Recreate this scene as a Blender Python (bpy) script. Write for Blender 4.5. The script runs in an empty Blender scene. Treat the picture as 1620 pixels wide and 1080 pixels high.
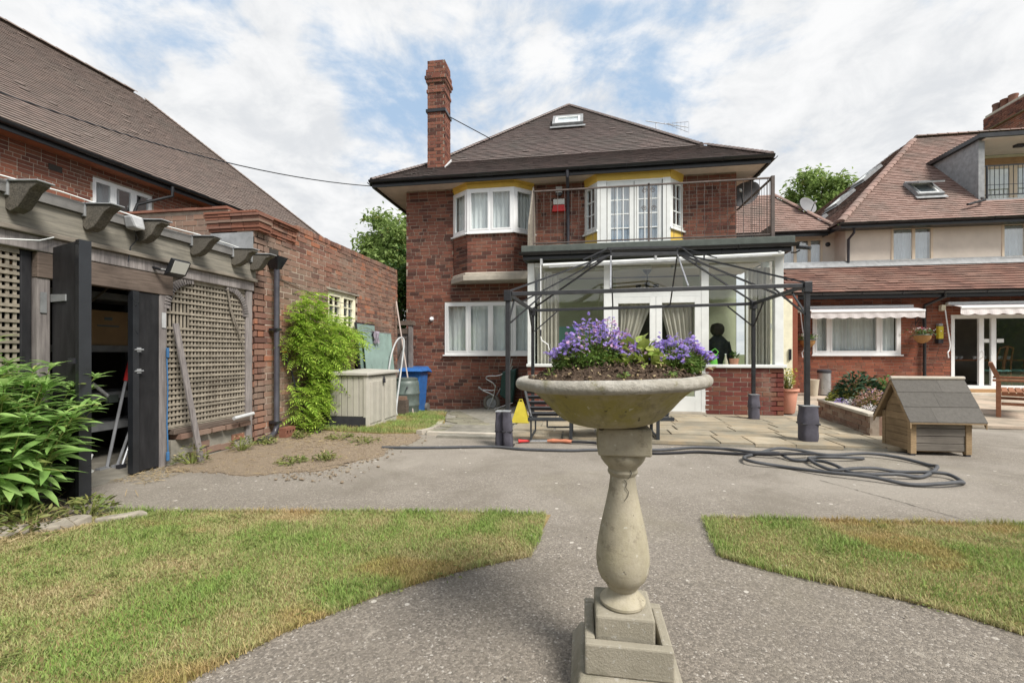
import bpy, bmesh, math, random
import numpy as np
from mathutils import Vector, Matrix, noise
R = math.radians
random.seed(7); np.random.seed(7)
scene = bpy.context.scene
col = scene.collection

# ------------------------------------------------------------------ camera
cam_d = bpy.data.cameras.new('camera'); cam = bpy.data.objects.new('camera', cam_d); col.objects.link(cam)
cam.location = (0, 0, 1.15); cam.rotation_euler = (R(90), 0, R(9))
cam_d.sensor_width = 36; cam_d.lens = 700/1620*36; cam_d.shift_y = 18/1620
cam_d.clip_start = 0.02; cam_d.clip_end = 2000
scene.camera = cam

# ------------------------------------------------------------------ sky
SUN_AZ, SUN_EL = 128, 50
world = bpy.data.worlds.new('World'); scene.world = world; world.use_nodes = True
wn, wl = world.node_tree.nodes, world.node_tree.links
wn.clear()
def WN(t, **k):
    n = wn.new(t)
    for a, b in k.items(): setattr(n, a, b)
    return n
def wm(op, a, b=None, c=None, clamp=False):
    n = WN('ShaderNodeMath', operation=op, use_clamp=clamp)
    for i, x in enumerate((a, b, c)):
        if x is None: continue
        if isinstance(x, (int, float)): n.inputs[i].default_value = x
        else: wl.new(x, n.inputs[i])
    return n.outputs[0]
wo = WN('ShaderNodeOutputWorld'); bg = WN('ShaderNodeBackground'); bg.inputs['Strength'].default_value = 0.1
wl.new(bg.outputs[0], wo.inputs[0])
sky = WN('ShaderNodeTexSky', sky_type='NISHITA', sun_disc=False, sun_elevation=R(SUN_EL), sun_rotation=R(SUN_AZ), air_density=1.0, dust_density=1.6, ozone_density=1.2)
tc = WN('ShaderNodeTexCoord'); D = tc.outputs['Generated']
sp = WN('ShaderNodeSeparateXYZ'); wl.new(D, sp.inputs[0])
den = wm('ADD', wm('MAXIMUM', sp.outputs[2], 0.0), 0.32)
cb = WN('ShaderNodeCombineXYZ'); wl.new(wm('DIVIDE', sp.outputs[0], den), cb.inputs[0]); wl.new(wm('DIVIDE', sp.outputs[1], den), cb.inputs[1]); cb.inputs[2].default_value = 3.7
def wnoise(vec, scale, detail, rough, dist=0.0):
    n = WN('ShaderNodeTexNoise'); wl.new(vec, n.inputs['Vector'])
    n.inputs['Scale'].default_value = scale; n.inputs['Detail'].default_value = detail
    n.inputs['Roughness'].default_value = rough; n.inputs['Distortion'].default_value = dist
    return n.outputs['Fac']
n1 = wnoise(cb.outputs[0], 3.1, 14, 0.60, 0.30)
n2 = wnoise(cb.outputs[0], 6.0, 12, 0.62, 0.3)
def blob(d, r0, r1):
    v = Vector(d).normalized(); n = WN('ShaderNodeVectorMath', operation='DOT_PRODUCT'); wl.new(D, n.inputs[0]); n.inputs[1].default_value = v
    mr = WN('ShaderNodeMapRange', interpolation_type='SMOOTHSTEP'); wl.new(n.outputs['Value'], mr.inputs[0])
    mr.inputs[1].default_value = math.cos(R(r1)); mr.inputs[2].default_value = math.cos(R(r0))
    return mr.outputs[0]
def pd(az, el): return (math.sin(R(az))*math.cos(R(el)), math.cos(R(az))*math.cos(R(el)), math.sin(R(el)))
dens = wm('MULTIPLY_ADD', n2, .34, wm('MULTIPLY', n1, .70))
for (az, el, r0, r1, k) in ((-45, 23, 2, 16, .12), (-36, 27, 1, 7, .09), (17, 29, 4, 26, .03), (38, 24, 4, 22, .07), (-28.7, 17, 2, 12, .09), (-11.5, 27, 1, 6, .08),
                            (-21, 34, 1, 14, -.05), (-5, 36.4, 2, 9, -.06), (-48.6, 31, 1, 10, -.17), (-27, 22, 1, 7, -.06), (-14, 30, 1, 8, -.05), (7, 25, 1, 7, -.05), (35.6, 17, 3, 14, .08)):
    dens = wm('MULTIPLY_ADD', blob(pd(az, el), r0, r1), k, dens)
dens = wm('MULTIPLY_ADD', wm('SUBTRACT', 1.0, wm('MINIMUM', wm('MULTIPLY', sp.outputs[2], 2.4), 1.0)), 0.13, dens)
mask = WN('ShaderNodeMapRange', interpolation_type='SMOOTHSTEP'); wl.new(dens, mask.inputs[0]); mask.inputs[1].default_value = .39; mask.inputs[2].default_value = .57
thick = WN('ShaderNodeMapRange', interpolation_type='SMOOTHSTEP'); wl.new(wm('MULTIPLY_ADD', n2, 1.0, wm('MULTIPLY', dens, -.25)), thick.inputs[0]); thick.inputs[1].default_value = .16; thick.inputs[2].default_value = .50
cr = WN('ShaderNodeValToRGB'); wl.new(thick.outputs[0], cr.inputs[0])
cr.color_ramp.elements[0].color = (4.55, 4.68, 4.85, 1); cr.color_ramp.elements[1].color = (5.8, 5.82, 5.85, 1)
e = cr.color_ramp.elements.new(.45); e.color = (5.2, 5.27, 5.35, 1)
veil = WN('ShaderNodeMix', data_type='RGBA'); veil.inputs[0].default_value = .85
wl.new(sky.outputs[0], veil.inputs[6]); veil.inputs[7].default_value = (2.8, 3.8, 5.05, 1)
mx = WN('ShaderNodeMix', data_type='RGBA'); wl.new(mask.outputs[0], mx.inputs[0]); wl.new(veil.outputs[2], mx.inputs[6]); wl.new(cr.outputs[0], mx.inputs[7])
wl.new(mx.outputs[2], bg.inputs['Color'])

# ------------------------------------------------------------------ sun
sun_d = bpy.data.lights.new('sun', 'SUN'); sun_d.energy = 3.3; sun_d.angle = R(20); sun_d.color = (1, .95, .87)
sun = bpy.data.objects.new('sun', sun_d); col.objects.link(sun)
sv = Vector((math.sin(R(SUN_AZ))*math.cos(R(SUN_EL)), math.cos(R(SUN_AZ))*math.cos(R(SUN_EL)), math.sin(R(SUN_EL))))
sun.rotation_euler = (-sv).to_track_quat('-Z', 'Y').to_euler(); sun.location = (20, -20, 30)
scene.view_settings.view_transform = 'Standard'; scene.view_settings.look = 'None'
scene.view_settings.exposure = 0.75; scene.view_settings.gamma = 1.0
scene.cycles.max_bounces = 6; scene.cycles.transparent_max_bounces = 12
scene.cycles.use_denoising = True

# ------------------------------------------------------------------ materials
MATS = {}
class NT:
    def __init__(s, name):
        s.m = bpy.data.materials.new(name); s.m.use_nodes = True; s.t = s.m.node_tree; s.n = s.t.nodes; s.l = s.t.links
        s.b = s.n['Principled BSDF']; s.out = s.n['Material Output']; MATS[name] = s.m
        g = s.n.new('ShaderNodeNewGeometry'); s.pos = g.outputs['Position']; s.isl = g.outputs['Random Per Island']; s.nor = g.outputs['Normal']
    def lk(s, a, b): s.l.new(a, b)
    def setin(s, inp, v):
        if isinstance(v, (int, float)): inp.default_value = v
        elif isinstance(v, tuple): inp.default_value = v if len(v) != 3 or inp.type == 'VECTOR' else (*v, 1)
        else: s.l.new(v, inp)
    def math(s, op, a, b=0.0, c=0.0, clamp=False):
        n = s.n.new('ShaderNodeMath'); n.operation = op; n.use_clamp = clamp
        for i, x in enumerate((a, b, c)): s.setin(n.inputs[i], x)
        return n.outputs[0]
    def scale(s, v3, vec=None):
        n = s.n.new('ShaderNodeVectorMath'); n.operation = 'MULTIPLY'; s.lk(vec or s.pos, n.inputs[0]); n.inputs[1].default_value = v3; return n.outputs[0]
    def noise(s, scale, detail=4, rough=.55, vec=None, dist=0):
        n = s.n.new('ShaderNodeTexNoise'); s.lk(vec or s.pos, n.inputs['Vector'])
        n.inputs['Scale'].default_value = scale; n.inputs['Detail'].default_value = detail; n.inputs['Roughness'].default_value = rough; n.inputs['Distortion'].default_value = dist
        return n.outputs['Fac']
    def voro(s, scale, vec=None, out='Color', feat='F1'):
        n = s.n.new('ShaderNodeTexVoronoi'); n.feature = feat; s.lk(vec or s.pos, n.inputs['Vector']); n.inputs['Scale'].default_value = scale; return n.outputs[out]
    def ramp(s, fac, stops, interp='LINEAR'):
        n = s.n.new('ShaderNodeValToRGB'); s.setin(n.inputs[0], fac); r = n.color_ramp; r.interpolation = interp
        while len(r.elements) < len(stops): r.elements.new(.5)
        for e, (p, c) in zip(r.elements, stops): e.position = p; e.color = (*c, 1) if len(c) == 3 else c
        return n.outputs[0]
    def rng(s, v, a, b, c=0.0, d=1.0):
        n = s.n.new('ShaderNodeMapRange'); s.setin(n.inputs[0], v)
        for i, x in enumerate((a, b, c, d)): n.inputs[i+1].default_value = x
        return n.outputs[0]
    def mix(s, fac, a, b, blend='MIX'):
        n = s.n.new('ShaderNodeMix'); n.data_type = 'RGBA'; n.blend_type = blend
        s.setin(n.inputs[0], fac); s.setin(n.inputs[6], a); s.setin(n.inputs[7], b); return n.outputs[2]
    def rand(s):
        o = s.n.new('ShaderNodeObjectInfo'); return s.math('FRACT', s.math('ADD', o.outputs['Random'], s.isl))
    def bump(s, h, strength=.4, dist=.01):
        n = s.n.new('ShaderNodeBump'); s.lk(h, n.inputs['Height']); n.inputs['Strength'].default_value = strength; n.inputs['Distance'].default_value = dist
        s.lk(n.outputs[0], s.b.inputs['Normal'])
    def fin(s, colr, rough=.8, metal=0, spec=.3):
        s.setin(s.b.inputs['Base Color'], colr); s.setin(s.b.inputs['Roughness'], rough)
        s.b.inputs['Metallic'].default_value = metal; s.b.inputs['Specular IOR Level'].default_value = spec
        return s.m
def simple(name, c, rough=.6, var=.25, scale=6, bump=.15, bscale=60, metal=0, spec=.3, rnd=.15, aniso=None):
    t = NT(name); c = tuple(c)
    v = t.scale(aniso) if aniso else None
    f = t.noise(scale, 5, .6, v)
    k = t.math('MULTIPLY_ADD', t.rng(f, .25, .75), var*2, 1-var)
    k = t.math('MULTIPLY', k, t.math('MULTIPLY_ADD', t.rand(), rnd*2, 1-rnd))
    cc = t.n.new('ShaderNodeVectorMath'); cc.operation = 'SCALE'; cc.inputs[0].default_value = c; t.lk(k, cc.inputs['Scale'])
    if bump: t.bump(t.noise(bscale, 4, .6, v), bump, .006)
    return t.fin(cc.outputs[0], t.math('MULTIPLY_ADD', f, .25, rough-.12), metal, spec)

def brickmat(name, stops, dirt=(.05, .045, .04), dirtk=.35, pale=.12, aged=0.0):
    t = NT(name)
    c = t.ramp(t.rand(), stops, 'LINEAR')
    f = t.noise(38, 4, .65)
    c = t.mix(t.rng(f, .3, .75, 0, .55), c, t.mix(.55, c, (.035, .022, .02)))
    c = t.mix(t.rng(t.noise(1.1, 5, .6), .5, .72, 0, dirtk), c, dirt)
    c = t.mix(t.rng(t.noise(2.3, 6, .7), .56, .74, 0, pale), c, (.42, .36, .29))
    c = t.mix(t.rng(t.noise(2.6, 4, .65, t.scale((1, 1, .16))), .54, .72, 0, .26), c, (.10, .075, .062))
    c = t.mix(t.rng(t.noise(1.7, 5, .7, t.scale((1, 1, .35))), .60, .74, 0, .2), c, (.40, .35, .30))
    if aged: c = t.mix(t.rng(t.noise(.7, 3, .5), .42, .6, 0, aged), c, (.23, .18, .145))
    t.bump(t.noise(120, 4, .7), .5, .004)
    return t.fin(c, t.rng(f, 0, 1, .75, .95), 0, .2)
brickmat('brick_house', [(0, (.075, .036, .03)), (.14, (.11, .048, .038)), (.32, (.18, .070, .051)), (.62, (.225, .090, .062)), (.88, (.27, .112, .074)), (1, (.16, .08, .06))])
brickmat('brick_garage', [(0, (.14, .075, .06)), (.25, (.22, .115, .088)), (.5, (.28, .14, .10)), (.75, (.27, .165, .125)), (.93, (.36, .15, .09)), (1, (.40, .17, .10))], dirtk=.25, pale=.5, aged=.6)
brickmat('brick_new', [(0, (.12, .036, .03)), (.4, (.18, .05, .042)), (.75, (.20, .066, .048)), (1, (.21, .10, .062))], dirtk=.15, pale=.1)
brickmat('brick_left', [(0, (.15, .06, .045)), (.35, (.23, .085, .055)), (.7, (.28, .105, .065)), (1, (.2, .10, .07))], dirtk=.35, pale=.2)
brickmat('brick_right', [(0, (.15, .055, .04)), (.4, (.26, .085, .052)), (.8, (.32, .11, .065)), (1, (.2, .09, .06))], dirtk=.25, pale=.12)
brickmat('brick_bed', [(0, (.2, .12, .09)), (.3, (.34, .24, .18)), (.6, (.25, .15, .11)), (1, (.4, .32, .25))], dirtk=.3, pale=.5)
brickmat('tile_orange', [(0, (.22, .095, .065)), (.5, (.28, .12, .08)), (1, (.24, .13, .10))], dirtk=.4, pale=.1)
simple('mortar', (.36, .30, .245), .95, .3, 14, .5, 150)
simple('mortar_red', (.27, .18, .14), .95, .3, 9, .5, 150)
simple('mortar_dark', (.30, .24, .195), .95, .35, 9, .5, 150)
def tilemat(name, stops, moss, mk):
    t = NT(name); c = t.ramp(t.rand(), stops)
    c = t.mix(t.rng(t.noise(.9, 6, .65), .45, .7, 0, mk), c, moss)
    c = t.mix(t.rng(t.noise(6, 5, .7), .5, .8, 0, .3), c, (.08, .068, .062))
    t.bump(t.noise(90, 4, .7), .4, .004); return t.fin(c, .88, 0, .25)
tilemat('tile_main', [(0, (.165, .136, .130)), (.5, (.195, .158, .150)), (1, (.225, .178, .167))], (.165, .158, .145), .6)
tilemat('tile_left', [(0, (.185, .147, .132)), (.5, (.215, .17, .15)), (1, (.245, .19, .167))], (.20, .175, .155), .6)
tilemat('tile_right', [(0, (.24, .155, .13)), (.5, (.28, .185, .157)), (1, (.315, .218, .188))], (.16, .135, .118), .85)
tilemat('tile_low', [(0, (.12, .066, .054)), (.5, (.17, .09, .07)), (1, (.22, .12, .094))], (.30, .21, .17), .5)
def woodmat(name, a, b, ax=(1, 1, 1), k=14, rough=.85):
    t = NT(name); v = t.scale(ax); f = t.noise(k, 6, .65, v)
    c = t.mix(t.rng(f, .3, .72), a, b)
    c = t.mix(t.rng(t.noise(3, 5, .6), .5, .75, 0, .5), c, tuple(x*.45 for x in a))
    kk = t.math('MULTIPLY_ADD', t.rand(), .4, .8)
    s = t.n.new('ShaderNodeVectorMath'); s.operation = 'SCALE'; t.lk(c, s.inputs[0]); t.lk(kk, s.inputs['Scale'])
    t.bump(f, .5, .004); return t.fin(s.outputs[0], rough, 0, .2)
woodmat('wood_grey', (.16, .14, .12), (.36, .32, .265), (3, .35, 3))
woodmat('wood_rafter', (.05, .046, .04), (.17, .155, .13), (6, 6, 6))
woodmat('wood_board', (.115, .11, .095), (.27, .25, .21), (3, .25, 4), 10)
woodmat('wood_post', (.14, .125, .125), (.30, .275, .265), (4, 4, .3))
woodmat('wood_lath', (.20, .175, .14), (.37, .33, .27), (2, 2, 2), 9)
woodmat('wood_brown', (.075, .058, .048), (.16, .125, .105), (3, .3, 5))
woodmat('wood_kennel', (.20, .14, .08), (.36, .26, .155), (3, .3, 12), 9)
woodmat('wood_kennel_grey', (.13, .115, .10), (.24, .215, .185), (.4, 3, 14), 9)
woodmat('wood_bench', (.22, .095, .055), (.34, .16, .09), (2, 2, 2), 10, .6)
woodmat('wood_chair', (.18, .07, .03), (.30, .12, .05), (2, 2, 2), 10, .4)
woodmat('wood_threshold', (.34, .2, .10), (.5, .31, .16), (.4, 3, 3), 8, .6)
woodmat('trunk', (.07, .055, .04), (.17, .14, .11), (4, 4, .8), 8)
woodmat('stem_green', (.12, .15, .04), (.22, .24, .07), (4, 4, 1), 10)
woodmat('black_paint', (.014, .014, .016), (.036, .036, .039), (2, 2, .5), 5, .5)
simple('black_gloss', (.018, .02, .024), .3, .3, 5, .1, spec=.5)
simple('gutter_black', (.02, .021, .024), .32, .3, 5, .1, spec=.5)
simple('pipe_grey', (.05, .05, .062), .4, .3, 6, .1, spec=.5)
simple('white_upvc', (.80, .81, .82), .35, .05, 4, .02, spec=.5, rnd=.03)
simple('white_paint', (.74, .76, .75), .5, .08, 6, .05, rnd=.04)
simple('cream_frame', (.72, .60, .46), .5, .08, 6, .05, rnd=.04)
simple('cream_paint', (.75, .71, .55), .55, .12, 8, .1)
simple('render_cream', (.70, .625, .545), .9, .10, 2.5, .35, 45, rnd=.0)
simple('soffit', (.60, .51, .44), .8, .14, 5, .1)
simple('soffit_orange', (.30, .11, .06), .7, .2, 5, .1)
simple('yellow_paint', (.70, .48, .10), .55, .10, 6, .08)
simple('lead', (.25, .26, .27), .55, .32, 7, .3, 20, spec=.5)
simple('lead_pale', (.42, .43, .44), .5, .3, 9, .3, 20, spec=.5)
simple('felt_green', (.10, .115, .105), .85, .25, 9, .4, 150)
simple('felt_grey', (.17, .165, .16), .95, .3, 6, .6, 220)
simple('felt_roof', (.112, .105, .096), .95, .18, 30, .7, 260)
simple('gazebo_metal', (.034, .035, .039), .42, .25, 10, .05, metal=.3, spec=.5)
simple('bare_metal', (.62, .63, .65), .3, .15, 15, .05, metal=.9)
simple('rail_brown', (.11, .088, .08), .55, .3, 10, .1)
simple('bag_fabric', (.07, .067, .085), .75, .3, 9, .4, 40)
simple('lounger_metal', (.038, .042, .047), .5, .2, 10, .05)
simple('lounger_fabric', (.062, .066, .075), .9, .2, 8, .2, 300)
simple('curtain_white', (.74, .76, .79), .9, .08, 6, .1, 200)
simple('curtain_grey', (.56, .52, .465), .9, .1, 6, .1, 200)
simple('interior_green', (.50, .54, .38), .9, .15, 2, 0)
simple('interior_teal', (.28, .55, .48), .9, .15, 2, 0)
simple('interior_beige', (.60, .56, .46), .9, .1, 2, 0)
simple('dining_wall', (.34, .31, .27), .95, .2, 3, 0)
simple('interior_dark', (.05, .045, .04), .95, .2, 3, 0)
simple('interior_room', (.20, .19, .185), .95, .2, 3, 0)
simple('plastic_taupe', (.43, .41, .36), .55, .08, 8, .1, 90)
simple('plastic_taupe_top', (.47, .45, .41), .6, .1, 8, .2, 90)
simple('plastic_dark', (.035, .035, .042), .5, .2, 8, .1)
simple('bin_blue', (.025, .12, .36), .42, .18, 7, .1, spec=.5)
simple('butt_green', (.10, .125, .115), .45, .25, 8, .2, spec=.5)
simple('barrow_green', (.012, .058, .052), .45, .25, 8, .1, spec=.5)
simple('rubber', (.16, .15, .13), .9, .2, 20, .3)
simple('hose', (.075, .078, .085), .6, .25, 12, .1)
simple('hose_black', (.02, .02, .024), .55, .25, 12, .1)
simple('orange_plastic', (.50, .19, .11), .5, .2, 20, .05)
simple('yellow_plastic', (.58, .48, .05), .5, .12, 9, .05)
simple('red_plastic', (.5, .03, .03), .5, .15, 9, .05)
simple('blue_rope', (.05, .15, .32), .7, .2, 40, .2)
simple('terracotta', (.62, .30, .21), .8, .15, 9, .2)
simple('steel', (.55, .56, .58), .3, .1, 9, .02, metal=.8)
simple('beige_pot', (.5, .45, .36), .7, .15, 9, .1)
simple('awning', (.70, .66, .66), .85, .12, 9, .15, 120)
simple('wicker', (.36, .2, .08), .8, .3, 60, .6, 90)
simple('cardboard', (.36, .235, .125), .9, .1, 8, .1)
simple('cardboard_print', (.16, .2, .2), .9, .1, 8, .0)
simple('silver', (.5, .52, .56), .35, .1, 9, .05, metal=.6)
simple('green_plastic', (.20, .62, .10), .4, .1, 9, .05)
simple('hat', (.06, .048, .042), .95, .4, 20, .4)
simple('coat', (.034, .036, .04), .95, .5, 9, .3)
simple('pole_pinkish', (.44, .37, .34), .7, .15, 9, .1)
simple('rag', (.28, .25, .3), .95, .3, 25, .4)
simple('concrete_dark', (.25, .235, .20), .95, .3, 8, .6, 120)
simple('ledge_stone', (.44, .40, .34), .9, .2, 6, .4, 80)
simple('rock', (.30, .27, .225), .95, .35, 9, .8, 40)
simple('joint_dark', (.06, .055, .045), 1, .4, 20, .3)
simple('far_ground', (.12, .135, .06), 1, .3, 1, .2)
simple('dish', (.16, .16, .17), .6, .1, 5, 0)
simple('alarm_red', (.5, .03, .03), .4, .05, 5, 0)
simple('lamp_white', (.7, .7, .66), .4, .05, 5, 0)
simple('sheet_green', (.22, .31, .285), .3, .25, 4, .0, spec=.6)
simple('floor_wood', (.42, .33, .24), .5, .2, 5, .05)

def leafmat(name, a, b, trans=.25, rough=.55):
    t = NT(name); rd = t.rand(); c = t.mix(rd, a, b); c = t.mix(t.rng(t.math('FRACT', t.math('MULTIPLY', rd, 37.7)), .93, .97, 0, .55 if name.startswith('leaf') else 0), c, (.42, .36, .12)); c = t.mix(t.rng(t.noise(9, 3, .5), .35, .7, 0, .4), c, tuple(x*.55 for x in a))
    t.fin(c, rough, 0, .3)
    tr = t.n.new('ShaderNodeBsdfTranslucent'); t.lk(c, tr.inputs[0]); ms = t.n.new('ShaderNodeMixShader'); ms.inputs[0].default_value = trans
    t.lk(t.b.outputs[0], ms.inputs[1]); t.lk(tr.outputs[0], ms.inputs[2]); t.lk(ms.outputs[0], t.out.inputs[0]); return t.m
leafmat('leaf_border', (.22, .40, .10), (.44, .64, .22), .45)
leafmat('leaf_wisteria', (.25, .44, .05), (.56, .70, .13), .45)
leafmat('leaf_tree', (.11, .19, .045), (.23, .35, .09), .4)
leafmat('leaf_tree_pale', (.18, .27, .075), (.34, .45, .15), .45)
leafmat('leaf_dark', (.025, .06, .028), (.06, .11, .06), .15)
leafmat('leaf_mid', (.05, .13, .03), (.12, .22, .045), .2)
leafmat('leaf_yellow', (.28, .34, .06), (.5, .48, .12), .3)
leafmat('leaf_pink', (.34, .22, .10), (.5, .30, .24), .25)
leafmat('leaf_lobelia', (.11, .22, .045), (.25, .36, .09), .35)
leafmat('leaf_heuchera', (.24, .34, .06), (.42, .48, .13), .3)
leafmat('leaf_weed', (.12, .17, .04), (.26, .26, .09), .25)
leafmat('straw', (.34, .25, .13), (.52, .42, .25), .2)
leafmat('petal_purple', (.38, .27, .78), (.68, .57, .93), .5)
leafmat('petal_pink', (.66, .36, .62), (.8, .6, .78), .4)
leafmat('petal_white', (.75, .72, .72), (.85, .8, .82), .3)
leafmat('petal_red', (.6, .05, .12), (.75, .12, .25), .3)
leafmat('petal_yellow', (.75, .55, .05), (.8, .65, .15), .3)

# grass: colour carried by each blade
t = NT('grass'); a = t.n.new('ShaderNodeAttribute'); a.attribute_name = 'tint'
t.fin(a.outputs['Color'], .75, 0, .2)
tr = t.n.new('ShaderNodeBsdfTranslucent'); t.lk(a.outputs['Color'], tr.inputs[0]); ms = t.n.new('ShaderNodeMixShader'); ms.inputs[0].default_value = .3
t.lk(t.b.outputs[0], ms.inputs[1]); t.lk(tr.outputs[0], ms.inputs[2]); t.lk(ms.outputs[0], t.out.inputs[0])
# lawn thatch
t = NT('thatch'); c = t.mix(t.rng(t.noise(2.2, 5, .6), .35, .65), (.17, .155, .055), (.32, .24, .12)); c = t.mix(t.rng(t.noise(60, 3, .6), .35, .7, 0, .6), c, (.10, .08, .04))
t.bump(t.noise(90, 3, .7), .6, .01); t.fin(c, 1, 0, .1)
# exposed aggregate concrete
t = NT('concrete')
sx = t.n.new('ShaderNodeSeparateXYZ'); t.lk(t.pos, sx.inputs[0])
v1 = t.voro(115); sep = t.n.new('ShaderNodeSeparateColor'); t.lk(v1, sep.inputs[0])
peb = t.ramp(sep.outputs[0], [(0, (.112, .100, .086)), (.3, (.165, .146, .125)), (.55, (.212, .188, .160)), (.8, (.26, .229, .192)), (.96, (.32, .288, .25)), (1, (.45, .42, .38))])
gap = t.voro(115, out='Distance', feat='DISTANCE_TO_EDGE')
c = t.mix(t.rng(gap, .0, .10, .75, 0), peb, (.16, .137, .112))
worn = t.rng(t.noise(.55, 5, .6), .40, .62)
smooth = t.mix(t.noise(30, 6, .7), (.285, .258, .222), (.375, .342, .298))
near = t.rng(sx.outputs[1], 2.2, 4.2)
c = t.mix(t.math('MULTIPLY', t.math('MULTIPLY_ADD', worn, .55, .35), t.math('MULTIPLY_ADD', near, .80, .12)), c, smooth)
c = t.mix(t.rng(t.noise(1.6, 6, .7), .5, .72, 0, .45), c, (.17, .15, .125))
c = t.mix(t.rng(t.noise(5, 6, .75), .60, .72, 0, .6), c, (.44, .40, .34))
v2 = t.voro(14); s2 = t.n.new('ShaderNodeSeparateColor'); t.lk(v2, s2.inputs[0])
c = t.mix(t.rng(t.noise(.9, 7, .72, None, .6), .50, .66, 0, .5), c, (.15, .132, .105)); c = t.mix(t.rng(t.noise(.45, 5, .6), .52, .66, 0, .35), c, (.24, .215, .15))
fl = t.math('MULTIPLY', t.rng(s2.outputs[1], .93, .95), t.rng(t.voro(14, out='Distance'), .16, .2, 1, 0))
c = t.mix(t.math('MULTIPLY', fl, .7), c, (.62, .58, .52))
t.bump(t.math('ADD', t.math('MULTIPLY', t.rng(gap, 0, .2), .6), t.noise(140, 4, .7)), .55, .006); t.fin(c, .92, 0, .2)
# flagstones
for nm, A, B, Cc in (('flag', (.25, .225, .175), (.42, .365, .275), (.38, .29, .185)), ('flag_crazy', (.22, .215, .16), (.31, .30, .22), (.24, .21, .16)), ('flag_right', (.42, .345, .27), (.53, .44, .35), (.47, .37, .29))):
    t = NT(nm); c = t.mix(t.rand(), A, B); c = t.mix(t.rng(t.noise(3, 6, .65), .4, .7, 0, .8), c, Cc)
    c = t.mix(t.rng(t.noise(1.4, 6, .7), .42, .66, 0, .75), c, (.18, .17, .135)); c = t.mix(t.rng(t.noise(40, 4, .7), .55, .8, 0, .35), c, (.15, .135, .11))
    t.bump(t.noise(25, 6, .7), .5, .01); t.fin(c, .9, 0, .2)
# soil
for nm, A, B in (('soil', (.06, .043, .032), (.175, .125, .09)), ('soil_dry', (.20, .155, .11), (.36, .29, .215))):
    t = NT(nm); c = t.mix(t.noise(22, 6, .7), A, B); c = t.mix(t.rng(t.noise(110, 3, .6), .58, .7, 0, .7), c, tuple(min(1, x*2.2) for x in B))
    t.bump(t.noise(60, 5, .8), 1, .02); t.fin(c, 1, 0, .1)
# urn stone, algae as stains on upper bowl
def urnmat(name, algae):
    t = NT(name); c = t.mix(t.noise(5, 6, .65), (.33, .295, .225), (.46, .42, .33)); c = t.mix(t.rng(t.noise(45, 5, .7), .45, .75, 0, .4), c, (.24, .21, .16))
    sx = t.n.new('ShaderNodeSeparateXYZ'); t.lk(t.pos, sx.inputs[0])
    if algae:
        c = t.mix(t.rng(t.noise(4.5, 5, .7, t.scale((1, 1, .6))), *((.32, .60) if algae > .5 else (.42, .66)), 0, algae), c, (.27, .24, .07)); c = t.mix(t.rng(t.noise(2.6, 6, .7), .48, .66, 0, .45), c, (.20, .18, .135)); c = t.mix(t.rng(t.noise(34, 3, .6), .66, .72, 0, .55), c, (.56, .54, .47))
        c = t.mix(t.rng(t.noise(16, 5, .7), .58, .66, 0, .5), c, (.16, .135, .10))
        c = t.mix(t.rng(t.noise(8, 4, .65, t.scale((3, 3, .12))), .52, .68, 0, .6 if algae > .5 else .08), c, (.17, .15, .08))
        sp2 = t.rng(t.noise(24, 2, .5), .70, .73, 0, .8); c = t.mix(sp2, c, (.07, .06, .05))
    t.bump(t.noise(130, 5, .75), .5, .004); return t.fin(c, .93, 0, .15)
urnmat('urn_stone', .25); urnmat('urn_bowl', .9)
t = NT('urn_rim'); c = t.mix(t.noise(30, 6, .75), (.22, .21, .18), (.58, .54, .47)); c = t.mix(t.rng(t.noise(8, 5, .7), .5, .65, 0, .7), c, (.62, .60, .55)); c = t.mix(t.rng(t.noise(14, 4, .7), .58, .66, 0, .6), c, (.2, .185, .09))
t.bump(t.noise(60, 5, .8), 1, .012); t.fin(c, .95, 0, .1)
t = NT('urn_base'); c = t.mix(t.noise(9, 6, .7), (.25, .23, .18), (.40, .365, .295)); c = t.mix(t.rng(t.noise(60, 3, .6), .62, .72, 0, .8), c, (.5, .48, .44)); c = t.mix(t.rng(t.noise(4, 4, .7), .5, .65, 0, .5), c, (.13, .125, .085))
t.bump(t.noise(110, 5, .8), .8, .006); t.fin(c, .95, 0, .1)
# glass: a thin pane, mirror by Fresnel
def glassmat(name, tint, k, base):
    t = NT(name); t.n.remove(t.b)
    tb = t.n.new('ShaderNodeBsdfTransparent'); tb.inputs[0].default_value = (*tint, 1)
    gb = t.n.new('ShaderNodeBsdfGlossy'); gb.inputs['Roughness'].default_value = .02; gb.inputs[0].default_value = (1, 1, 1, 1)
    lw = t.n.new('ShaderNodeLayerWeight'); lw.inputs[0].default_value = .5
    f = t.math('MULTIPLY_ADD', t.math('MULTIPLY_ADD', t.math('POWER', lw.outputs['Facing'], 5.0), .96, .04), k, base, True)
    m = t.n.new('ShaderNodeMixShader'); t.lk(f, m.inputs[0]); t.lk(tb.outputs[0], m.inputs[1]); t.lk(gb.outputs[0], m.inputs[2]); t.lk(m.outputs[0], t.out.inputs[0])
glassmat('glass', (.96, .98, .97), 1.2, .01); glassmat('glass_sky', (.92, .95, .96), 1.3, .10); glassmat('glass_green', (.45, .62, .56), 1.5, .08)

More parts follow.
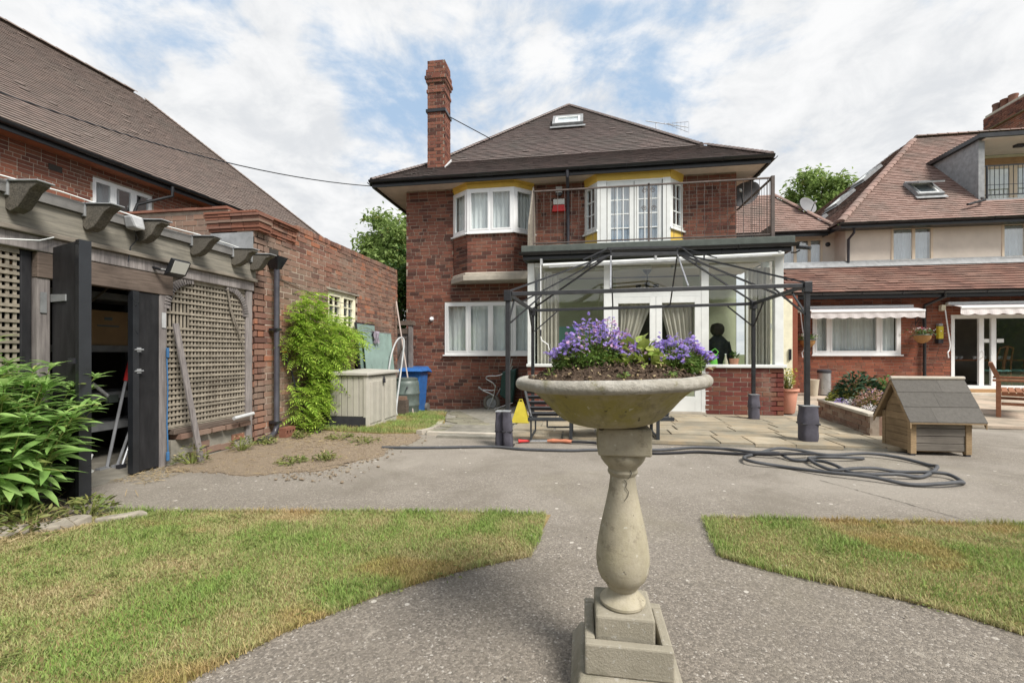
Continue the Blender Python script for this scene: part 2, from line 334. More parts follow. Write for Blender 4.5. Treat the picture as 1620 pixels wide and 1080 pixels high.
# ------------------------------------------------------------------ mesh helpers
class MB:
    def __init__(s): s.v = []; s.f = []
    def add(s, vs, fs):
        o = len(s.v); s.v += [tuple(map(float, p)) for p in vs]; s.f += [tuple(i+o for i in f) for f in fs]; return s
    def box(s, x0, x1, y0, y1, z0, z1):
        return s.add([(x0,y0,z0),(x1,y0,z0),(x1,y1,z0),(x0,y1,z0),(x0,y0,z1),(x1,y0,z1),(x1,y1,z1),(x0,y1,z1)],
                     [(0,3,2,1),(4,5,6,7),(0,1,5,4),(1,2,6,5),(2,3,7,6),(3,0,4,7)])
    def hexa(s, p):  # 8 points, bottom ring then top ring
        return s.add(p, [(0,3,2,1),(4,5,6,7),(0,1,5,4),(1,2,6,5),(2,3,7,6),(3,0,4,7)])
    def beam(s, p, q, w, h, up=(0,0,1)):
        p, q = Vector(p), Vector(q); d = (q-p).normalized(); u = Vector(up)
        if abs(d.dot(u)) > .98: u = Vector((1,0,0))
        sd = d.cross(u).normalized(); u = sd.cross(d).normalized(); a, b = sd*w/2, u*h/2
        return s.add([p-a-b, p+a-b, p+a+b, p-a+b, q-a-b, q+a-b, q+a+b, q-a+b], [(0,1,2,3),(7,6,5,4),(0,4,5,1),(1,5,6,2),(2,6,7,3),(3,7,4,0)])
    def tube(s, pts, r, n=8, closed=False):
        pts = [Vector(p) for p in pts]; N = len(pts); o = len(s.v); rr = r if isinstance(r, (list, tuple)) else [r]*N
        ref = None
        for i, p in enumerate(pts):
            a = pts[i-1] if i else (pts[-1] if closed else p); b = pts[(i+1) % N] if (i < N-1 or closed) else p
            d = (b-a).normalized() if (b-a).length > 1e-9 else Vector((0,0,1))
            if ref is None: ref = Vector((0,0,1)) if abs(d.z) < .9 else Vector((1,0,0))
            sd = d.cross(ref).normalized(); ref = sd.cross(d).normalized()
            for k in range(n):
                t = 2*math.pi*k/n; s.v.append(tuple(p+(sd*math.cos(t)+ref*math.sin(t))*rr[i]))
        for i in range(N if closed else N-1):
            for k in range(n):
                j = (i+1) % N; s.f.append((o+i*n+k, o+i*n+(k+1)%n, o+j*n+(k+1)%n, o+j*n+k))
        if not closed: s.f.append(tuple(o+k for k in range(n))[::-1]); s.f.append(tuple(o+(N-1)*n+k for k in range(n)))
        return s
    def lathe(s, prof, n=32, c=(0,0,0), cap=True, wob=0):
        o = len(s.v)
        for i, (r, z) in enumerate(prof):
            for k in range(n):
                t = 2*math.pi*k/n; q = r*(1+wob*noise.noise((math.cos(t)*2.2, math.sin(t)*2.2, z*9+i*.1)))
                s.v.append((c[0]+q*math.cos(t), c[1]+q*math.sin(t), c[2]+z+wob*.15*noise.noise((math.cos(t)*3, math.sin(t)*3, 5))))
        for i in range(len(prof)-1):
            for k in range(n): s.f.append((o+i*n+k, o+i*n+(k+1)%n, o+(i+1)*n+(k+1)%n, o+(i+1)*n+k))
        if cap: s.f.append(tuple(o+k for k in range(n))[::-1]); s.f.append(tuple(o+(len(prof)-1)*n+k for k in range(n)))
        return s
    def prism(s, poly, z0, z1):
        n = len(poly); zz0 = z0 if callable(z0) else (lambda x, y: z0); zz1 = z1 if callable(z1) else (lambda x, y: z1)
        return s.add([(x,y,zz0(x,y)) for x,y in poly]+[(x,y,zz1(x,y)) for x,y in poly],
                     [tuple(range(n))[::-1], tuple(range(n,2*n))]+[(i,(i+1)%n,n+(i+1)%n,n+i) for i in range(n)])
    def slab(s, pts, nrm, t):  # planar polygon extruded along nrm by t
        n = len(pts); q = [Vector(p)+Vector(nrm)*t for p in pts]
        return s.add(list(pts)+q, [tuple(range(n))[::-1], tuple(range(n,2*n))]+[(i,(i+1)%n,n+(i+1)%n,n+i) for i in range(n)])
    def quad(s, *p): return s.add(p, [tuple(range(len(p)))])

def wloc(o):
    v = Vector((0,0,0)); 
    while o: v += o.location; o = o.parent
    return v
def mesh(name, v, f):
    m = bpy.data.meshes.new(name); m.from_pydata(v, [], f); m.update(); return m
def obj(name, mb, mat, parent=None, smooth=None, bevel=0, kind=None, local=False, label=None):
    off = Vector((0,0,0)) if (local or not parent) else wloc(parent)
    v = mb.v if off.length == 0 else [(a-off.x, b-off.y, c-off.z) for a,b,c in mb.v]
    m = mesh(name, v, mb.f); m.materials.append(MATS[mat])
    if smooth is not None:
        m.polygons.foreach_set('use_smooth', [True]*len(m.polygons)); m.set_sharp_from_angle(angle=R(smooth))
    o = bpy.data.objects.new(name, m); col.objects.link(o); o.parent = parent
    if bevel:
        b = o.modifiers.new('bevel', 'BEVEL'); b.width = bevel; b.segments = 2; b.limit_method = 'ANGLE'; b.angle_limit = R(40)
    if kind: o['kind'] = kind
    if label: o['label'] = label
    return o
def inst(name, me, parent, loc, rot=None, scl=None, mtx=None):
    o = bpy.data.objects.new(name, me); col.objects.link(o); o.parent = parent
    if mtx is not None:
        off = wloc(parent); o.matrix_basis = Matrix.Translation(-off) @ mtx
    else:
        o.location = Vector(loc)-wloc(parent)
        if rot: o.rotation_euler = rot
        if scl: o.scale = scl
    return o
def tag(o, label, cat, group=None):
    o['label'] = label; o['category'] = cat
    if group: o['group'] = group
    return o
def thing(name, label, cat, loc=(0,0,0), group=None):
    o = bpy.data.objects.new(name, None); o.empty_display_size = .1; col.objects.link(o); o.location = loc; return tag(o, label, cat, group)
def struct(o): o['kind'] = 'structure'; return o
CAM = Vector((0,0,1.15))
def meshmat(name, v, f, mat):
    m = mesh(name, v, f); m.materials.append(MATS[mat]); return m
_unit = {}
def unitbox(mat):
    if mat not in _unit:
        b = MB().box(0,1,0,1,0,1); _unit[mat] = meshmat('piece_'+mat, b.v, b.f, mat)
    return _unit[mat]

def wall_back(mb, O, U, N, W, H, holes, t):
    us = sorted({0, W, *[h[0] for h in holes], *[h[1] for h in holes]}); vs = sorted({0, H, *[h[2] for h in holes], *[h[3] for h in holes]})
    us = [u for u in us if 0 <= u <= W]; vs = [v for v in vs if 0 <= v <= H]
    for a, b in zip(us, us[1:]):
        run = None
        for c, d in zip(vs, vs[1:]):
            mu, mv = (a+b)/2, (c+d)/2
            if any(h[0] < mu < h[1] and h[2] < mv < h[3] for h in holes): 
                if run: _cell(mb, O, U, N, a, b, run[0], run[1], t); run = None
                continue
            run = (run[0], d) if run else (c, d)
        if run: _cell(mb, O, U, N, a, b, run[0], run[1], t)
def _cell(mb, O, U, N, a, b, c, d, t):
    Z = Vector((0,0,1)); p = [O+U*a-N*t+Z*c, O+U*b-N*t+Z*c, O+U*b+Z*c, O+U*a+Z*c]
    mb.hexa(p+[q+Z*(d-c) for q in p])

def brick_wall(parent, O, U, N, W, H, holes, mat, nparts, c=.081, L=.235, proud=.007, t=.24, bond='s', mortar='mortar', name='wall', wall=None, jit=.003, seed=1, j=.014):
    """a wall part (mortar core) with bricks proud of it; nearest nparts are objects, the rest one stuff part"""
    rng = random.Random(seed); O, U, N = Vector(O), Vector(U).normalized(), Vector(N).normalized(); Z = Vector((0,0,1))
    if wall is None:
        mb = MB(); wall_back(mb, O, U, N, W, H, holes, t); wall = obj(name, mb, mortar, parent)
    L0 = L; B = []; nc = int(H/c+.35)
    for r in range(nc):
        v0, v1 = r*c+j/2, min(H, (r+1)*c-j/2)
        if v1-v0 < .02: continue
        segs = [(0.0, W)]
        for h in holes:
            ov = min(v1, h[3])-max(v0, h[2])
            if ov < .3*(v1-v0): continue
            ns = []
            for a, b in segs:
                if h[1] <= a or h[0] >= b: ns.append((a, b)); continue
                if h[0] > a: ns.append((a, h[0]))
                if h[1] < b: ns.append((h[1], b))
            segs = ns
        if bond == 'f': pat = [L, L*.49]; off = (0 if r % 2 else -(L*.745))
        elif bond == 'e' and r % 4 == 3: pat = [L*.5]; off = -L*.25
        else: pat = [L]; off = (-L/2 if r % 2 else 0)
        if bond == 'r': off += rng.uniform(-.06, .06)
        u = off; k = 0
        while u < W:
            w = pat[k % len(pat)]; k += 1
            if bond in 'er' and len(pat) == 1 and pat[0] == L and rng.random() < .12: w = L*.5
            a, b = u+j/2, u+w-j/2; u += w
            for sa, sb in segs:
                x0, x1 = max(a, sa), min(b, sb)
                if x1-x0 > .03: B.append((x0, x1, v0+rng.uniform(-jit, jit)*.5, v1, proud+rng.uniform(-jit, jit)))
    def dist(b): return (O+U*((b[0]+b[1])/2)+Z*b[2]-CAM).length
    order = sorted(B, key=dist); M0 = Matrix((U, -N, Z)).transposed().to_4x4() if True else None
    me = unitbox(mat); off = wloc(parent)
    for (a, b, c0, c1, pr) in order[:nparts]:
        p = O+U*a+Z*c0+N*pr
        o = bpy.data.objects.new('brick', me); col.objects.link(o); o.parent = wall
        o.matrix_basis = Matrix.Translation(p-off) @ M0 @ Matrix.Diagonal((b-a, .03, c1-c0, 1))
    rest = order[nparts:]
    if rest:
        mb = MB()
        for (a, b, c0, c1, pr) in rest:
            p = [O+U*a+Z*c0+N*pr, O+U*b+Z*c0+N*pr, O+U*b+Z*c1+N*pr, O+U*a+Z*c1+N*pr]; q = [x-N*.03 for x in p]
            mb.add(p+q, [(0,1,2,3),(1,5,6,2),(5,4,7,6)[::-1],(4,0,3,7),(3,2,6,7),(4,5,1,0)])
        obj('brickwork', mb, mat, wall, kind='stuff')
    return wall

def inpoly(p, poly):
    x, y = p; c = False; n = len(poly)
    for i in range(n):
        x1, y1 = poly[i]; x2, y2 = poly[i-1]
        if (y1 > y) != (y2 > y) and x < (x2-x1)*(y-y1)/(y2-y1)+x1: c = not c
    return c
def tiled(parent, roof, pts, mat, nparts, w=.165, g=.105, seed=1, lift=.022, holes=()):
    """tiles on the plane of pts (eave-left, eave-right, ... counter-clockwise from outside)"""
    rng = random.Random(seed); P = [Vector(p) for p in pts]; O = P[0]; U = (P[1]-P[0]).normalized()
    nrm = None
    for q in P[2:]:
        nrm = U.cross(q-O)
        if nrm.length > 1e-4: break
    nrm.normalize(); S = nrm.cross(U)
    poly = [((p-O).dot(U), (p-O).dot(S)) for p in P]
    umin, umax = min(p[0] for p in poly), max(p[0] for p in poly); smax = max(p[1] for p in poly)
    T = []; r = 0; s = -.03
    while s < smax:
        u = umin-(w/2 if r % 2 else 0)
        while u < umax:
            cu = u+w/2
            if inpoly((cu, max(.01, s+g*.5)), poly) and not any(a < cu < b and c < s+g/2 < d for a, b, c, d in holes):
                T.append((u+.002+rng.uniform(-.002, .002), s+rng.uniform(-.004, .004), lift+rng.uniform(-.002, .003)+(.008 if rng.random() < .02 else 0)))
            u += w
        r += 1; s += g
    def V(u, s_, h): return O+U*u+S*s_+nrm*h
    T.sort(key=lambda t: (V(t[0], t[1], 0)-CAM).length); off = wloc(parent)
    b = MB().hexa([(0,0,-.010),(w-.004,0,-.010),(w-.004,g+.03,-.036),(0,g+.03,-.036),(0,0,.0),(w-.004,0,.0),(w-.004,g+.03,-.026),(0,g+.03,-.026)])
    key = ('tile', mat, w, g)
    if key not in _unit: _unit[key] = meshmat('tile_'+mat, b.v, b.f, mat)
    M0 = Matrix((U, S, nrm)).transposed().to_4x4()
    for (u, s_, h) in T[:nparts]:
        o = bpy.data.objects.new('roof_tile', _unit[key]); col.objects.link(o); o.parent = roof
        o.matrix_basis = Matrix.Translation(V(u, s_, h)-off) @ M0
    mb = MB()
    for (u, s_, h) in T[nparts:]:
        p = [V(u, s_, h-.010), V(u+w-.004, s_, h-.010), V(u, s_, h), V(u+w-.004, s_, h), V(u+w-.004, s_+g+.03, h-.026), V(u, s_+g+.03, h-.026)]
        mb.add(p, [(0,1,3,2),(2,3,4,5),(1,4,3),(0,2,5)])
    if mb.v: obj('roof_tiling', mb, mat, roof, kind='stuff')
    return V
def bonnet(roof, p, q, mat, r=.10, step=.3, name='ridge_tile'):
    p, q = Vector(p), Vector(q); d = (q-p); n = max(1, int(d.length/step)); d.normalize(); sd = d.cross(Vector((0,0,1))).normalized(); up = sd.cross(d)
    if up.z < 0: up = -up; sd = -sd
    key = ('bon', mat, r, step)
    if key not in _unit:
        mb = MB(); m = 7
        for y, k in ((0, 1.0), (step*1.06, .86)):
            for i in range(m):
                t = math.pi*i/(m-1); mb.v.append((r*k*math.cos(t), y, r*.62*k*math.sin(t)))
        mb.f = [(i, i+1, m+i+1, m+i) for i in range(m-1)]+[tuple(range(m))[::-1]]
        _unit[key] = meshmat('ridge_'+mat, mb.v, mb.f, mat)
    M0 = Matrix((sd, d, up)).transposed().to_4x4(); off = wloc(roof)
    for i in range(n):
        o = bpy.data.objects.new(name, _unit[key]); col.objects.link(o); o.parent = roof
        o.matrix_basis = Matrix.Translation(p+d*(i*step)-off) @ M0

def curtain(parent, O, U, N, w, h, folds, amp, mat, shape=None, name='curtain', seed=0):
    O, U, N = Vector(O), Vector(U), Vector(N); Z = Vector((0,0,1)); nx, nz = max(8, folds*6), 10; mb = MB(); ph = seed*1.7
    for k in range(nz+1):
        v = k/nz; a, b = shape(v) if shape else (0, 1)
        for i in range(nx+1):
            u = i/nx; x = (a+(b-a)*u)*w; wv = math.sin(u*folds*2*math.pi+ph+.8*math.sin(u*9+ph))+.4*math.sin(u*folds*3.3+v*1.5+ph)
            mb.v.append(tuple(O+U*x+Z*(v*h)+N*(amp*wv)))
    for k in range(nz):
        for i in range(nx): a = k*(nx+1)+i; mb.f.append((a, a+1, a+nx+2, a+nx+1))
    return obj(name, mb, mat, parent, smooth=60)

def window(parent, O, U, N, w, h, divs, mat='white_upvc', fr=.055, mull=.05, cur='curtain_white', glass='glass', sash=True, depth=.07, sill=True, room=True, folds=5, name='window', bars=None, curtains=None, roomd=1.2, roommat='interior_room', gapz=.0):
    """window part (outer frame); panes, sashes, glazing bars, sill and curtains are its pieces"""
    O, U, N = Vector(O), Vector(U).normalized(), Vector(N).normalized(); Z = Vector((0,0,1))
    def bar(mb, a, b, c, d, n0, n1):
        p = [O+U*a+Z*c+N*n0, O+U*b+Z*c+N*n0, O+U*b+Z*c+N*n1, O+U*a+Z*c+N*n1]; q = [x+Z*(d-c) for x in p]; mb.hexa([p[3], p[2], p[1], p[0], q[3], q[2], q[1], q[0]])
    mb = MB(); bar(mb, 0, fr, 0, h, -depth, 0); bar(mb, w-fr, w, 0, h, -depth, 0); bar(mb, fr, w-fr, 0, fr, -depth, 0); bar(mb, fr, w-fr, h-fr, h, -depth, 0)
    xs = [fr]+list(divs)+[w-fr]
    for d in divs: bar(mb, d-mull/2, d+mull/2, fr, h-fr, -depth, -.004)
    win = obj(name, mb, mat, parent)
    for i in range(len(xs)-1):
        a = xs[i]+(mull/2 if i else 0); b = xs[i+1]-(mull/2 if i < len(xs)-2 else 0); c, d = fr, h-fr
        if sash:
            m2 = MB(); e = .035; bar(m2, a, a+e, c, d, -.05, .008); bar(m2, b-e, b, c, d, -.05, .008); bar(m2, a+e, b-e, c, c+e, -.05, .008); bar(m2, a+e, b-e, d-e, d, -.05, .008); obj('sash', m2, mat, win); a += e; b -= e; c += e; d -= e
        if bars:
            m3 = MB(); nb, mbz = bars
            for k in range(1, nb): x = a+(b-a)*k/nb; bar(m3, x-.011, x+.011, c, d, -.032, -.006)
            for k in range(1, mbz): z = c+(d-c)*k/mbz; bar(m3, a, b, z-.011, z+.011, -.033, -.007)
            obj('glazing_bar', m3, mat, win)
        m4 = MB(); bar(m4, a-.004, b+.004, c-.004, d+.004, -.026, -.020); obj('pane', m4, glass, win)
    if sill: m5 = MB(); bar(m5, -.04, w+.04, -.035, 0, -.05, .045); obj('sill', m5, mat, win)
    if cur:
        for (a, b, kw) in (curtains or [(0, 1, {})]):
            curtain(win, O+U*(fr+(w-2*fr)*a)+Z*fr-N*.14, U, N, (w-2*fr)*(b-a), h-2*fr, max(2, int(folds*(b-a))), .022, kw.get('mat', cur), kw.get('shape'), seed=len(bpy.data.objects) % 7)
    if room:
        m6 = MB(); a, b, c, d = -.1, w+.1, -.1, h+.1; p = lambda u, z, n: O+U*u+Z*z+N*n; e = -.26; f = -roomd
        m6.quad(p(a,c,f), p(b,c,f), p(b,d,f), p(a,d,f)); m6.quad(p(a,c,e), p(a,c,f), p(a,d,f), p(a,d,e)); m6.quad(p(b,c,f), p(b,c,e), p(b,d,e), p(b,d,f)); m6.quad(p(a,d,e), p(a,d,f), p(b,d,f), p(b,d,e)); m6.quad(p(a,c,f), p(a,c,e), p(b,c,e), p(b,c,f))
        obj('room_lining', m6, roommat, win)
    return win

def leaf_mesh(name, L, W, mat, curl=.25, fold=.15, n=5, tipw=.0, base=.12):
    v, f = [], []
    for i in range(n+1):
        t = i/n; w = W*.5*(math.sin(math.pi*min(1, (t*.93+base)))**.8)*(1-tipw*t); 
        if i == n: w = W*.02
        z = -curl*L*t*t; x = L*t
        v += [(x, -w, z+fold*w), (x, 0, z), (x, w, z+fold*w)]
    for i in range(n):
        for k in (0, 1): a = i*3+k; f.append((a, a+1, a+4, a+3))
    return v, f
def leaf_mtx(p, az, el, roll=0, s=1):
    return Matrix.Translation(p) @ Matrix.Rotation(az, 4, 'Z') @ Matrix.Rotation(-el, 4, 'Y') @ Matrix.Rotation(roll, 4, 'X') @ Matrix.Scale(s, 4)
def scatter_mesh(protos, mtxs, seed=0):
    """join many transformed copies of small protos into one MB"""
    rng = random.Random(seed); mb = MB()
    arr = [(np.array(v, float), f) for v, f in protos]; vs = []; o = 0
    for m in mtxs:
        v, f = arr[rng.randrange(len(arr))]; A = np.array(m)
        vs.append(v @ A[:3,:3].T + A[:3,3]); mb.f += [tuple(i+o for i in ff) for ff in f]; o += len(v)
    if vs: mb.v = [tuple(x) for x in np.concatenate(vs).tolist()]
    return mb
def gz(x, y):
    if y < 5.9: return 0.0
    kx = min(1, max(0, (-.9-x)/.5)); return -.26*kx*min(1, (y-5.9)/4.4)
def gnd_pt(x, y, h=0): return (x, y, gz(x, y)+h)

X3, Y3, Z3 = Vector((1,0,0)), Vector((0,1,0)), Vector((0,0,1))
FN = -Y3   # fronts face the camera side
# ================================================================== THE GROUND
mb = MB().quad((-300,-300,-.36), (300,-300,-.36), (300,400,-.36), (-300,400,-.36)); struct(obj('ground', mb, 'far_ground'))
mb = MB(); xs = list(np.arange(-4.3, 15.01, .3)); ys = list(np.arange(-6, 10.5, .3))
for y in ys:
    for x in xs: mb.v.append((x, y, gz(x, y)))
n = len(xs)
for j in range(len(ys)-1):
    for i in range(n-1): a = j*n+i; mb.f.append((a, a+1, a+n+1, a+n))
conc = struct(obj('concrete_path', mb, 'concrete', smooth=60))
for pts in ([(2.12,4.38),(2.28,4.1),(2.42,3.85),(2.62,3.45)], [(3.9,5.55),(4.4,5.2),(5.4,4.6),(7,3.6)], [(1.4,3.42),(2.2,3.5),(2.55,3.52)]):
    mb = MB()
    P = []
    for (a, b), (c, d) in zip(pts, pts[1:]):
        for k in range(12): t = k/12; P.append((a+(c-a)*t+random.uniform(-.006,.006), b+(d-b)*t+random.uniform(-.006,.006)))
    P.append(pts[-1])
    for (a, b), (c, d) in zip(P, P[1:]):
        w = random.uniform(.002, .005); mb.quad((a-w,b,.004), (a+w,b,.004), (c+w,d,.004), (c-w,d,.004))
    obj('joint', mb, 'joint_dark', conc)

LAWN_L = [(-.22,3.14),(-1.2,3.03),(-2.3,2.86),(-3.3,2.70),(-3.55,2.4),(-3.9,2.1),(-4.2,1.6),(-4.2,-4),(-1.6,-4),(-1.62,0),(-1.58,.6),(-1.5,1.0),(-1.37,1.34),(-1.21,1.65),(-.95,1.98),(-.66,2.24),(-.46,2.38),(-.3,2.48)]
LAWN_R = [(.84,3.24),(.77,2.65),(.97,2.52),(1.17,2.44),(1.40,2.35),(1.62,2.24),(1.78,2.10),(2.1,1.75),(2.35,1.2),(2.5,.4),(2.5,-4),(9,-4),(9,3.85),(2.9,3.43),(1.9,3.34)]
def lawn(name, poly, label):
    mb = MB(); mb.prism(poly, -.05, .006); return struct(obj(name, mb, 'thatch'))
lawn('lawn', LAWN_L, ''); lawn('lawn', LAWN_R, '')
def grass(label, poly, box, dens, h, w, green=.5, zf=None, seed=3, tall=.0, near=True):
    rng = np.random.default_rng(seed); x0, x1, y0, y1 = box; N = int((x1-x0)*(y1-y0)*dens)
    P = np.stack([rng.uniform(x0, x1, N), rng.uniform(y0, y1, N)], 1)
    ins = np.zeros(N, bool); n = len(poly); X, Yv = P[:,0], P[:,1]
    for i in range(n):
        xa, ya = poly[i]; xb, yb = poly[i-1]
        c = (ya > Yv) != (yb > Yv); d = np.where(abs(yb-ya) < 1e-9, 1e-9, yb-ya)
        ins ^= c & (X < (xb-xa)*(Yv-ya)/d+xa)
    P = P[ins]
    if near:  # ragged fringe along the cut edges
        E = []
        for i in range(n):
            a, b = np.array(poly[i]), np.array(poly[i-1]); L = np.hypot(*(a-b)); k = int(min(L, 6)*900); t_ = rng.random(k)[:,None]; E.append(a+(b-a)*t_+rng.normal(0, .012, (k,2)))
        E = np.concatenate(E); E = E[(E[:,0] > x0) & (E[:,0] < x1) & (E[:,1] > y0) & (E[:,1] < y1+.05)]; nE = len(E)
    if near: 
        dd = np.hypot(P[:,0], P[:,1]); P = P[rng.random(len(P)) < np.clip(3.2/dd, .35, 1)]
    if near: P = np.concatenate([P, E])
    N = len(P); z = np.array([zf(a, b) for a, b in P]) if zf else np.full(N, .005)
    pa = np.array([noise.fractal((a*1.5, b*1.5, 3.1), .8, 2.0, 4) for a, b in P]); pb = np.array([noise.noise((a*7, b*7, 9.1)) for a, b in P])
    g = np.clip(.5+pa*.75+pb*.30+(green-.5)+rng.normal(0, .22, N), 0, 1)[:,None]
    straw = np.array([.50,.415,.235])*rng.uniform(.7, 1.2, (N,1)); gr = np.array([.205,.315,.085])*rng.uniform(.65, 1.3, (N,1))+np.array([.05,.04,0])*rng.random((N,1))
    C = straw*(1-g)+gr*g
    rust = np.clip(np.array([noise.fractal((a*1.1+7, b*2.2, 8.3), .9, 2.0, 3) for a, b in P])*2.0-.6, 0, .5)[:,None]; C = C*(1-rust)+np.array([.50,.31,.14])*rng.uniform(.7,1.2,(N,1))*rust
    az = rng.uniform(0, 2*np.pi, N); H = h*rng.uniform(.45, 1.25, N)*(.75+.5*g[:,0])+tall*(rng.random(N) < .02)
    H = H*(1+.9*np.clip(np.array([noise.noise((a*4.3, b*4.3, 2.2)) for a, b in P]), 0, 1))
    if near: H[-nE:] *= 1.7
    le = H*rng.uniform(.2, 1.1, N); W = w*rng.uniform(.6, 1.3, N)
    la = az+rng.uniform(-1, 1, N)+np.pi/2
    dx, dy = np.cos(az)*W/2, np.sin(az)*W/2; lx, ly = np.cos(la)*le, np.sin(la)*le
    V = np.zeros((N, 5, 3)); bx, by = P[:,0], P[:,1]
    V[:,0] = np.stack([bx-dx, by-dy, z], 1); V[:,1] = np.stack([bx+dx, by+dy, z], 1)
    V[:,2] = np.stack([bx+dx*.75+lx*.35, by+dy*.75+ly*.35, z+H*.6], 1); V[:,3] = np.stack([bx-dx*.75+lx*.35, by-dy*.75+ly*.35, z+H*.6], 1); V[:,4] = np.stack([bx+lx, by+ly, z+H], 1)
    m = bpy.data.meshes.new('grass'); m.vertices.add(N*5); m.vertices.foreach_set('co', V.ravel())
    base = (np.arange(N)*5)[:,None]; li = np.concatenate([base+np.array([[0,1,2,3]]), base+np.array([[3,2,4]])], 1).ravel()
    m.loops.add(N*7); m.loops.foreach_set('vertex_index', li.astype(np.int32))
    m.polygons.add(N*2); st = np.stack([np.arange(N)*7, np.arange(N)*7+4], 1).ravel(); m.polygons.foreach_set('loop_start', st.astype(np.int32))
    m.update(calc_edges=True); m.validate()
    at = m.color_attributes.new('tint', 'FLOAT_COLOR', 'POINT'); cc = np.ones((N, 5, 4)); cc[:,:,:3] = C[:,None,:]; at.data.foreach_set('color', cc.ravel())
    m.materials.append(MATS['grass']); o = bpy.data.objects.new('grass', m); col.objects.link(o); o['kind'] = 'stuff'; o['label'] = label; o['category'] = 'grass'; return o
grass('short patchy green and straw grass left of the path', LAWN_L, (-4.2,-.25,.7,3.2), 30000, .017, .0040, .54, seed=3)
grass('short patchy green and straw grass right of the path', LAWN_R, (.75,5.6,1.2,3.9), 23000, .018, .0040, .60, seed=4)
def clover(label, spots, seed):
    rg = random.Random(seed); M = []
    for x, y, r, k in spots:
        for _ in range(k): a = rg.uniform(0,6.28); q = rg.random()**.6*r; M.append(leaf_mtx((x+q*math.cos(a), y+q*math.sin(a), rg.uniform(.012,.028)), rg.uniform(0,6.28), rg.uniform(-.2,.5), rg.uniform(-.5,.5), rg.uniform(.6,1.3)))
    o = obj('clover', scatter_mesh([leaf_mesh('l', .013, .011, 'x', .2, .2, 2), leaf_mesh('l', .020, .008, 'x', .4, .2, 2)], M, seed), 'leaf_weed', kind='stuff'); o['label'] = label; o['category'] = 'clover'
rq = random.Random(8)
sp_ = [(x, y, rq.uniform(.03,.12), rq.randrange(12,55)) for x, y in [(rq.uniform(-3.5,-.4), rq.uniform(1.1,3.0)) for _ in range(80)] if inpoly((x, y), LAWN_L)]
clover('small clover and weed patches in left lawn', sp_, 1)
sp_ = [(x, y, rq.uniform(.03,.12), rq.randrange(12,55)) for x, y in [(rq.uniform(.9,4.5), rq.uniform(2.1,3.5)) for _ in range(60)] if inpoly((x, y), LAWN_R)]
clover('small clover and weed patches in right lawn', sp_, 2)
STRIP = [(-4.15,6.15),(-3.4,5.95),(-2.8,5.86),(-2.25,6.05),(-2.22,6.5),(-2.35,7.4),(-2.75,8.6),(-3.0,9.6),(-4.15,9.7)]
grass('green grass strip beside the storage box and garage wall', STRIP, (-4.15,-2.2,5.8,9.7), 5500, .05, .006, .66, zf=lambda x, y: gz(x, y)+.02, seed=5, near=False)
mb = MB(); mb.prism(STRIP, lambda x, y: gz(x, y)-.05, lambda x, y: gz(x, y)+.022); struct(obj('grass_bank', mb, 'thatch'))
# dry soil bed in front of trellis and garage
BED = [(-4.2,3.92),(-3.95,3.70),(-3.5,3.74),(-3.1,3.70),(-2.75,3.86),(-2.5,3.94),(-2.42,4.25),(-2.2,4.62),(-2.3,5.0),(-2.12,5.45),(-2.25,5.95),(-2.8,5.92),(-3.4,6.0),(-4.2,6.25)]
B2 = []
for i, p in enumerate(BED):
    q = BED[(i+1) % len(BED)]
    for k in range(14): t = k/14; B2.append((p[0]+(q[0]-p[0])*t+random.uniform(-.035,.035), p[1]+(q[1]-p[1])*t+random.uniform(-.03,.03)))
mb = MB().prism(B2, -.03, lambda x, y: gz(x, y)+.010); struct(obj('soil_bed', mb, 'soil_dry'))
def blades(label, name, region, N, L, W, mat, seed, flat=.3, zf=None):
    rng = random.Random(seed); pr = [leaf_mesh('b', L*s, W, mat, .3, .1, 3) for s in (.6, 1, 1.4)]; M = []
    while len(M) < N:
        x, y = region(rng); M.append(leaf_mtx((x, y, (zf(x, y) if zf else .012)), rng.uniform(0, 6.28), rng.uniform(flat*.1, flat*2.2), rng.uniform(-1, 1)))
    o = obj(name, scatter_mesh(pr, M, seed), mat, kind='stuff'); o['label'] = label; o['category'] = 'grass'; return o
blades('dry straw litter over the soil bed', 'straw_litter', lambda r: (r.uniform(-4.1,-2.2), r.uniform(3.72,6.0)) if r.random() < .5 else (r.gauss(-3.4,.5), r.gauss(5.45,.3)), 1500, .06, .004, 'straw', 3, .2, lambda x, y: gz(x, y)+.012)
blades('dry straw litter along the concrete beneath the shed panel', 'straw_litter', lambda r: (r.uniform(-4.15,-3.75), r.uniform(3.3,3.8)), 350, .06, .004, 'straw', 4, .3)
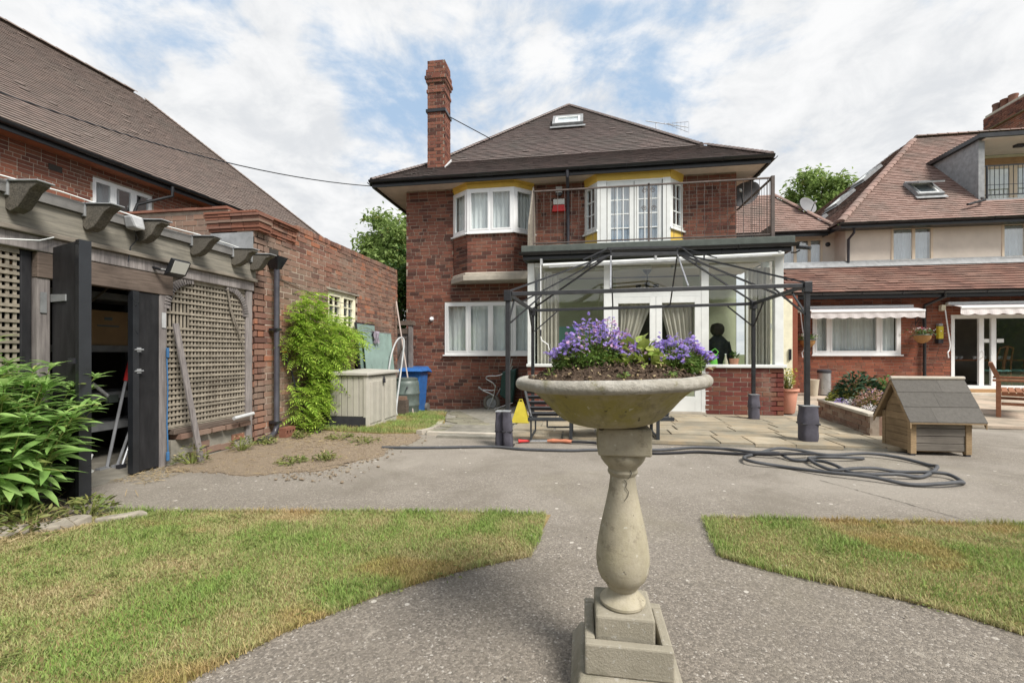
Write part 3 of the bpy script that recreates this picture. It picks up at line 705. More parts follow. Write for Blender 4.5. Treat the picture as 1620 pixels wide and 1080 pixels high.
def clump(name, label, cat, c, r, h, n, mat, LL=.06, WW=.02, seed=0, group=None, stems=True, stemmat='stem_green', up=.5, mat2=None, k2=0.0, dome=True, ob=0, leafname='leaf', L2=None, W2=None):
    """small plant: stems part, leaf parts"""
    rng = random.Random(seed); T = thing(name, label, cat, c, group); c = Vector(c); M = []; M2 = []; sm = MB()
    for i in range(n):
        a = rng.uniform(0, 6.28); q = math.sqrt(rng.random()); v = rng.random()**.7
        if dome: rad = r*q; zz = h*(1-.75*q*q)*(.25+.75*v)
        else: rad = r*q*(.4+.6*v); zz = h*v
        p = c+Vector((math.cos(a)*rad, math.sin(a)*rad, zz))
        m = leaf_mtx(p, a+rng.uniform(-1.2,1.2), rng.uniform(-.3, up*2), rng.uniform(-1,1), rng.uniform(.6,1.3))
        (M2 if rng.random() < k2*max(0, v*1.5-.2) else M).append(m)
        if stems and i % 6 == 0: sm.tube([c+Vector((math.cos(a)*rad*.3, math.sin(a)*rad*.3, 0)), c+Vector((math.cos(a)*rad*.7, math.sin(a)*rad*.7, zz*.6)), p], [.005,.004,.002], 4)
    if stems: obj('stem', sm, stemmat, T)
    pv = leaf_mesh('l', LL, WW, mat)
    if ob:
        me = meshmat('leaf_'+name, pv[0], pv[1], mat); M.sort(key=lambda m: (m.to_translation()-CAM).length)
        for m in M[:ob]: inst(leafname, me, T, None, mtx=m)
        M = M[ob:]
    if M: obj('foliage', scatter_mesh([pv], M, seed), mat, T, kind='stuff')
    if M2 and mat2: obj('flower', scatter_mesh([leaf_mesh('f', L2 or LL*.5, W2 or WW*.9, mat2, .1, .3, 2)], M2, seed), mat2, T, kind='stuff')
    return T
wpos = [(-3.98,4.0,.16,.22,'beside the foot of the trellis panel'),(-3.95,4.62,.14,.2,'under the middle of the trellis'),(-3.9,5.0,.13,.12,'at the foot of the brick pier'),(-3.75,5.45,.12,.1,'by the perforated brick'),(-3.2,5.5,.18,.08,'sprawling on the soil bed'),(-2.75,5.3,.2,.07,'low and brownish at the back of the soil bed'),(-2.7,4.35,.12,.09,'alone on the dry soil edge'),(-3.0,4.2,.15,.06,'flat on the middle of the soil')]
for i, (x, y, r, h, w) in enumerate(wpos):
    clump('weed', 'small green weed '+w, 'weed', (x, y, gz(x, y)+.01), r, h, 130, 'leaf_weed', .045, .014, 20+i, 'weeds in the soil bed', mat2='straw', k2=.3)

def grit(label, N, fn, smin, smax, mat, seed):
    rg = random.Random(seed); pr = []
    for k in range(3):
        b = MB().lathe([(.3,-.5),(.55,-.1),(.45,.3),(.1,.5)], 6); pr.append(([(x*(1+.2*k), y, z*.6) for x, y, z in b.v], b.f))
    M = []
    for _ in range(N): x, y = fn(rg); M.append(Matrix.Translation((x, y, gz(x, y)+.012)) @ Matrix.Rotation(rg.uniform(0,6.28), 4, 'Z') @ Matrix.Scale(smin+(smax-smin)*rg.random()**2.5, 4))
    o = obj('grit', scatter_mesh(pr, M, seed), mat, kind='stuff'); o['label'] = label; o['category'] = 'grit'
grit('loose stones and crumbs scattered over the soil bed', 1500, lambda r: (r.uniform(-4.1,-2.2), r.uniform(3.75,6.0)) if r.random() < .6 else (r.gauss(-2.5,.25), r.uniform(3.6,5.7)), .006, .028, 'soil_dry', 2)
def crumb(r): 
    a = r.uniform(0,6.28); q = r.uniform(.2,1)**.5*1.3; return (.2+q*math.cos(a), 1.9+q*math.sin(a)*.8)
grit('loose dark grit on the path round the urn', 110, crumb, .003, .012, 'rock', 3)
# ------------------------------------------------------------------ patio
def flags(name, parent, x0, x1, y0, y1, z, mat, seed, smin=.35, smax=.8, gap=.012, edge=None):
    rng = random.Random(seed); y = y0; n = 0
    while y < y1-.05:
        hgt = min(rng.uniform(smin, smax*.85), y1-y)
        if y1-y-hgt < .2: hgt = y1-y
        x = x0-rng.uniform(0, .25)
        while x < x1:
            w = rng.uniform(smin, smax*1.15); a, b = max(x, x0), min(x+w, x1); x += w
            if b-a < .1: continue
            subs = [(y, y+hgt)] if hgt < .45 or rng.random() < .55 else [(y, y+hgt*.5), (y+hgt*.5, y+hgt)]
            for c, d in subs:
                if edge and not edge((a+b)/2, (c+d)/2): continue
                g = gap*rng.uniform(.5, 1.5)/2; j = lambda: rng.uniform(-.006, .006); dz = rng.uniform(-.003, .004)
                p = [(a+g+j(), c+g+j()), (b-g+j(), c+g+j()), (b-g+j(), d-g+j()), (a+g+j(), d-g+j())]
                obj('flagstone', MB().prism(p, z-.04, z+dz), mat, parent); n += 1
        y += hgt
PZ = .05
mb = MB().prism([(-1.95,5.77),(3.6,5.77),(3.6,7.75),(14,7.75),(14,13.6),(4.05,13.6),(4.05,10.5),(-1.05,10.5),(-1.05,6.7),(-1.95,6.7)], -.2, PZ-.018)
patio = struct(obj('patio', mb, 'concrete_dark'))
flags('patio', patio, -1.0, 3.95, 5.76, 8.40, PZ, 'flag', 11, gap=.022)
flags('patio', patio, 3.95, 12.5, 7.72, 13.2, PZ, 'flag_right', 12, .5, .95, .01, edge=lambda x, y: not (x < 5.3 and y < 9.3))
# crazy paving falling towards the house wall
rng = random.Random(5); CR = MB().prism([(-2.2,6.0),(-1.03,5.98),(-1.03,10.4),(-3.1,10.4),(-2.95,9.4),(-2.4,7.6)], lambda x, y: gz(x, y)-.1, lambda x, y: gz(x, y)+.022)
crazy = struct(obj('crazy_paving', CR, 'concrete_dark')); pts = []
for j in range(15):
    for i in range(8): pts.append((-3.2+i*.31+(.15 if j % 2 else 0)+rng.uniform(-.09,.09), 5.95+j*.31+rng.uniform(-.09,.09)))
bnd = [(-2.2,6.0),(-1.03,5.98),(-1.03,10.36),(-3.05,10.36),(-2.95,9.4),(-2.4,7.6)]
def clip(poly, m, d):  # keep points where (p-m).d <= 0
    out = []
    for i in range(len(poly)):
        a, b = poly[i], poly[(i+1) % len(poly)]; da = (a[0]-m[0])*d[0]+(a[1]-m[1])*d[1]; db = (b[0]-m[0])*d[0]+(b[1]-m[1])*d[1]
        if da <= 0: out.append(a)
        if (da < 0) != (db < 0) and abs(da-db) > 1e-12: t = da/(da-db); out.append((a[0]+(b[0]-a[0])*t, a[1]+(b[1]-a[1])*t))
    return out
def voronoi_cells(pts, s, gap):
    for p in pts:
        poly = [(p[0]-s,p[1]-s),(p[0]+s,p[1]-s),(p[0]+s,p[1]+s),(p[0]-s,p[1]+s)]
        for q in pts:
            if q is p or abs(q[0]-p[0]) > 2*s or abs(q[1]-p[1]) > 2*s: continue
            d = (q[0]-p[0], q[1]-p[1]); L = math.hypot(*d); u = (d[0]/L, d[1]/L); poly = clip(poly, (p[0]+d[0]/2-u[0]*gap, p[1]+d[1]/2-u[1]*gap), u)
            if len(poly) < 3: break
        if len(poly) >= 3: yield p, poly
for p, poly in voronoi_cells(pts, .35, .012):
    if inpoly(p, bnd) and all(inpoly(q, [(-2.25,5.98),(-1.0,5.96),(-1.0,10.4),(-3.1,10.4),(-3.0,9.4),(-2.45,7.6)]) for q in poly):
        obj('paving_stone', MB().prism(poly, lambda x, y: gz(x, y), lambda x, y: gz(x, y)+.037), 'flag_crazy', crazy)
# kerb along grass and step edge
kb = [(-2.28,5.98),(-2.22,6.3),(-2.3,6.9),(-2.45,7.5)]
for k, (a, b) in enumerate(zip(kb, kb[1:])):
    d = Vector((b[0]-a[0], b[1]-a[1], 0)).normalized(); s = Vector((-d.y, d.x, 0))*.045
    P = [(a[0]+s.x, a[1]+s.y), (a[0]-s.x, a[1]-s.y), (b[0]-s.x, b[1]-s.y), (b[0]+s.x, b[1]+s.y)]
    obj('kerb_stone', MB().prism(P, lambda x, y: gz(x, y)-.05, lambda x, y: gz(x, y)+.06), 'ledge_stone', crazy)
obj('step_edge', MB().box(-2.15,-1.02,5.93,6.02,-.04,.045), 'ledge_stone', crazy)

# ================================================================== MAIN HOUSE
H = thing('main_house', 'two storey red brick house with hipped tile roof and tall chimney', 'house', (-.45,10.35,-.3))
WY = 10.35; ZB = -.30
def hole(x0, x1, z0, z1, X0=-4.27, Z0=ZB): return (x0-X0, x1-X0, z0-Z0, z1-Z0)
holes = [hole(-3.28,-1.05,1.11,2.36), hole(-3.08,-1.12,2.95,5.4), hole(.06,2.22,3.1,5.4), hole(-1.0,3.34,ZB,3.05)]
wall = brick_wall(H, (-4.27,WY,ZB), X3, FN, 7.61, 5.42, holes, 'brick_house', 200, .0815, .232, bond='r', mortar='mortar_dark', seed=2)
# side walls and back, plain brickwork core
obj('side_wall', MB().box(-4.27,-4.03,WY+.24,19.5,ZB,5.12), 'brick_house', H); obj('side_wall', MB().box(3.10,3.34,WY+.24,19.5,ZB,5.12), 'brick_house', H); obj('back_wall', MB().box(-4.03,3.10,19.3,19.5,ZB,5.12), 'brick_house', H)
obj('plinth', MB().box(-4.27,-1.06,WY-.05,WY-.002,ZB-.05,-.215), 'concrete_dark', H)
# lower window
window(H, (-3.28,WY-.03,1.11), X3, FN, 2.23, 1.25, [.58,1.13,1.68], cur='curtain_white', folds=16, glass='glass', curtains=[(0,.26,{}),(.25,.5,{}),(.5,.76,{}),(.75,1,{})])
# soldier course of stone under the bay: ledge
LP = [(-3.14,WY),(-2.70,9.86),(-1.2,9.86),(-1.04,10.02),(-1.04,WY)]
mb = MB(); mb.prism(LP, 2.80, 2.93); LP2 = [(-3.10,WY),(-2.66,9.90),(-1.22,9.90),(-1.06,10.05),(-1.06,WY)]; mb.prism(LP2, 2.931, 3.0); obj('stone_ledge', mb, 'ledge_stone', H, bevel=.015)
# bay 1: brick apron, three faces, window lights, yellow fascia
b0, b1, b2, b3 = Vector((-3.08,WY,0)), Vector((-2.64,10.0,0)), Vector((-1.54,10.0,0)), Vector((-1.12,WY,0))
bay = obj('bay', MB().prism([(p.x*.985-.03, p.y+.05) for p in (b0,b1,b2,b3)], 3.0, 3.90), 'mortar_dark', H)
for k, (p, q) in enumerate(((b0,b1),(b1,b2),(b2,b3))):
    U = (q-p).normalized(); Nn = Vector((U.y, -U.x, 0)); W = (q-p).length
    brick_wall(H, p+Z3*3.0-Nn*.012, U, Nn, W, .815, [], 'brick_house', 14, .0815, .232, t=.03, bond='s', mortar='mortar_dark', name='bay_brickwork', seed=20+k)
    brick_wall(H, p+Z3*3.815-Nn*.012, U, Nn, W, .11, [], 'brick_house', 5, .11, .085, t=.03, bond='s', mortar='mortar_dark', name='soldier_course', seed=30+k)
    window(H, p+Z3*3.93, U, Nn, W, 1.02, [W/2] if k == 1 else [], cur='curtain_white', folds=9 if k == 1 else 4, name='bay_window', fr=.06, room=(k == 1), glass='glass')
    f = MB().hexa([p+Z3*4.952-Nn*.1, q+Z3*4.952-Nn*.1, q+Z3*4.952-Nn*.02, p+Z3*4.952-Nn*.02, p+Z3*5.16-Nn*.1, q+Z3*5.16-Nn*.1, q+Z3*5.16+Nn*.03, p+Z3*5.16+Nn*.03]); obj('bay_fascia', f, 'yellow_paint', H)
    f = MB().hexa([p+Z3*5.03-Nn*.02, q+Z3*5.03-Nn*.02, q+Z3*5.03+Nn*.022, p+Z3*5.03+Nn*.022, p+Z3*5.05-Nn*.02, q+Z3*5.05-Nn*.02, q+Z3*5.05+Nn*.022, p+Z3*5.05+Nn*.022]); obj('fascia_moulding', f, 'yellow_paint', H)
# bay 2 with french doors onto the balcony
c0, c1, c2, c3 = Vector((.06,WY,0)), Vector((.33,9.97,0)), Vector((1.88,9.97,0)), Vector((2.22,WY,0))
for k, (p, q) in enumerate(((c0,c1),(c1,c2),(c2,c3))):
    U = (q-p).normalized(); Nn = Vector((U.y, -U.x, 0)); W = (q-p).length
    if k == 1:
        mbp = MB(); mbp.box(p.x,p.x+.2,9.93,10.05,3.17,4.93); mbp.box(q.x-.16,q.x,9.93,10.05,3.17,4.93); obj('door_post', mbp, 'white_paint', H)
        for s in (0, 1):
            x = p.x+.21+s*.59; window(H, (x,9.96,3.18), X3, FN, .575, 1.72, [], mat='white_paint', cur=None if s else None, name='french_door', fr=.09, sash=False, bars=(3,5), sill=False, glass='glass_sky', room=(s == 0), roomd=1.6)
            curtain(H, (x+.09,10.12,3.2), X3, FN, .40, 1.62, 6, .02, 'curtain_white', seed=s)
        obj('door_head', MB().box(p.x+.2,q.x-.16,9.95,10.05,4.901,4.93), 'white_paint', H)
    else:
        window(H, p+Z3*3.86, U, Nn, W, 1.07, [], cur=None, name='side_light', fr=.06, bars=(2,3), glass='glass_sky', room=False, mat='white_paint')
        obj('bay_panel', MB().hexa([p+Z3*3.12-Nn*.08, q+Z3*3.12-Nn*.08, q+Z3*3.12-Nn*.005, p+Z3*3.12-Nn*.005, p+Z3*3.82-Nn*.08, q+Z3*3.82-Nn*.08, q+Z3*3.82-Nn*.005, p+Z3*3.82-Nn*.005]), 'yellow_paint', H)
    f = MB().hexa([p+Z3*4.934-Nn*.1, q+Z3*4.934-Nn*.1, q+Z3*4.934-Nn*.0, p+Z3*4.934-Nn*.0, p+Z3*5.16-Nn*.1, q+Z3*5.16-Nn*.1, q+Z3*5.16+Nn*.03, p+Z3*5.16+Nn*.03]); obj('bay_fascia', f, 'yellow_paint', H)
obj('room_lining', MB().box(-3.2,3.0,11.75,11.85,3.0,5.1), 'interior_room', H)
obj('upper_floor', MB().box(-4.02,3.09,WY+.25,19.2,2.7,2.9), 'interior_room', H)
# roof
EY, EZ, BY, BZ = 9.83, 5.22, 10.95, 6.02; AP = Vector((-.42,14.25,9.05)); XL, XR = -4.93, 3.86
TL, TR = Vector((XL,EY,EZ)), Vector((XR,EY,EZ)); ML, MR = Vector((XL+1.12,BY,BZ)), Vector((XR-1.10,BY,BZ)); AB = Vector((-.42,18,9.05))
BKY = 21.0
mb = MB()
dn = lambda p, d=.02: Vector(p)-Z3*d
mb.quad(*[dn(p) for p in (TL,TR,MR,ML)]); mb.quad(*[dn(p) for p in (ML,MR,AP)])
tb, tb2 = Vector((XL,BKY,EZ)), Vector((XR,BKY,EZ)); mlb, mrb = Vector((ML.x,BKY-1.1,BZ)), Vector((MR.x,BKY-1.1,BZ)); apb = Vector((-.42,17,9.05))
mb.quad(tb, TL, ML, mlb); mb.quad(mlb, ML, AP, apb); mb.quad(TR, tb2, mrb, MR); mb.quad(MR, mrb, apb, AP); mb.quad(tb2, tb, mlb, mrb); mb.quad(mrb, mlb, apb)
roof = obj('roof', mb, 'tile_main', H)
tiled(H, roof, [TL, TR, MR, ML], 'tile_main', 120, .165, .1, 3)
tiled(H, roof, [ML, MR, AP], 'tile_main', 100, .165, .1, 4)
bonnet(roof, TL+Z3*.01, ML+Z3*.005, 'tile_main', .10, .11, 'hip_tile'); bonnet(roof, ML+Z3*.005, AP, 'tile_main', .10, .11, 'hip_tile'); bonnet(roof, TR+Z3*.01, MR+Z3*.005, 'tile_main', .10, .11, 'hip_tile'); bonnet(roof, MR+Z3*.005, AP, 'tile_main', .10, .11, 'hip_tile'); bonnet(roof, AP-Z3*.02, apb-Z3*.02, 'tile_main', .12, .33)
# eaves: soffit, fascia, gutter
mb = MB().box(XL+.05,XR-.05,EY+.04,WY,5.115,5.135); mb.box(XL+.05,-4.27,WY,BKY,5.115,5.135); mb.box(3.34,XR-.05,WY,BKY,5.115,5.135); obj('soffit', mb, 'soffit', H)
mb = MB().box(XL+.02,XR-.02,EY,EY+.035,5.06,5.19); mb.box(XL,XL+.035,EY+.04,BKY,5.06,5.19); mb.box(XR-.035,XR,EY+.04,BKY,5.06,5.19); obj('fascia', mb, 'gutter_black', H)
def gutter(parent, p, q, r=.06, out=(0,-1,0), name='gutter', mat='gutter_black'):
    p, q, o = Vector(p), Vector(q), Vector(out); d = (q-p).normalized(); mb = MB(); m = 7
    for e in (p, q):
        for rr in (r, r*.86):
            for i in range(m): t = math.pi*i/(m-1); mb.v.append(tuple(e+o*(r-rr*math.cos(t))-Z3*(rr*math.sin(t))))
    for i in range(m-1): mb.f += [(i, i+1, 2*m+i+1, 2*m+i), (m+i+1, m+i, 3*m+i, 3*m+i+1), (i, m+i, m+i+1, i+1), (2*m+i, 2*m+i+1, 3*m+i+1, 3*m+i)]
    mb.f += [(0, 2*m, 3*m, m), (m-1, 2*m-1, 4*m-1, 3*m-1)]
    g = obj(name, mb, mat, parent, smooth=40)
    n = int((q-p).length/1.0)
    mbb = MB()
    for k in range(1, n+1):
        c = p+d*(k*(q-p).length/(n+1)); mbb.tube([c+o*(r-r*1.12*math.cos(math.pi*i/6))-Z3*(r*1.1*math.sin(math.pi*i/6)) for i in range(7)], .008, 5)
    if n: obj('gutter_bracket', mbb, mat, g)
    return g
gutter(H, (XL-.02,EY-.005,5.20), (XR+.02,EY-.005,5.20), .06)
gutter(H, (XL-.005,BKY,5.20), (XL-.005,EY,5.20), .055, (-1,0,0)); gutter(H, (XR+.005,EY,5.20), (XR+.005,BKY,5.20), .055, (1,0,0))
obj('downpipe', MB().tube([(-.32,EY-.06,5.15),(-.32,EY-.06,5.02),(-.32,10.2,4.9),(-.32,10.27,4.8),(-.32,10.27,3.18)], .038, 10), 'pipe_grey', H, smooth=50)
# skylight
def skylight(parent, c, U, S, N, w, h, op=0, name='skylight', glass='glass_sky'):
    c, U, S, N = map(Vector, (c, U, S, N)); mb = MB()
    def bx(a, b, s0, s1, n0, n1): mb.hexa([c+U*a+S*s0+N*n0, c+U*b+S*s0+N*n0, c+U*b+S*s1+N*n0, c+U*a+S*s1+N*n0, c+U*a+S*s0+N*n1, c+U*b+S*s0+N*n1, c+U*b+S*s1+N*n1, c+U*a+S*s1+N*n1])
    e = .08; bx(-w/2, -w/2+e, -h/2, h/2, 0, .11); bx(w/2-e, w/2, -h/2, h/2, 0, .11); bx(-w/2+e, w/2-e, -h/2, -h/2+e, 0, .11); bx(-w/2+e, w/2-e, h/2-e, h/2, 0, .11)
    s = obj(name, mb, 'lead', parent)
    mb = MB(); e2 = .135; bx(-w/2+e, -w/2+e2, -h/2+e, h/2-e, .02, .1); bx(w/2-e2, w/2-e, -h/2+e, h/2-e, .02, .1); bx(-w/2+e2, w/2-e2, -h/2+e, -h/2+e2, .02, .1); bx(-w/2+e2, w/2-e2, h/2-e2, h/2-e, .02, .1); obj('frame', mb, 'white_paint', s)
    mb = MB(); bx(-w/2+e2, w/2-e2, -h/2+e2, h/2-e2, .06, .07); obj('pane', mb, glass, s)
    mb = MB(); bx(-w/2+e2, w/2-e2, -h/2+e2, h/2-e2, .035, .045); obj('blind', mb, 'curtain_white', s)
    mb = MB(); bx(-w/2-.06, w/2+.06, -h/2-.14, -h/2-.005, .025, .04); obj('flashing', mb, 'lead', s)
    return s
Sv = (Vector((-.42,AP.y,AP.z))-Vector((-.42,BY,BZ))).normalized(); Nv = X3.cross(Sv)
skylight(H, Vector((-.40,12.80,BZ+(12.80-BY)*(AP.z-BZ)/(AP.y-BY)))+Nv*.03, X3, Sv, Nv, .86, .74)
# chimney
ch = obj('chimney', MB().box(-3.80,-3.36,10.55,11.02,5.4,8.40), 'mortar_dark', H)
def stack(x0, x1, y0, y1, z0, z1, seed, n=18, wall=None, par=H, mat='brick_house', c=.0815):
    brick_wall(par, (x0,y0,z0), X3, FN, x1-x0, z1-z0, [], mat, n, c, .232, wall=wall, bond='f', seed=seed)
    brick_wall(par, (x1,y0,z0), Y3, X3, y1-y0, z1-z0, [], mat, n, c, .232, wall=wall, bond='f', seed=seed+1)
stack(-3.80,-3.36,10.55,11.02,5.5,7.85,40,24,ch)
for k, (z0, z1, e) in enumerate(((7.6,7.68,.02),(7.85,7.93,.03),(7.93,8.01,.055),(8.01,8.17,.03),(8.17,8.40,.0))):
    b = obj('chimney_band', MB().box(-3.80-e,-3.36+e,10.55-e,11.02+e,z0+.002,z1), 'mortar_dark', ch) if e else None
    if e == 0: continue
    stack(-3.80-e,-3.36+e,10.55-e,11.02+e,z0,z1,50+k*3,2,b)
stack(-3.80,-3.36,10.55,11.02,8.17,8.40,70,4,ch)
obj('chimney_strap', MB().box(-3.835,-3.325,10.515,11.055,7.12,7.19), 'black_gloss', ch)
obj('chimney_stay', MB().tube([(-3.33,10.9,7.16),(-2.35,12.2,7.05)], .012, 6), 'black_gloss', ch)
obj('flashing', MB().hexa([(-3.85,10.49,5.62),(-3.31,10.49,5.62),(-3.31,10.53,5.63),(-3.85,10.53,5.63),(-3.84,10.51,5.71),(-3.32,10.51,5.71),(-3.32,10.535,5.71),(-3.84,10.535,5.71)]), 'lead_pale', ch)
obj('flashing', MB().hexa([(-3.345,10.5,5.62),(-3.27,10.5,5.64),(-3.27,11.05,6.05),(-3.345,11.05,6.05),(-3.345,10.5,5.74),(-3.32,10.5,5.70),(-3.32,11.05,6.12),(-3.345,11.05,6.15)]), 'lead_pale', ch)
# privacy screen beside the balcony, fixed to the wall
obj('privacy_screen', MB().slab([(-1.10,10.30,3.17),(-1.10,8.95,3.17),(-1.10,9.05,3.8),(-1.10,9.95,4.9),(-1.10,10.30,4.9)], (1,0,0), .03), 'wood_grey', H)
# wall lamp and alarm
a = thing('alarm_box', 'red and white burglar alarm box under eaves between the bays', 'alarm', (-.53,WY,4.4))
obj('case', MB().hexa([(-.69,10.26,4.42),(-.37,10.26,4.42),(-.37,10.34,4.42),(-.69,10.34,4.42),(-.66,10.27,4.57),(-.40,10.27,4.57),(-.40,10.34,4.57),(-.66,10.34,4.57)]), 'alarm_red', a, bevel=.01)
obj('face', MB().box(-.66,-.40,10.25,10.34,4.572,4.70), 'lamp_white', a, bevel=.01)
f = thing('floodlight', 'small grey floodlight fixed above the alarm box', 'floodlight', (-.52,WY,4.8)); obj('housing', MB().box(-.60,-.45,10.20,10.32,4.83,4.97), 'lead_pale', f, bevel=.01); obj('sensor', MB().box(-.58,-.47,10.22,10.30,4.765,4.825), 'black_gloss', f, bevel=.01); obj('bracket', MB().box(-.54,-.50,10.32,10.345,4.80,4.95), 'black_gloss', f)
cm = thing('security_camera', 'white dome camera on brick wall left of lower window', 'camera', (-3.73,WY,1.95)); obj('dome', MB().lathe([(.05,0),(.05,.02),(.035,.05),(.012,.07)], 16, (0,0,0)), 'white_upvc', cm, smooth=50, local=True); obj('bracket', MB().lathe([(.06,-.02),(.06,0)], 14), 'lead_pale', cm, local=True); cm.rotation_euler = (R(105),0,0); cm.location = (-3.62,WY-.02,1.97)
# satellite dish on right flank and roof aerial
def dish(label, c, r, az, mat='dish'):
    d = thing('satellite_dish', label, 'dish', c); prof = [(.001,0),(r*.4,.02*r),(r*.75,.1*r),(r,.2*r),(r*1.01,.2*r)]
    o = obj('reflector', MB().lathe(prof, 28, cap=False), mat, d, smooth=60, local=True); ar = obj('arm', MB().tube([(0,-r*.95,.15*r),(0,-r*.3,r*.95)], .012, 6), 'black_gloss', d, local=True); lb = obj('receiver', MB().lathe([(.03,0),(.035,.04),(.02,.08)], 10, (0,-r*.3,r*.95)), 'lead_pale', d, local=True); mt = obj('bracket', MB().tube([(0,0,0),(0,0,-.25)], .02, 6), 'black_gloss', d, local=True)
    d.rotation_euler = (R(70), 0, az); return d
dish('grey satellite dish on right flank of main house under eaves', (3.66,10.75,4.72), .32, R(-35))
ae = thing('tv_aerial', 'thin silver television aerial above right slope of main roof', 'aerial', (2.2,12.2,7.5))
obj('mast', MB().tube([(2.05,12.9,6.6),(2.05,12.9,7.62)], .015, 6), 'silver', ae); obj('boom', MB().tube([(1.75,12.75,7.6),(3.0,13.3,7.6)], .012, 6), 'silver', ae)
for k in range(2): obj('side_arm', MB().tube([(2.35,13.0,7.6),(3.0,13.3,7.76-k*.30)], .007, 4), 'silver', ae)
for k in range(7): t = k/6; obj('element', MB().tube([(2.3+.72*t,12.98+.33*t,7.6-(.05+.12*t)),(2.3+.72*t,12.98+.33*t,7.6+(.05+.12*t))], .005, 4), 'silver', ae)

# ================================================================== CONSERVATORY
K = thing('conservatory', 'white framed glass conservatory on low brick wall with flat roof terrace', 'conservatory', (1.2,8.41,.05))
CY0 = 8.41
for x0, x1, s, n in ((-1.03,.42,101,40),(2.19,3.49,102,110)):
    brick_wall(K, (x0,CY0,.05), X3, FN, x1-x0, .83, [], 'brick_new', n, .083, .238, name='dwarf_wall', bond='s', seed=s, t=.2)
brick_wall(K, (3.49,CY0,.05), Y3, X3, 1.9, .83, [(.65,1.5,.0,.9)], 'brick_new', 20, .083, .238, name='dwarf_wall', bond='s', seed=103, t=.2)
obj('dwarf_wall', MB().box(-1.03,-.83,CY0+.22,10.3,-.3,.88), 'brick_new', K)
W_ = 'white_paint'
mb = MB().box(-1.05,.44,CY0-.05,CY0+.14,.885,.94); obj('sill', mb, W_, K, bevel=.008); obj('sill', MB().box(2.19,3.53,CY0-.05,CY0+.14,.885,.94), W_, K, bevel=.008); obj('sill', MB().box(3.38,3.53,CY0+.142,9.05,.885,.94), W_, K, bevel=.008)
for x0, x1 in ((-1.03,-.90),(.40,.55),(2.12,2.25),(3.35,3.49)):
    z0 = .942 if (x0 < 0 or x0 > 3) else .05
    obj('post', MB().box(x0,x1,CY0-.005,CY0+.12,z0,2.86), W_, K, bevel=.005)
obj('post', MB().box(3.37,3.49,9.0,9.1,.05,2.86), W_, K); obj('post', MB().box(3.37,3.49,9.85,9.95,.05,2.86), W_, K)
obj('head_rail', MB().box(-.898,3.348,CY0+.004,CY0+.11,2.78,2.86), W_, K); obj('door_head', MB().box(.552,2.118,CY0-.002,CY0+.1,2.18,2.28), W_, K)
for (x0, x1, z0, z1) in ((-.90,.40,.94,2.78),(2.25,3.35,.94,2.78),(.55,2.12,2.28,2.78)):
    obj('pane', MB().box(x0-.003,x1+.003,CY0+.05,CY0+.056,z0-.002,z1+.002), 'glass', K)
obj('pane', MB().box(3.42,3.426,CY0+.12,9.0,.94,2.86), 'glass', K); obj('pane', MB().box(-.97,-.964,CY0+.12,10.3,.88,2.86), 'glass', K)
# double doors
for x0, x1 in ((.555,1.33),(1.335,2.115)):
    d = MB(); f = .105
    d.box(x0,x0+f,CY0-.01,CY0+.045,.09,2.175); d.box(x1-f,x1,CY0-.01,CY0+.045,.09,2.175); d.box(x0+f,x1-f,CY0-.01,CY0+.045,2.06,2.175); d.box(x0+f,x1-f,CY0-.01,CY0+.045,.09,.36)
    dr = obj('door', d, W_, K, bevel=.004); obj('pane', MB().box(x0+f-.003,x1-f+.003,CY0+.015,CY0+.022,.357,2.063), 'glass', dr)
    hx = x1-.05 if x0 < 1 else x0+.05; obj('handle', MB().tube([(hx,CY0-.012,1.1),(hx,CY0-.05,1.1),(hx+(-.1 if x0 < 1 else .1),CY0-.05,1.1)], .009, 6).box(hx-.02,hx+.02,CY0-.02,CY0-.0105,1.0,1.2), 'silver', dr)
obj('threshold', MB().box(.44,2.19,CY0-.06,CY0+.1,.052,.088), 'ledge_stone', K)
# side door standing open
d = obj('side_door', MB().box(3.52,3.90,9.02,9.07,.10,2.16), 'cream_paint', K, bevel=.006); obj('handle', MB().box(3.83,3.87,8.99,9.018,1.02,1.22), 'black_gloss', d); obj('hinge', MB().box(3.5,3.53,9.0,9.02,1.6,1.7), 'silver', d)
# inside: back wall paint, floor, ceiling
obj('inner_wall', MB().box(-.82,.75,10.25,10.30,.06,2.83), 'interior_green', K); obj('inner_wall', MB().box(.752,2.2,10.25,10.30,.06,2.83), 'interior_beige', K, label='pale inner wall behind the doors'); obj('inner_wall', MB().box(2.202,3.3,10.25,10.30,.06,2.83), 'interior_green', K)
obj('inner_panel', MB().box(-.80,.73,10.235,10.248,.3,1.75), 'interior_teal', K); obj('inner_doorway', MB().box(1.0,1.9,10.23,10.248,.07,2.05), 'interior_dark', K)
obj('floor', MB().box(-.95,3.40,CY0+.13,10.24,.052,.085), 'floor_wood', K); obj('ceiling', MB().box(-1.02,3.42,CY0+.13,10.32,2.862,2.9), 'interior_beige', K)
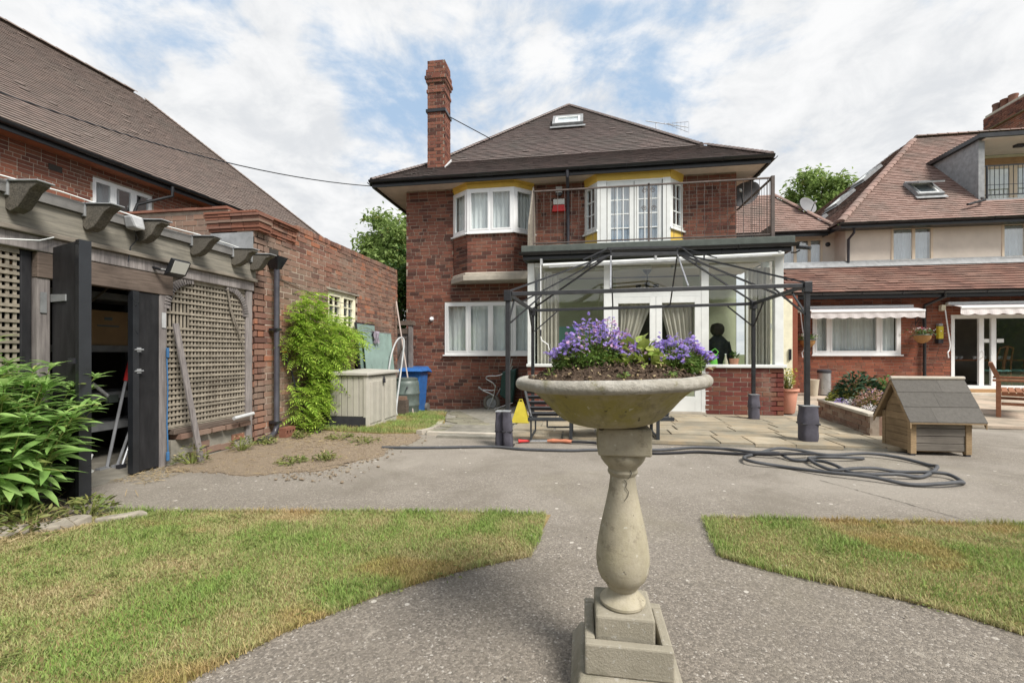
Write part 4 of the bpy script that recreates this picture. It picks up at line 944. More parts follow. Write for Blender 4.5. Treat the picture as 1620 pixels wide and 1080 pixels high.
# curtains
tie = lambda v: (0, .30+.55*max(0, (v-.35)/.65)**1.3) if v > .35 else (0, .30-.04*math.sin(v*8))
tieR = lambda v: (1-tie(v)[1], 1)
curtain(K, (-.86,8.62,.7), X3, FN, .42, 2.0, 6, .03, 'curtain_grey', seed=1)
curtain(K, (.66,8.53,.5), X3, FN, .62, 1.55, 7, .025, 'curtain_grey', lambda v: (0, .12+.88*max(0, (v-.25)/.75)**.8) , seed=2)
curtain(K, (1.42,8.53,.5), X3, FN, .60, 1.55, 7, .025, 'curtain_grey', lambda v: (1-(.5+.5*max(0, (v-.2)/.8)), 1), seed=3)
curtain(K, (2.98,8.66,.75), X3, FN, .38, 1.95, 6, .035, 'curtain_grey', seed=4); curtain(K, (3.33,8.7,.75), Y3, X3, .5, 1.95, 6, .03, 'curtain_grey', seed=5)
# roof edge and terrace deck
obj('roof_fascia', MB().box(-1.10,3.56,8.27,8.30,2.90,3.05).box(-1.10,-1.07,8.302,10.3,2.90,3.05).box(3.53,3.56,8.302,10.3,2.90,3.05), 'black_gloss', K)
obj('roof_deck', MB().box(-1.09,3.55,8.302,10.34,2.905,3.10), 'felt_green', K); obj('roof_edge', MB().box(-1.13,3.60,8.22,8.268,3.03,3.155), 'felt_green', K, bevel=.012); obj('roof_edge', MB().box(3.565,3.61,8.27,10.3,3.03,3.155), 'felt_green', K, bevel=.012)
gutter(K, (-1.16,8.262,3.02), (3.64,8.262,3.02), .055)
# railing: rails, posts, balusters
rl = obj('railing', MB().beam((-.92,8.5,4.26),(3.34,8.5,4.26),.035,.025).beam((-.92,8.5,3.26),(3.34,8.5,3.26),.03,.02).beam((3.34,8.5,4.26),(3.34,10.3,4.26),.035,.025).beam((3.34,8.5,3.26),(3.34,10.3,3.26),.03,.02), 'rail_brown', K)
me = meshmat('baluster', *(lambda b: (b.v, b.f))(MB().tube([(0,0,0),(0,0,1)], .0042, 6)), 'rail_brown')
for i in range(32): inst('baluster', me, rl, (-.86+i*.133,8.5,3.26), scl=(1,1,1.0))
for i in range(15): inst('baluster', me, rl, (3.34,8.62+i*.115,3.26), scl=(1,1,1.0))
for x, y, w in ((-.93,8.5,.02),(1.22,8.5,.035),(3.345,8.495,.055)): obj('railing_post', MB().box(x-w/2,x+w/2,y-w/2,y+w/2,3.11,4.29), 'rail_brown', rl)
obj('rail_mesh', MB().beam((3.34,8.55,3.36),(3.34,10.3,3.36),.012,.15), 'rail_brown', rl)
def scroll(c, r, s, tw=1.6): return [(c[0]+s*r*(1-k/20*.75)*math.cos(k/20*tw*2*math.pi), c[1], c[2]+r*(1-k/20*.75)*math.sin(k/20*tw*2*math.pi)) for k in range(21)]
for s in (-1, 1):
    obj('scroll', MB().tube(scroll((1.22+s*.085,8.5,3.83), .05, s), .006, 5), 'rail_brown', rl); obj('scroll', MB().tube(scroll((1.22+s*.075,8.5,4.16), .05, -s), .006, 5), 'rail_brown', rl)
# awning roller across the front
aw = thing('awning_roller', 'white rolled awning cassette under conservatory roof edge with hanging crank', 'awning', (1.2,8.25,2.78))
obj('cassette', MB().tube([(-.72,8.24,2.775),(3.42,8.24,2.855)], .036, 12), 'white_paint', aw, smooth=40); obj('front_bar', MB().beam((-.6,8.17,2.73),(3.2,8.17,2.82),.02,.022), 'lead_pale', aw)
for x in (-.75,1.3,3.35): obj('bracket', MB().box(x-.02,x+.02,8.2,8.4,2.80+.02*x,2.90), 'lead_pale', aw)
obj('crank', MB().tube([(-.76,8.2,2.78),(-.76,8.2,1.45),(-.74,8.2,1.38),(-.62,8.16,1.30),(-.60,8.16,1.2)], .011, 6), 'white_upvc', aw); obj('crank_grip', MB().tube([(-.76,8.2,1.58),(-.76,8.2,1.46)], .018, 8), 'plastic_dark', aw)
for x0, x1, z, w in ((.25,1.35,2.66,'left'),(1.75,2.9,2.69,'right')):
    l = thing('strip_light', 'long white ceiling strip light behind glass on the '+w, 'light', ((x0+x1)/2,9.0,2.86)); obj('casing', MB().box(x0,x1,8.98,9.06,2.80,2.855), 'white_upvc', l, bevel=.01); obj('end_cap', MB().box(x0-.03,x0-.002,8.98,9.06,2.80,2.855), 'lead_pale', l)
pl = thing('pendant_lamp', 'dark three armed pendant lamp hanging inside conservatory', 'lamp', (1.32,9.4,2.86)); obj('rose', MB().lathe([(.09,-.001),(.08,-.04),(.03,-.1)], 16, (1.32,9.4,2.86)), 'black_gloss', pl)
obj('stem', MB().tube([(1.32,9.4,2.76),(1.32,9.4,2.42)], .012, 6), 'black_gloss', pl)
for k in range(3):
    a = k*2.09+.4; obj('arm', MB().tube([(1.32,9.4,2.45),(1.32+.12*math.cos(a),9.4+.12*math.sin(a),2.38),(1.32+.2*math.cos(a),9.4+.2*math.sin(a),2.46)], .009, 6), 'black_gloss', pl); obj('shade', MB().lathe([(.03,.0),(.055,.05),(.06,.1)], 12, (1.32+.2*math.cos(a),9.4+.2*math.sin(a),2.46), cap=False), 'black_gloss', pl)
# things inside, seen through right pane
cs = thing('coat_stand', 'dark coat stand with black coat and round black hat behind right pane', 'coat stand', (2.72,9.3,.085)); sx, sy = 2.62, 9.2
obj('pole', MB().tube([(sx,sy,.086),(sx,sy,1.58)], .02, 8), 'wood_brown', cs); obj('foot', MB().lathe([(.2,.0),(.19,.03),(.03,.05)], 18, (sx,sy,.086)), 'wood_brown', cs)
bdy = [(.10,.55),(.17,.60),(.19,.85),(.185,1.05),(.20,1.25),(.19,1.36),(.12,1.44),(.06,1.50)]
obj('coat', MB().lathe(bdy, 22, (sx,sy,0), wob=.22), 'coat', cs, smooth=60); obj('sleeve', MB().tube([(sx+.17,sy,1.36),(sx+.22,sy-.02,1.1),(sx+.23,sy-.03,.75)], [.06,.06,.05], 8), 'coat', cs, smooth=60); obj('sleeve', MB().tube([(sx-.17,sy,1.36),(sx-.2,sy-.02,1.1),(sx-.19,sy-.03,.8)], [.06,.06,.05], 8), 'coat', cs, smooth=60)
obj('hat', MB().lathe([(.01,-.12),(.09,-.10),(.125,-.03),(.125,.05),(.09,.11),(.01,.13)], 20, (sx,sy,1.60), wob=.14), 'hat', cs, smooth=60)
gb = thing('green_watering_can', 'bright green watering can on sill behind the right pane', 'watering can', (2.40,8.62,.885)); obj('body', MB().lathe([(.085,0),(.09,.02),(.075,.14),(.06,.22),(.055,.23)], 18, (2.40,8.72,.90)), 'green_plastic', gb, smooth=40); obj('spout', MB().tube([(2.34,8.70,.95),(2.26,8.68,1.10),(2.24,8.68,1.18)], [.02,.013,.012], 8), 'green_plastic', gb); obj('handle', MB().tube([(2.46,8.72,1.10),(2.50,8.72,1.17),(2.44,8.72,1.23),(2.38,8.72,1.18)], .01, 6), 'green_plastic', gb)
obj('shelf', MB().box(2.26,3.36,CY0+.142,8.82,.84,.895), W_, K)
bt = thing('pale_bottle', 'pale slender bottle beside the green watering can', 'bottle', (2.62,8.7,.895)); obj('glass', MB().lathe([(.045,0),(.05,.03),(.04,.1),(.018,.17),(.014,.22)], 14, (2.62,8.7,.896)), 'beige_pot', bt, smooth=40); obj('cap', MB().lathe([(.016,.221),(.016,.24)], 10, (2.62,8.7,.896)), 'white_upvc', bt)
pt = thing('indoor_pot_plant', 'leafy plant in pale pot on the inner shelf', 'pot plant', (2.78,8.72,.895)); obj('pot', MB().lathe([(.06,0),(.085,.14),(.09,.15),(.08,.15)], 18, (2.78,8.74,.896)), 'terracotta', pt, smooth=40); obj('leaves', scatter_mesh([leaf_mesh('l', .08, .03, 'x')], [leaf_mtx((2.78+random.uniform(-.05,.05),8.74+random.uniform(-.05,.05),1.05+random.uniform(0,.09)), random.uniform(0,6.3), random.uniform(0,1.2)) for _ in range(40)]), 'leaf_mid', pt, kind='stuff')

# ================================================================== GAZEBO
gc = dict(FL=Vector((-.91,5.42,1.88)), FR=Vector((2.80,6.09,2.0)), BR=Vector((2.83,7.94,1.97)), BL=Vector((-.84,7.6,1.88)))
Gz = thing('gazebo_frame', 'bare dark metal gazebo frame with pitched roof bars over patio', 'gazebo', (1.0,6.8,.05))
GM = 'gazebo_metal'
for k in ('FL','FR','BR','BL'):
    p = gc[k]; z0 = .052 if k != 'FL' else .004; w = .055
    lg = obj('leg', MB().box(p.x-w/2,p.x+w/2,p.y-w/2,p.y+w/2,z0+.006,p.z-.03), GM, Gz, bevel=.006); obj('foot_plate', MB().box(p.x-.08,p.x+.08,p.y-.08,p.y+.08,z0,z0+.006), GM, lg)
    obj('corner_bracket', MB().box(p.x-.045,p.x+.045,p.y-.045,p.y+.045,p.z-.09,p.z+.045), GM, lg, bevel=.006)
for a, b in (('FL','FR'),('FR','BR'),('BL','BR'),('FL','BL')):
    p, q = gc[a], gc[b]; d = (q-p).normalized()
    obj('top_beam', MB().beam(p+d*.05, q-d*.05, .032, .05), GM, Gz, bevel=.004)
    for s, e in ((p, d), (q, -d)): obj('knee_brace', MB().beam(s+e*.42-Z3*.03, s+e*.03-Z3*.36, .02, .02), GM, Gz)
r1, r2 = Vector((.42,6.68,2.60)), Vector((1.40,6.88,2.63))
obj('ridge', MB().beam(r1, r2, .04, .05), GM, Gz)
for e, cs_ in ((r1, ('FL','BL')), (r2, ('FR','BR'))):
    for k in cs_: obj('hip_rafter', MB().beam(e, gc[k]+Z3*.03, .023, .023), GM, Gz)
def on(a, b, t): return gc[a]+(gc[b]-gc[a])*t+Z3*.03
obj('end_rafter', MB().beam(r1, on('FL','BL',.5), .02, .02), GM, Gz); obj('end_rafter', MB().beam(r2, on('FR','BR',.5), .025, .025), GM, Gz)
for e, t in ((r1,.34),(r2,.60)):
    obj('bright_strut', MB().tube([e-Z3*.02, on('FL','FR',t)], .012, 8), 'bare_metal', Gz, smooth=40); obj('back_strut', MB().tube([e-Z3*.02, on('BL','BR',t+.03)], .012, 8), GM, Gz, smooth=40)
u1, u2 = r1+Vector((-.05,0,.09)), r2+Vector((.05,0,.09)); obj('crown_ridge', MB().beam(u1, u2, .035, .03), GM, Gz)
for e, k in ((u1,'FL'),(u1,'BL'),(u2,'FR'),(u2,'BR')):
    d = (gc[k]-e).normalized(); obj('crown_bar', MB().beam(e, e+d*.55, .016, .016), GM, Gz); obj('crown_post', MB().beam(e+d*.36, e+d*.36-Z3*.09, .018, .018), GM, Gz)
for x in (0,1): p = r1 if x == 0 else r2; obj('crown_post', MB().beam(p+Z3*.02, p+Z3*.09, .02, .02), GM, Gz)
def bag(label, c, w, d, h, seams, lean=0):
    b = thing('weight_bag', label, 'weight bag', c, 'gazebo leg weights'); mb = MB(); nz, ns = 10, 20; rg = random.Random(h*100)
    for k in range(nz+1):
        v = k/nz; bulge = 1+.10*math.sin(v*math.pi*len(seams))*(1 if seams else 0)+.05*math.sin(v*13)
        for i in range(ns):
            t = 2*math.pi*i/ns; cx, sn = math.cos(t), math.sin(t); e = .55; rx = (abs(cx)**e)*(1 if cx > 0 else -1); ry = (abs(sn)**e)*(1 if sn > 0 else -1)
            wv = 1+.05*noise.noise((cx*2, sn*2, v*5+c[0])); mb.v.append((c[0]+rx*w/2*bulge*wv+lean*v*h, c[1]+ry*d/2*bulge*wv, c[2]+v*h))
    for k in range(nz):
        for i in range(ns): mb.f.append((k*ns+i, k*ns+(i+1)%ns, (k+1)*ns+(i+1)%ns, (k+1)*ns+i))
    mb.f.append(tuple(range(ns))[::-1]); mb.f.append(tuple(nz*ns+i for i in range(ns)))
    obj('pouch', mb, 'bag_fabric', b, smooth=50)
    for s in seams: obj('strap', MB().box(c[0]-w*.54+lean*s*h,c[0]+w*.54+lean*s*h,c[1]-d*.54,c[1]+d*.54,c[2]+s*h-.012,c[2]+s*h+.012), 'plastic_dark', b, bevel=.006)
    obj('rim', MB().box(c[0]-w*.5+lean*h,c[0]+w*.5+lean*h,c[1]-d*.5,c[1]+d*.5,c[2]+h+.001,c[2]+h+.012), 'lead', b, bevel=.004)
    return b
bag('tall charcoal weight bag leaning at left front gazebo leg, left one', (-1.0,5.38,.004), .105, .13, .42, [.45])
bag('tall charcoal weight bag strapped to left front gazebo leg, right one', (-.885,5.32,.004), .105, .13, .43, [.45], -.06)
bag('charcoal weight bag strapped around right front gazebo leg', (2.80,6.06,.052), .19, .17, .43, [.5])
bag('smaller charcoal weight bag on rear gazebo leg by the conservatory', (2.83,7.92,.052), .15, .14, .40, [.5])

# ================================================================== GARAGE
GX = -4.17
A = thing('brick_garage', 'weathered red brick garage with parapet along left side of yard', 'garage', (-6.5,7.3,-.25))
gh = [(6.78-5.1,7.73-5.1,1.56+.25,2.20+.25)]
gw = brick_wall(A, (GX,5.1,-.25), Y3, X3, 4.46, 3.20, gh, 'brick_garage', 190, .0805, .232, bond='f', seed=61, jit=.006)
brick_wall(A, (-4.62,5.1,-.02), X3, FN, .45, 2.72, [], 'brick_garage', 60, .0805, .225, bond='s', seed=62, name='pier', t=.2)
# top courses of tile creasing round the corner
cz = 2.72
for k in range(6):
    e = .015+.006*k+(.01 if k % 2 else 0); mb = MB(); z = cz+k*.036
    for i in range(4): mb.box(-4.80+i*.17-(e if i == 0 else 0), -4.80+(i+1)*.17-.006+(.03+e if i == 3 else 0), 5.1-e-random.uniform(0,.012), 5.3, z+.002, z+.032)
    for i in range(6): mb.box(GX-.2, GX+e+random.uniform(0,.012), 5.305+i*.1, 5.305+(i+1)*.1-.005, z+.002, z+.032)
    obj('tile_course', mb, 'tile_orange' if k != 3 else 'brick_garage', A)
obj('coping_tile', MB().box(-4.84,GX+.09,5.03,5.92,cz+.218,cz+.245), 'tile_orange', A)
# coping of brick on edge along the side parapet
for i in range(44):
    y = 5.95+i*.0815
    if y > 9.5: break
    obj('coping_brick', MB().box(GX-.22,GX+.016+random.uniform(-.004,.004),y,y+.07,2.952,3.03+random.uniform(-.006,.006)), 'brick_garage', A)
obj('end_wall', MB().box(-9.2,GX-.245,9.3,9.55,-.25,2.9), 'brick_garage', A); obj('flat_roof', MB().box(-9.2,GX-.24,5.62,9.3,2.6,2.7), 'felt_grey', A)
# parapet over the shed roof, brick with tile coping
pw = brick_wall(A, (-9.0,5.42,2.2), X3, FN, 4.18, .93, [], 'brick_garage', 50, .0805, .232, bond='f', seed=63, name='parapet', t=.22)
for i in range(18): obj('coping_tile', MB().box(-9.0+i*.233,-9.0+(i+1)*.233-.006,5.38,5.66,3.132,3.16+random.uniform(0,.006)), 'tile_orange', pw)
obj('lead_apron', MB().box(-4.78,GX+.004,5.075,5.088,2.30,2.70), 'lead', A); obj('vent_hole', MB().box(GX-.1,GX+.016,5.38,5.55,2.42,2.56), 'interior_dark', A)
obj('brick_return', MB().box(-4.83,-4.62,5.12,5.62,-.2,2.7), 'brick_garage', A)
window(A, (GX-.03,6.78,1.56), Y3, X3, .95, .64, [.475], mat='cream_paint', cur=None, fr=.045, bars=(2,3), sash=True, glass='glass_sky', sill=True, roommat='interior_dark')
obj('lintel', MB().box(GX-.1,GX+.022,6.72,7.79,2.205,2.235), 'wood_grey', A)
# downpipe with hopper
dp = obj('downpipe', MB().tube([(GX+.10,5.40,2.30),(GX+.10,5.40,.16),(GX+.10,5.36,.08),(GX+.12,5.25,.045),(GX+.16,5.0,.04)], .036, 12), 'pipe_grey', A, smooth=50)
obj('hopper', MB().hexa([(GX+.03,5.36,2.28),(GX+.14,5.36,2.28),(GX+.14,5.44,2.28),(GX+.03,5.44,2.28),(GX+.02,5.28,2.44),(GX+.2,5.28,2.44),(GX+.2,5.50,2.44),(GX+.02,5.50,2.44)]), 'black_gloss', dp)
for z in (1.45,.2): obj('pipe_clip', MB().box(GX+.02,GX+.14,5.35,5.45,z,z+.03), 'black_gloss', dp)
obj('wall_cable', MB().tube([(GX+.02,5.5,2.18),(GX+.02,5.9,2.14),(GX+.02,6.4,2.06),(GX+.02,6.8,2.03),(GX+.02,7.4,2.02)], .006, 5), 'wood_grey', A)

# ================================================================== SHED WITH TRELLIS FRONT
SX = -4.15
S = thing('trellis_shed', 'weathered timber lean-to shed with trellis panels and black doors', 'shed', (-5,3.4,0))
obj('fascia_board', MB().box(SX+.0,SX+.045,-.5,5.06,2.085,2.30), 'wood_board', S, bevel=.006); obj('fascia_trim', MB().box(SX+.0,SX+.075,-.5,5.06,2.045,2.083), 'wood_grey', S, bevel=.005); obj('head_beam', MB().box(SX-.06,SX+.035,-.5,5.04,1.93,2.043), 'wood_post', S, bevel=.008)
obj('roof_sheet', MB().hexa([(-7.6,-.6,2.36),(SX+.06,-.6,2.32),(SX+.06,5.06,2.32),(-7.6,5.06,2.36),(-7.6,-.6,2.42),(SX+.06,-.6,2.375),(SX+.06,5.06,2.375),(-7.6,5.06,2.42)]), 'felt_grey', S); obj('roof_trim', MB().box(SX+.02,SX+.075,-.6,5.06,2.303,2.39), 'felt_grey', S)
rp = [(SX,0,2.20),(SX+.04,0,2.175),(SX+.11,0,2.20),(SX+.17,0,2.25),(SX+.22,0,2.315),(SX+.285,0,2.35),(SX+.285,0,2.366),(SX,0,2.38)]
for y in (1.2,1.9,2.62,3.12,3.56,4.14,4.70,5.0):
    j = random.uniform(-.02,.02); r_ = obj('rafter_end', MB().slab([(a+.046+(j if i in (3,4,5) else 0), y-.045, b+random.uniform(-.008,.008)) for i, (a, _, b) in enumerate(rp)], (0,1,0), .085), 'wood_rafter', S, bevel=.005)
    obj('lead_cap', MB().slab([(SX+.03,y-.056,2.385),(SX+.345,y-.056,2.368),(SX+.345,y-.056,2.38),(SX+.03,y-.056,2.40)], (0,1,0), .112), 'lead', r_, bevel=.004); obj('lead_cap', MB().box(SX+.04,SX+.085,y-.058,y+.058,2.28,2.384), 'lead', r_, bevel=.004)
for y0, y1, w, m in ((2.70,2.77,.06,'black_paint'),(2.785,2.87,.09,'wood_post'),(3.78,3.86,.09,'wood_post'),(4.93,5.03,.09,'wood_post'),(1.2,1.3,.09,'wood_post')):
    obj('post', MB().box(SX-.07,SX-.07+w,y0,y1,.0,1.928), m, S, bevel=.008)
obj('door_lintel', MB().box(SX-.03,SX+.03,2.78,3.92,1.73,1.925), 'wood_brown', S, bevel=.006)
for (y, s) in ((3.86,1),(4.93,-1)):
    P = []
    for k in range(17): t = k/16*math.pi/2; P.append((SX-.02, y+s*(.30*(1-math.cos(t))), 1.60+.32*math.sin(t)))
    mb = MB()
    for a, b in zip(P, P[1:]): mb.beam(a, Vector(b)+(Vector(b)-Vector(a))*.3, .07, .085, (1,0,0))
    obj('curved_brace', mb, 'wood_post', S)
# trellis panels made of laths
def trellis(y0, y1, z0, z1, seed, miss=()):
    rg = random.Random(seed); T = obj('trellis_frame', MB().box(SX-.03,SX-.008,y0,y1,z1+.0,z1+.03).box(SX-.03,SX-.008,y0,y1,z0-.03,z0), 'wood_lath', S); me = unitbox('wood_lath')
    n = int((z1-z0)/.054)
    for k in range(n+1):
        z = z0+k*(z1-z0)/n+rg.uniform(-.004,.004); a, b = y0, y1
        if k in miss: a = y0+.27
        inst('lath', me, T, (SX-.012,a,z-.011), rot=(R(rg.uniform(-.5,.5)),0,0), scl=(.010,b-a,.024))
    m = int((y1-y0)/.044)
    for k in range(m+1):
        y = y0+.01+k*(y1-y0-.03)/m; inst('lath', me, T, (SX-.0225,y-.011,z0), scl=(.010,.021,z1-z0))
trellis(3.87,4.93,.40,1.90,1,(19,20,22)); trellis(1.62,2.69,.55,1.90,2,(18,))
obj('trellis_ledge', MB().box(SX-.08,SX+.03,3.93,4.98,.31,.365), 'wood_brown', S, bevel=.006)
for i in range(5): obj('ledge_brick', MB().box(SX-.08,SX+.06,3.98+i*.2,3.98+i*.2+.17,.25+random.uniform(0,.012),.307), 'brick_garage', S)
obj('low_wall', MB().box(SX-.1,SX-.01,3.93,5.05,-.05,.25), 'concrete_dark', S)
for i, (y, z) in enumerate(((4.15,.02),(4.36,.03),(4.2,.11),(4.55,.02),(4.72,.1))): obj('low_brick', MB().box(SX-.06,SX+.006,y,y+.19,z,z+.065), 'brick_garage', S)
obj('low_wall', MB().box(SX-.1,SX-.01,-.5,2.62,-.05,.5), 'concrete_dark', S)
# doors
dh, dt = Vector((SX+.02,2.88,0)), Vector((-3.765,2.79,0)); d = (dt-dh).normalized(); nrm = Vector((d.y,-d.x,0)); L = (dt-dh).length
dl = obj('door', MB().hexa([dh+Z3*.02, dt+Z3*.02, dt+Z3*.02-nrm*.045, dh+Z3*.02-nrm*.045, dh+Z3*1.98, dt+Z3*2.0, dt+Z3*2.0-nrm*.045, dh+Z3*1.98-nrm*.045]), 'black_paint', S, bevel=.004, label='open black door leaf swung out towards the lawn')
obj('edge_board', MB().hexa([dt+d*.002+nrm*.015, dt+d*.05+nrm*.015, dt+d*.05-nrm*.06, dt+d*.002-nrm*.06, dt+d*.002+nrm*.015+Z3*2.0, dt+d*.05+nrm*.015+Z3*2.0, dt+d*.05-nrm*.06+Z3*2.0, dt+d*.002-nrm*.06+Z3*2.0]), 'black_gloss', dl)
for z in (1.55,.45): obj('hinge', MB().hexa([dh+nrm*.002+Z3*z, dh+d*.22+nrm*.002+Z3*z, dh+d*.22+nrm*.01+Z3*z, dh+nrm*.01+Z3*z, dh+nrm*.002+Z3*(z+.06), dh+d*.22+nrm*.002+Z3*(z+.05), dh+d*.22+nrm*.01+Z3*(z+.05), dh+nrm*.01+Z3*(z+.06)]), 'lead', dl)
obj('latch', MB().box(dt.x-.05,dt.x+.0,dt.y-.03,dt.y-.012,1.07,1.11), 'plastic_dark', dl); obj('hinge_plate', MB().box(SX+.022,SX+.028,2.80,2.84,1.46,1.62), 'lead', dl)
dr = obj('door', MB().box(SX-.02,SX+.018,3.555,3.775,.03,1.725), 'black_paint', S, bevel=.004, label='closed narrow black door leaf with scuffed paint'); obj('edge_board', MB().box(SX-.01,SX+.045,3.495,3.553,.03,1.725), 'black_gloss', dr)
for z in (1.18,.98): obj('bolt', MB().tube([(SX+.05,3.51,z),(SX+.05,3.59,z)], .008, 6).box(SX+.019,SX+.05,3.53,3.57,z-.02,z+.02), 'lead', dr)
obj('hinge_plate', MB().box(SX+.022,SX+.028,3.80,3.84,1.4,1.55), 'lead_pale', dr)
# shed inside
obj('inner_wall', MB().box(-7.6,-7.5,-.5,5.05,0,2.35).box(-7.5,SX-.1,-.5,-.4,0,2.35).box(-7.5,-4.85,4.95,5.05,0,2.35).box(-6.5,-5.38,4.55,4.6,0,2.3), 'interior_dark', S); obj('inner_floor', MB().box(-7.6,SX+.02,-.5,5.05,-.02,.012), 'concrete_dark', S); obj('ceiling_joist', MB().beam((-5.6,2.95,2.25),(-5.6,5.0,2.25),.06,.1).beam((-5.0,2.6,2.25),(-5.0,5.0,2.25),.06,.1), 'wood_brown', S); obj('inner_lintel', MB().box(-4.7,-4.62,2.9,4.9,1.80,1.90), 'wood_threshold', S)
sh = thing('shelf_rack', 'dark shelving rack standing inside the open shed', 'shelves', (-5.15,4.0,.012))
for y in (3.62,4.5): obj('upright', MB().box(-5.05,-5.0,y,y+.05,.013,1.95).box(-5.45,-5.40,y,y+.05,.013,1.95), 'lounger_metal', sh)
for z in (.33,.66,1.16,1.72): obj('shelf', MB().box(-5.45,-4.99,3.58,4.58,z,z+.07), 'lead', sh)
bx_ = thing('cardboard_box', 'brown cardboard box with faded print on the shed shelf', 'box', (-5.2,4.0,1.23)); obj('carton', MB().box(-5.40,-5.02,3.80,4.22,1.232,1.60), 'cardboard', bx_, bevel=.006); obj('print', MB().box(-5.019,-5.0165,3.90,4.12,1.43,1.445).box(-5.019,-5.0165,3.97,4.05,1.50,1.53), 'cardboard_print', bx_)
def tool(name, label, cat, p, q, r, m, head=None, hm='silver', grip=None):
    t_ = thing(name, label, cat, p); obj('shaft', MB().tube([p, q], r, 8), m, t_)
    if head: obj('head', head, hm, t_)
    if grip: obj('grip', MB().tube(grip, r*1.5, 8), 'red_plastic', t_)
    return t_
tool('long_handled_tool', 'silver pole with red grip leaning on right in shed', 'tool', (-4.62,3.68,.03), (-4.68,3.93,.95), .014, 'silver', grip=[(-4.674,3.905,.86),(-4.69,3.97,1.08)], head=MB().box(-4.66,-4.60,3.60,3.69,.014,.03))
tool('mop_pole', 'bare silver pole leaning beside the shed doorway', 'tool', (-4.58,3.74,.02), (-4.62,3.98,.55), .013, 'silver', head=MB().box(-4.60,-4.56,3.70,3.76,.013,.04))
tool('broom_pole', 'short dull silver pole with dark tip in shed corner', 'tool', (-4.50,3.72,.02), (-4.56,3.92,.42), .012, 'silver', head=MB().box(-4.52,-4.48,3.68,3.75,.013,.05), hm='plastic_dark')
tool('yellow_brush', 'thin pole with yellow brush head beside open door', 'brush', (-4.60,3.36,.10), (-4.72,3.52,1.3), .012, 'silver', head=MB().box(-4.66,-4.54,3.30,3.42,.013,.11), hm='yellow_plastic')
tool('white_hand_brush', 'white hand brush hanging from the middle shelf', 'brush', (-4.98,3.82,.84), (-4.97,3.98,.68), .018, 'white_paint', head=MB().box(-4.99,-4.95,3.96,4.06,.62,.70), hm='butt_green')
tool('garden_stick', 'slim dark stick lying high across shed rafters', 'stick', (-4.85,3.55,1.5), (-5.0,4.3,2.15), .01, 'wood_grey', head=MB().box(-5.03,-4.97,4.28,4.33,2.12,2.2), hm='lead')
tool('white_scoop', 'small white plastic scoop on the shed floor', 'scoop', (-4.66,3.52,.03), (-4.72,3.62,.16), .012, 'white_paint', head=MB().hexa([(-4.70,3.42,.014),(-4.60,3.44,.014),(-4.60,3.54,.014),(-4.70,3.52,.014),(-4.72,3.42,.10),(-4.58,3.44,.10),(-4.60,3.55,.03),(-4.70,3.53,.03)]), hm='white_paint')
# things leaning at the trellis
pk = thing('loose_plank', 'long grey plank leaning against the trellis edge', 'plank', (-3.98,4.12,.0)); obj('board', MB().beam((-3.95,4.08,.012),(-4.085,3.91,1.45),.06,.018,(1,0,0)), 'wood_post', pk)
rpv = thing('blue_strap', 'blue strap hanging down post beside the black door', 'strap', (-4.05,3.89,.05)); obj('webbing', MB().tube([(SX+.045,3.83,1.2),(SX+.055,3.835,.8),(SX+.05,3.83,.45),(SX+.06,3.835,.10)], .006, 6), 'blue_rope', rpv); obj('buckle', MB().box(SX+.045,SX+.065,3.82,3.845,1.1,1.2).box(SX+.045,SX+.068,3.82,3.845,.07,.16), 'blue_rope', rpv, bevel=.006)
fl = thing('solar_floodlight', 'square solar floodlight on pergola beam above the black door', 'floodlight', (SX+.05,3.78,1.96)); obj('panel', MB().hexa([(SX+.16,3.74,1.93),(SX+.16,3.94,1.93),(SX+.10,3.94,1.91),(SX+.10,3.74,1.91),(SX+.22,3.74,2.06),(SX+.22,3.94,2.06),(SX+.19,3.94,2.08),(SX+.19,3.74,2.08)]), 'black_gloss', fl, bevel=.006); obj('lens', MB().hexa([(SX+.166,3.76,1.94),(SX+.166,3.92,1.94),(SX+.160,3.92,1.945),(SX+.160,3.76,1.945),(SX+.223,3.76,2.05),(SX+.223,3.92,2.05),(SX+.217,3.92,2.052),(SX+.217,3.76,2.052)]), 'lamp_white', fl); obj('arm', MB().tube([(SX+.03,3.7,1.98),(SX+.10,3.72,1.96),(SX+.15,3.8,1.96)], .014, 6), 'black_gloss', fl)
bl = thing('bulkhead_lamp', 'clear plastic lamp cover on rafter end above the doorway', 'lamp', (SX+.1,3.5,2.30)); obj('cover', MB().hexa([(SX+.07,3.40,2.27),(SX+.2,3.40,2.27),(SX+.2,3.49,2.27),(SX+.07,3.49,2.27),(SX+.08,3.37,2.385),(SX+.17,3.37,2.385),(SX+.17,3.49,2.385),(SX+.08,3.49,2.385)]), 'lead_pale', bl, bevel=.02); obj('cable', MB().tube([(SX+.1,3.46,2.27),(SX+.09,3.5,2.2),(SX+.06,3.46,2.12),(SX+.06,3.44,1.98)], .005, 5), 'black_gloss', bl)
cb_ = tag(obj('roof_cable', MB().tube([(SX+.1,1.2+.42*k,2.405+.012*math.sin(k*1.9)) for k in range(10)], .006, 5), 'white_paint'), 'thin pale cable running along the shed roof edge', 'cable')
cb2 = tag(obj('hanging_cable', MB().tube([(SX+.09,2.2,1.93),(SX+.10,2.5,1.95),(SX+.09,2.75,2.0),(SX+.08,2.85,2.05)], .005, 5), 'white_paint'), 'short white cable sagging below the pergola beam at left', 'cable')
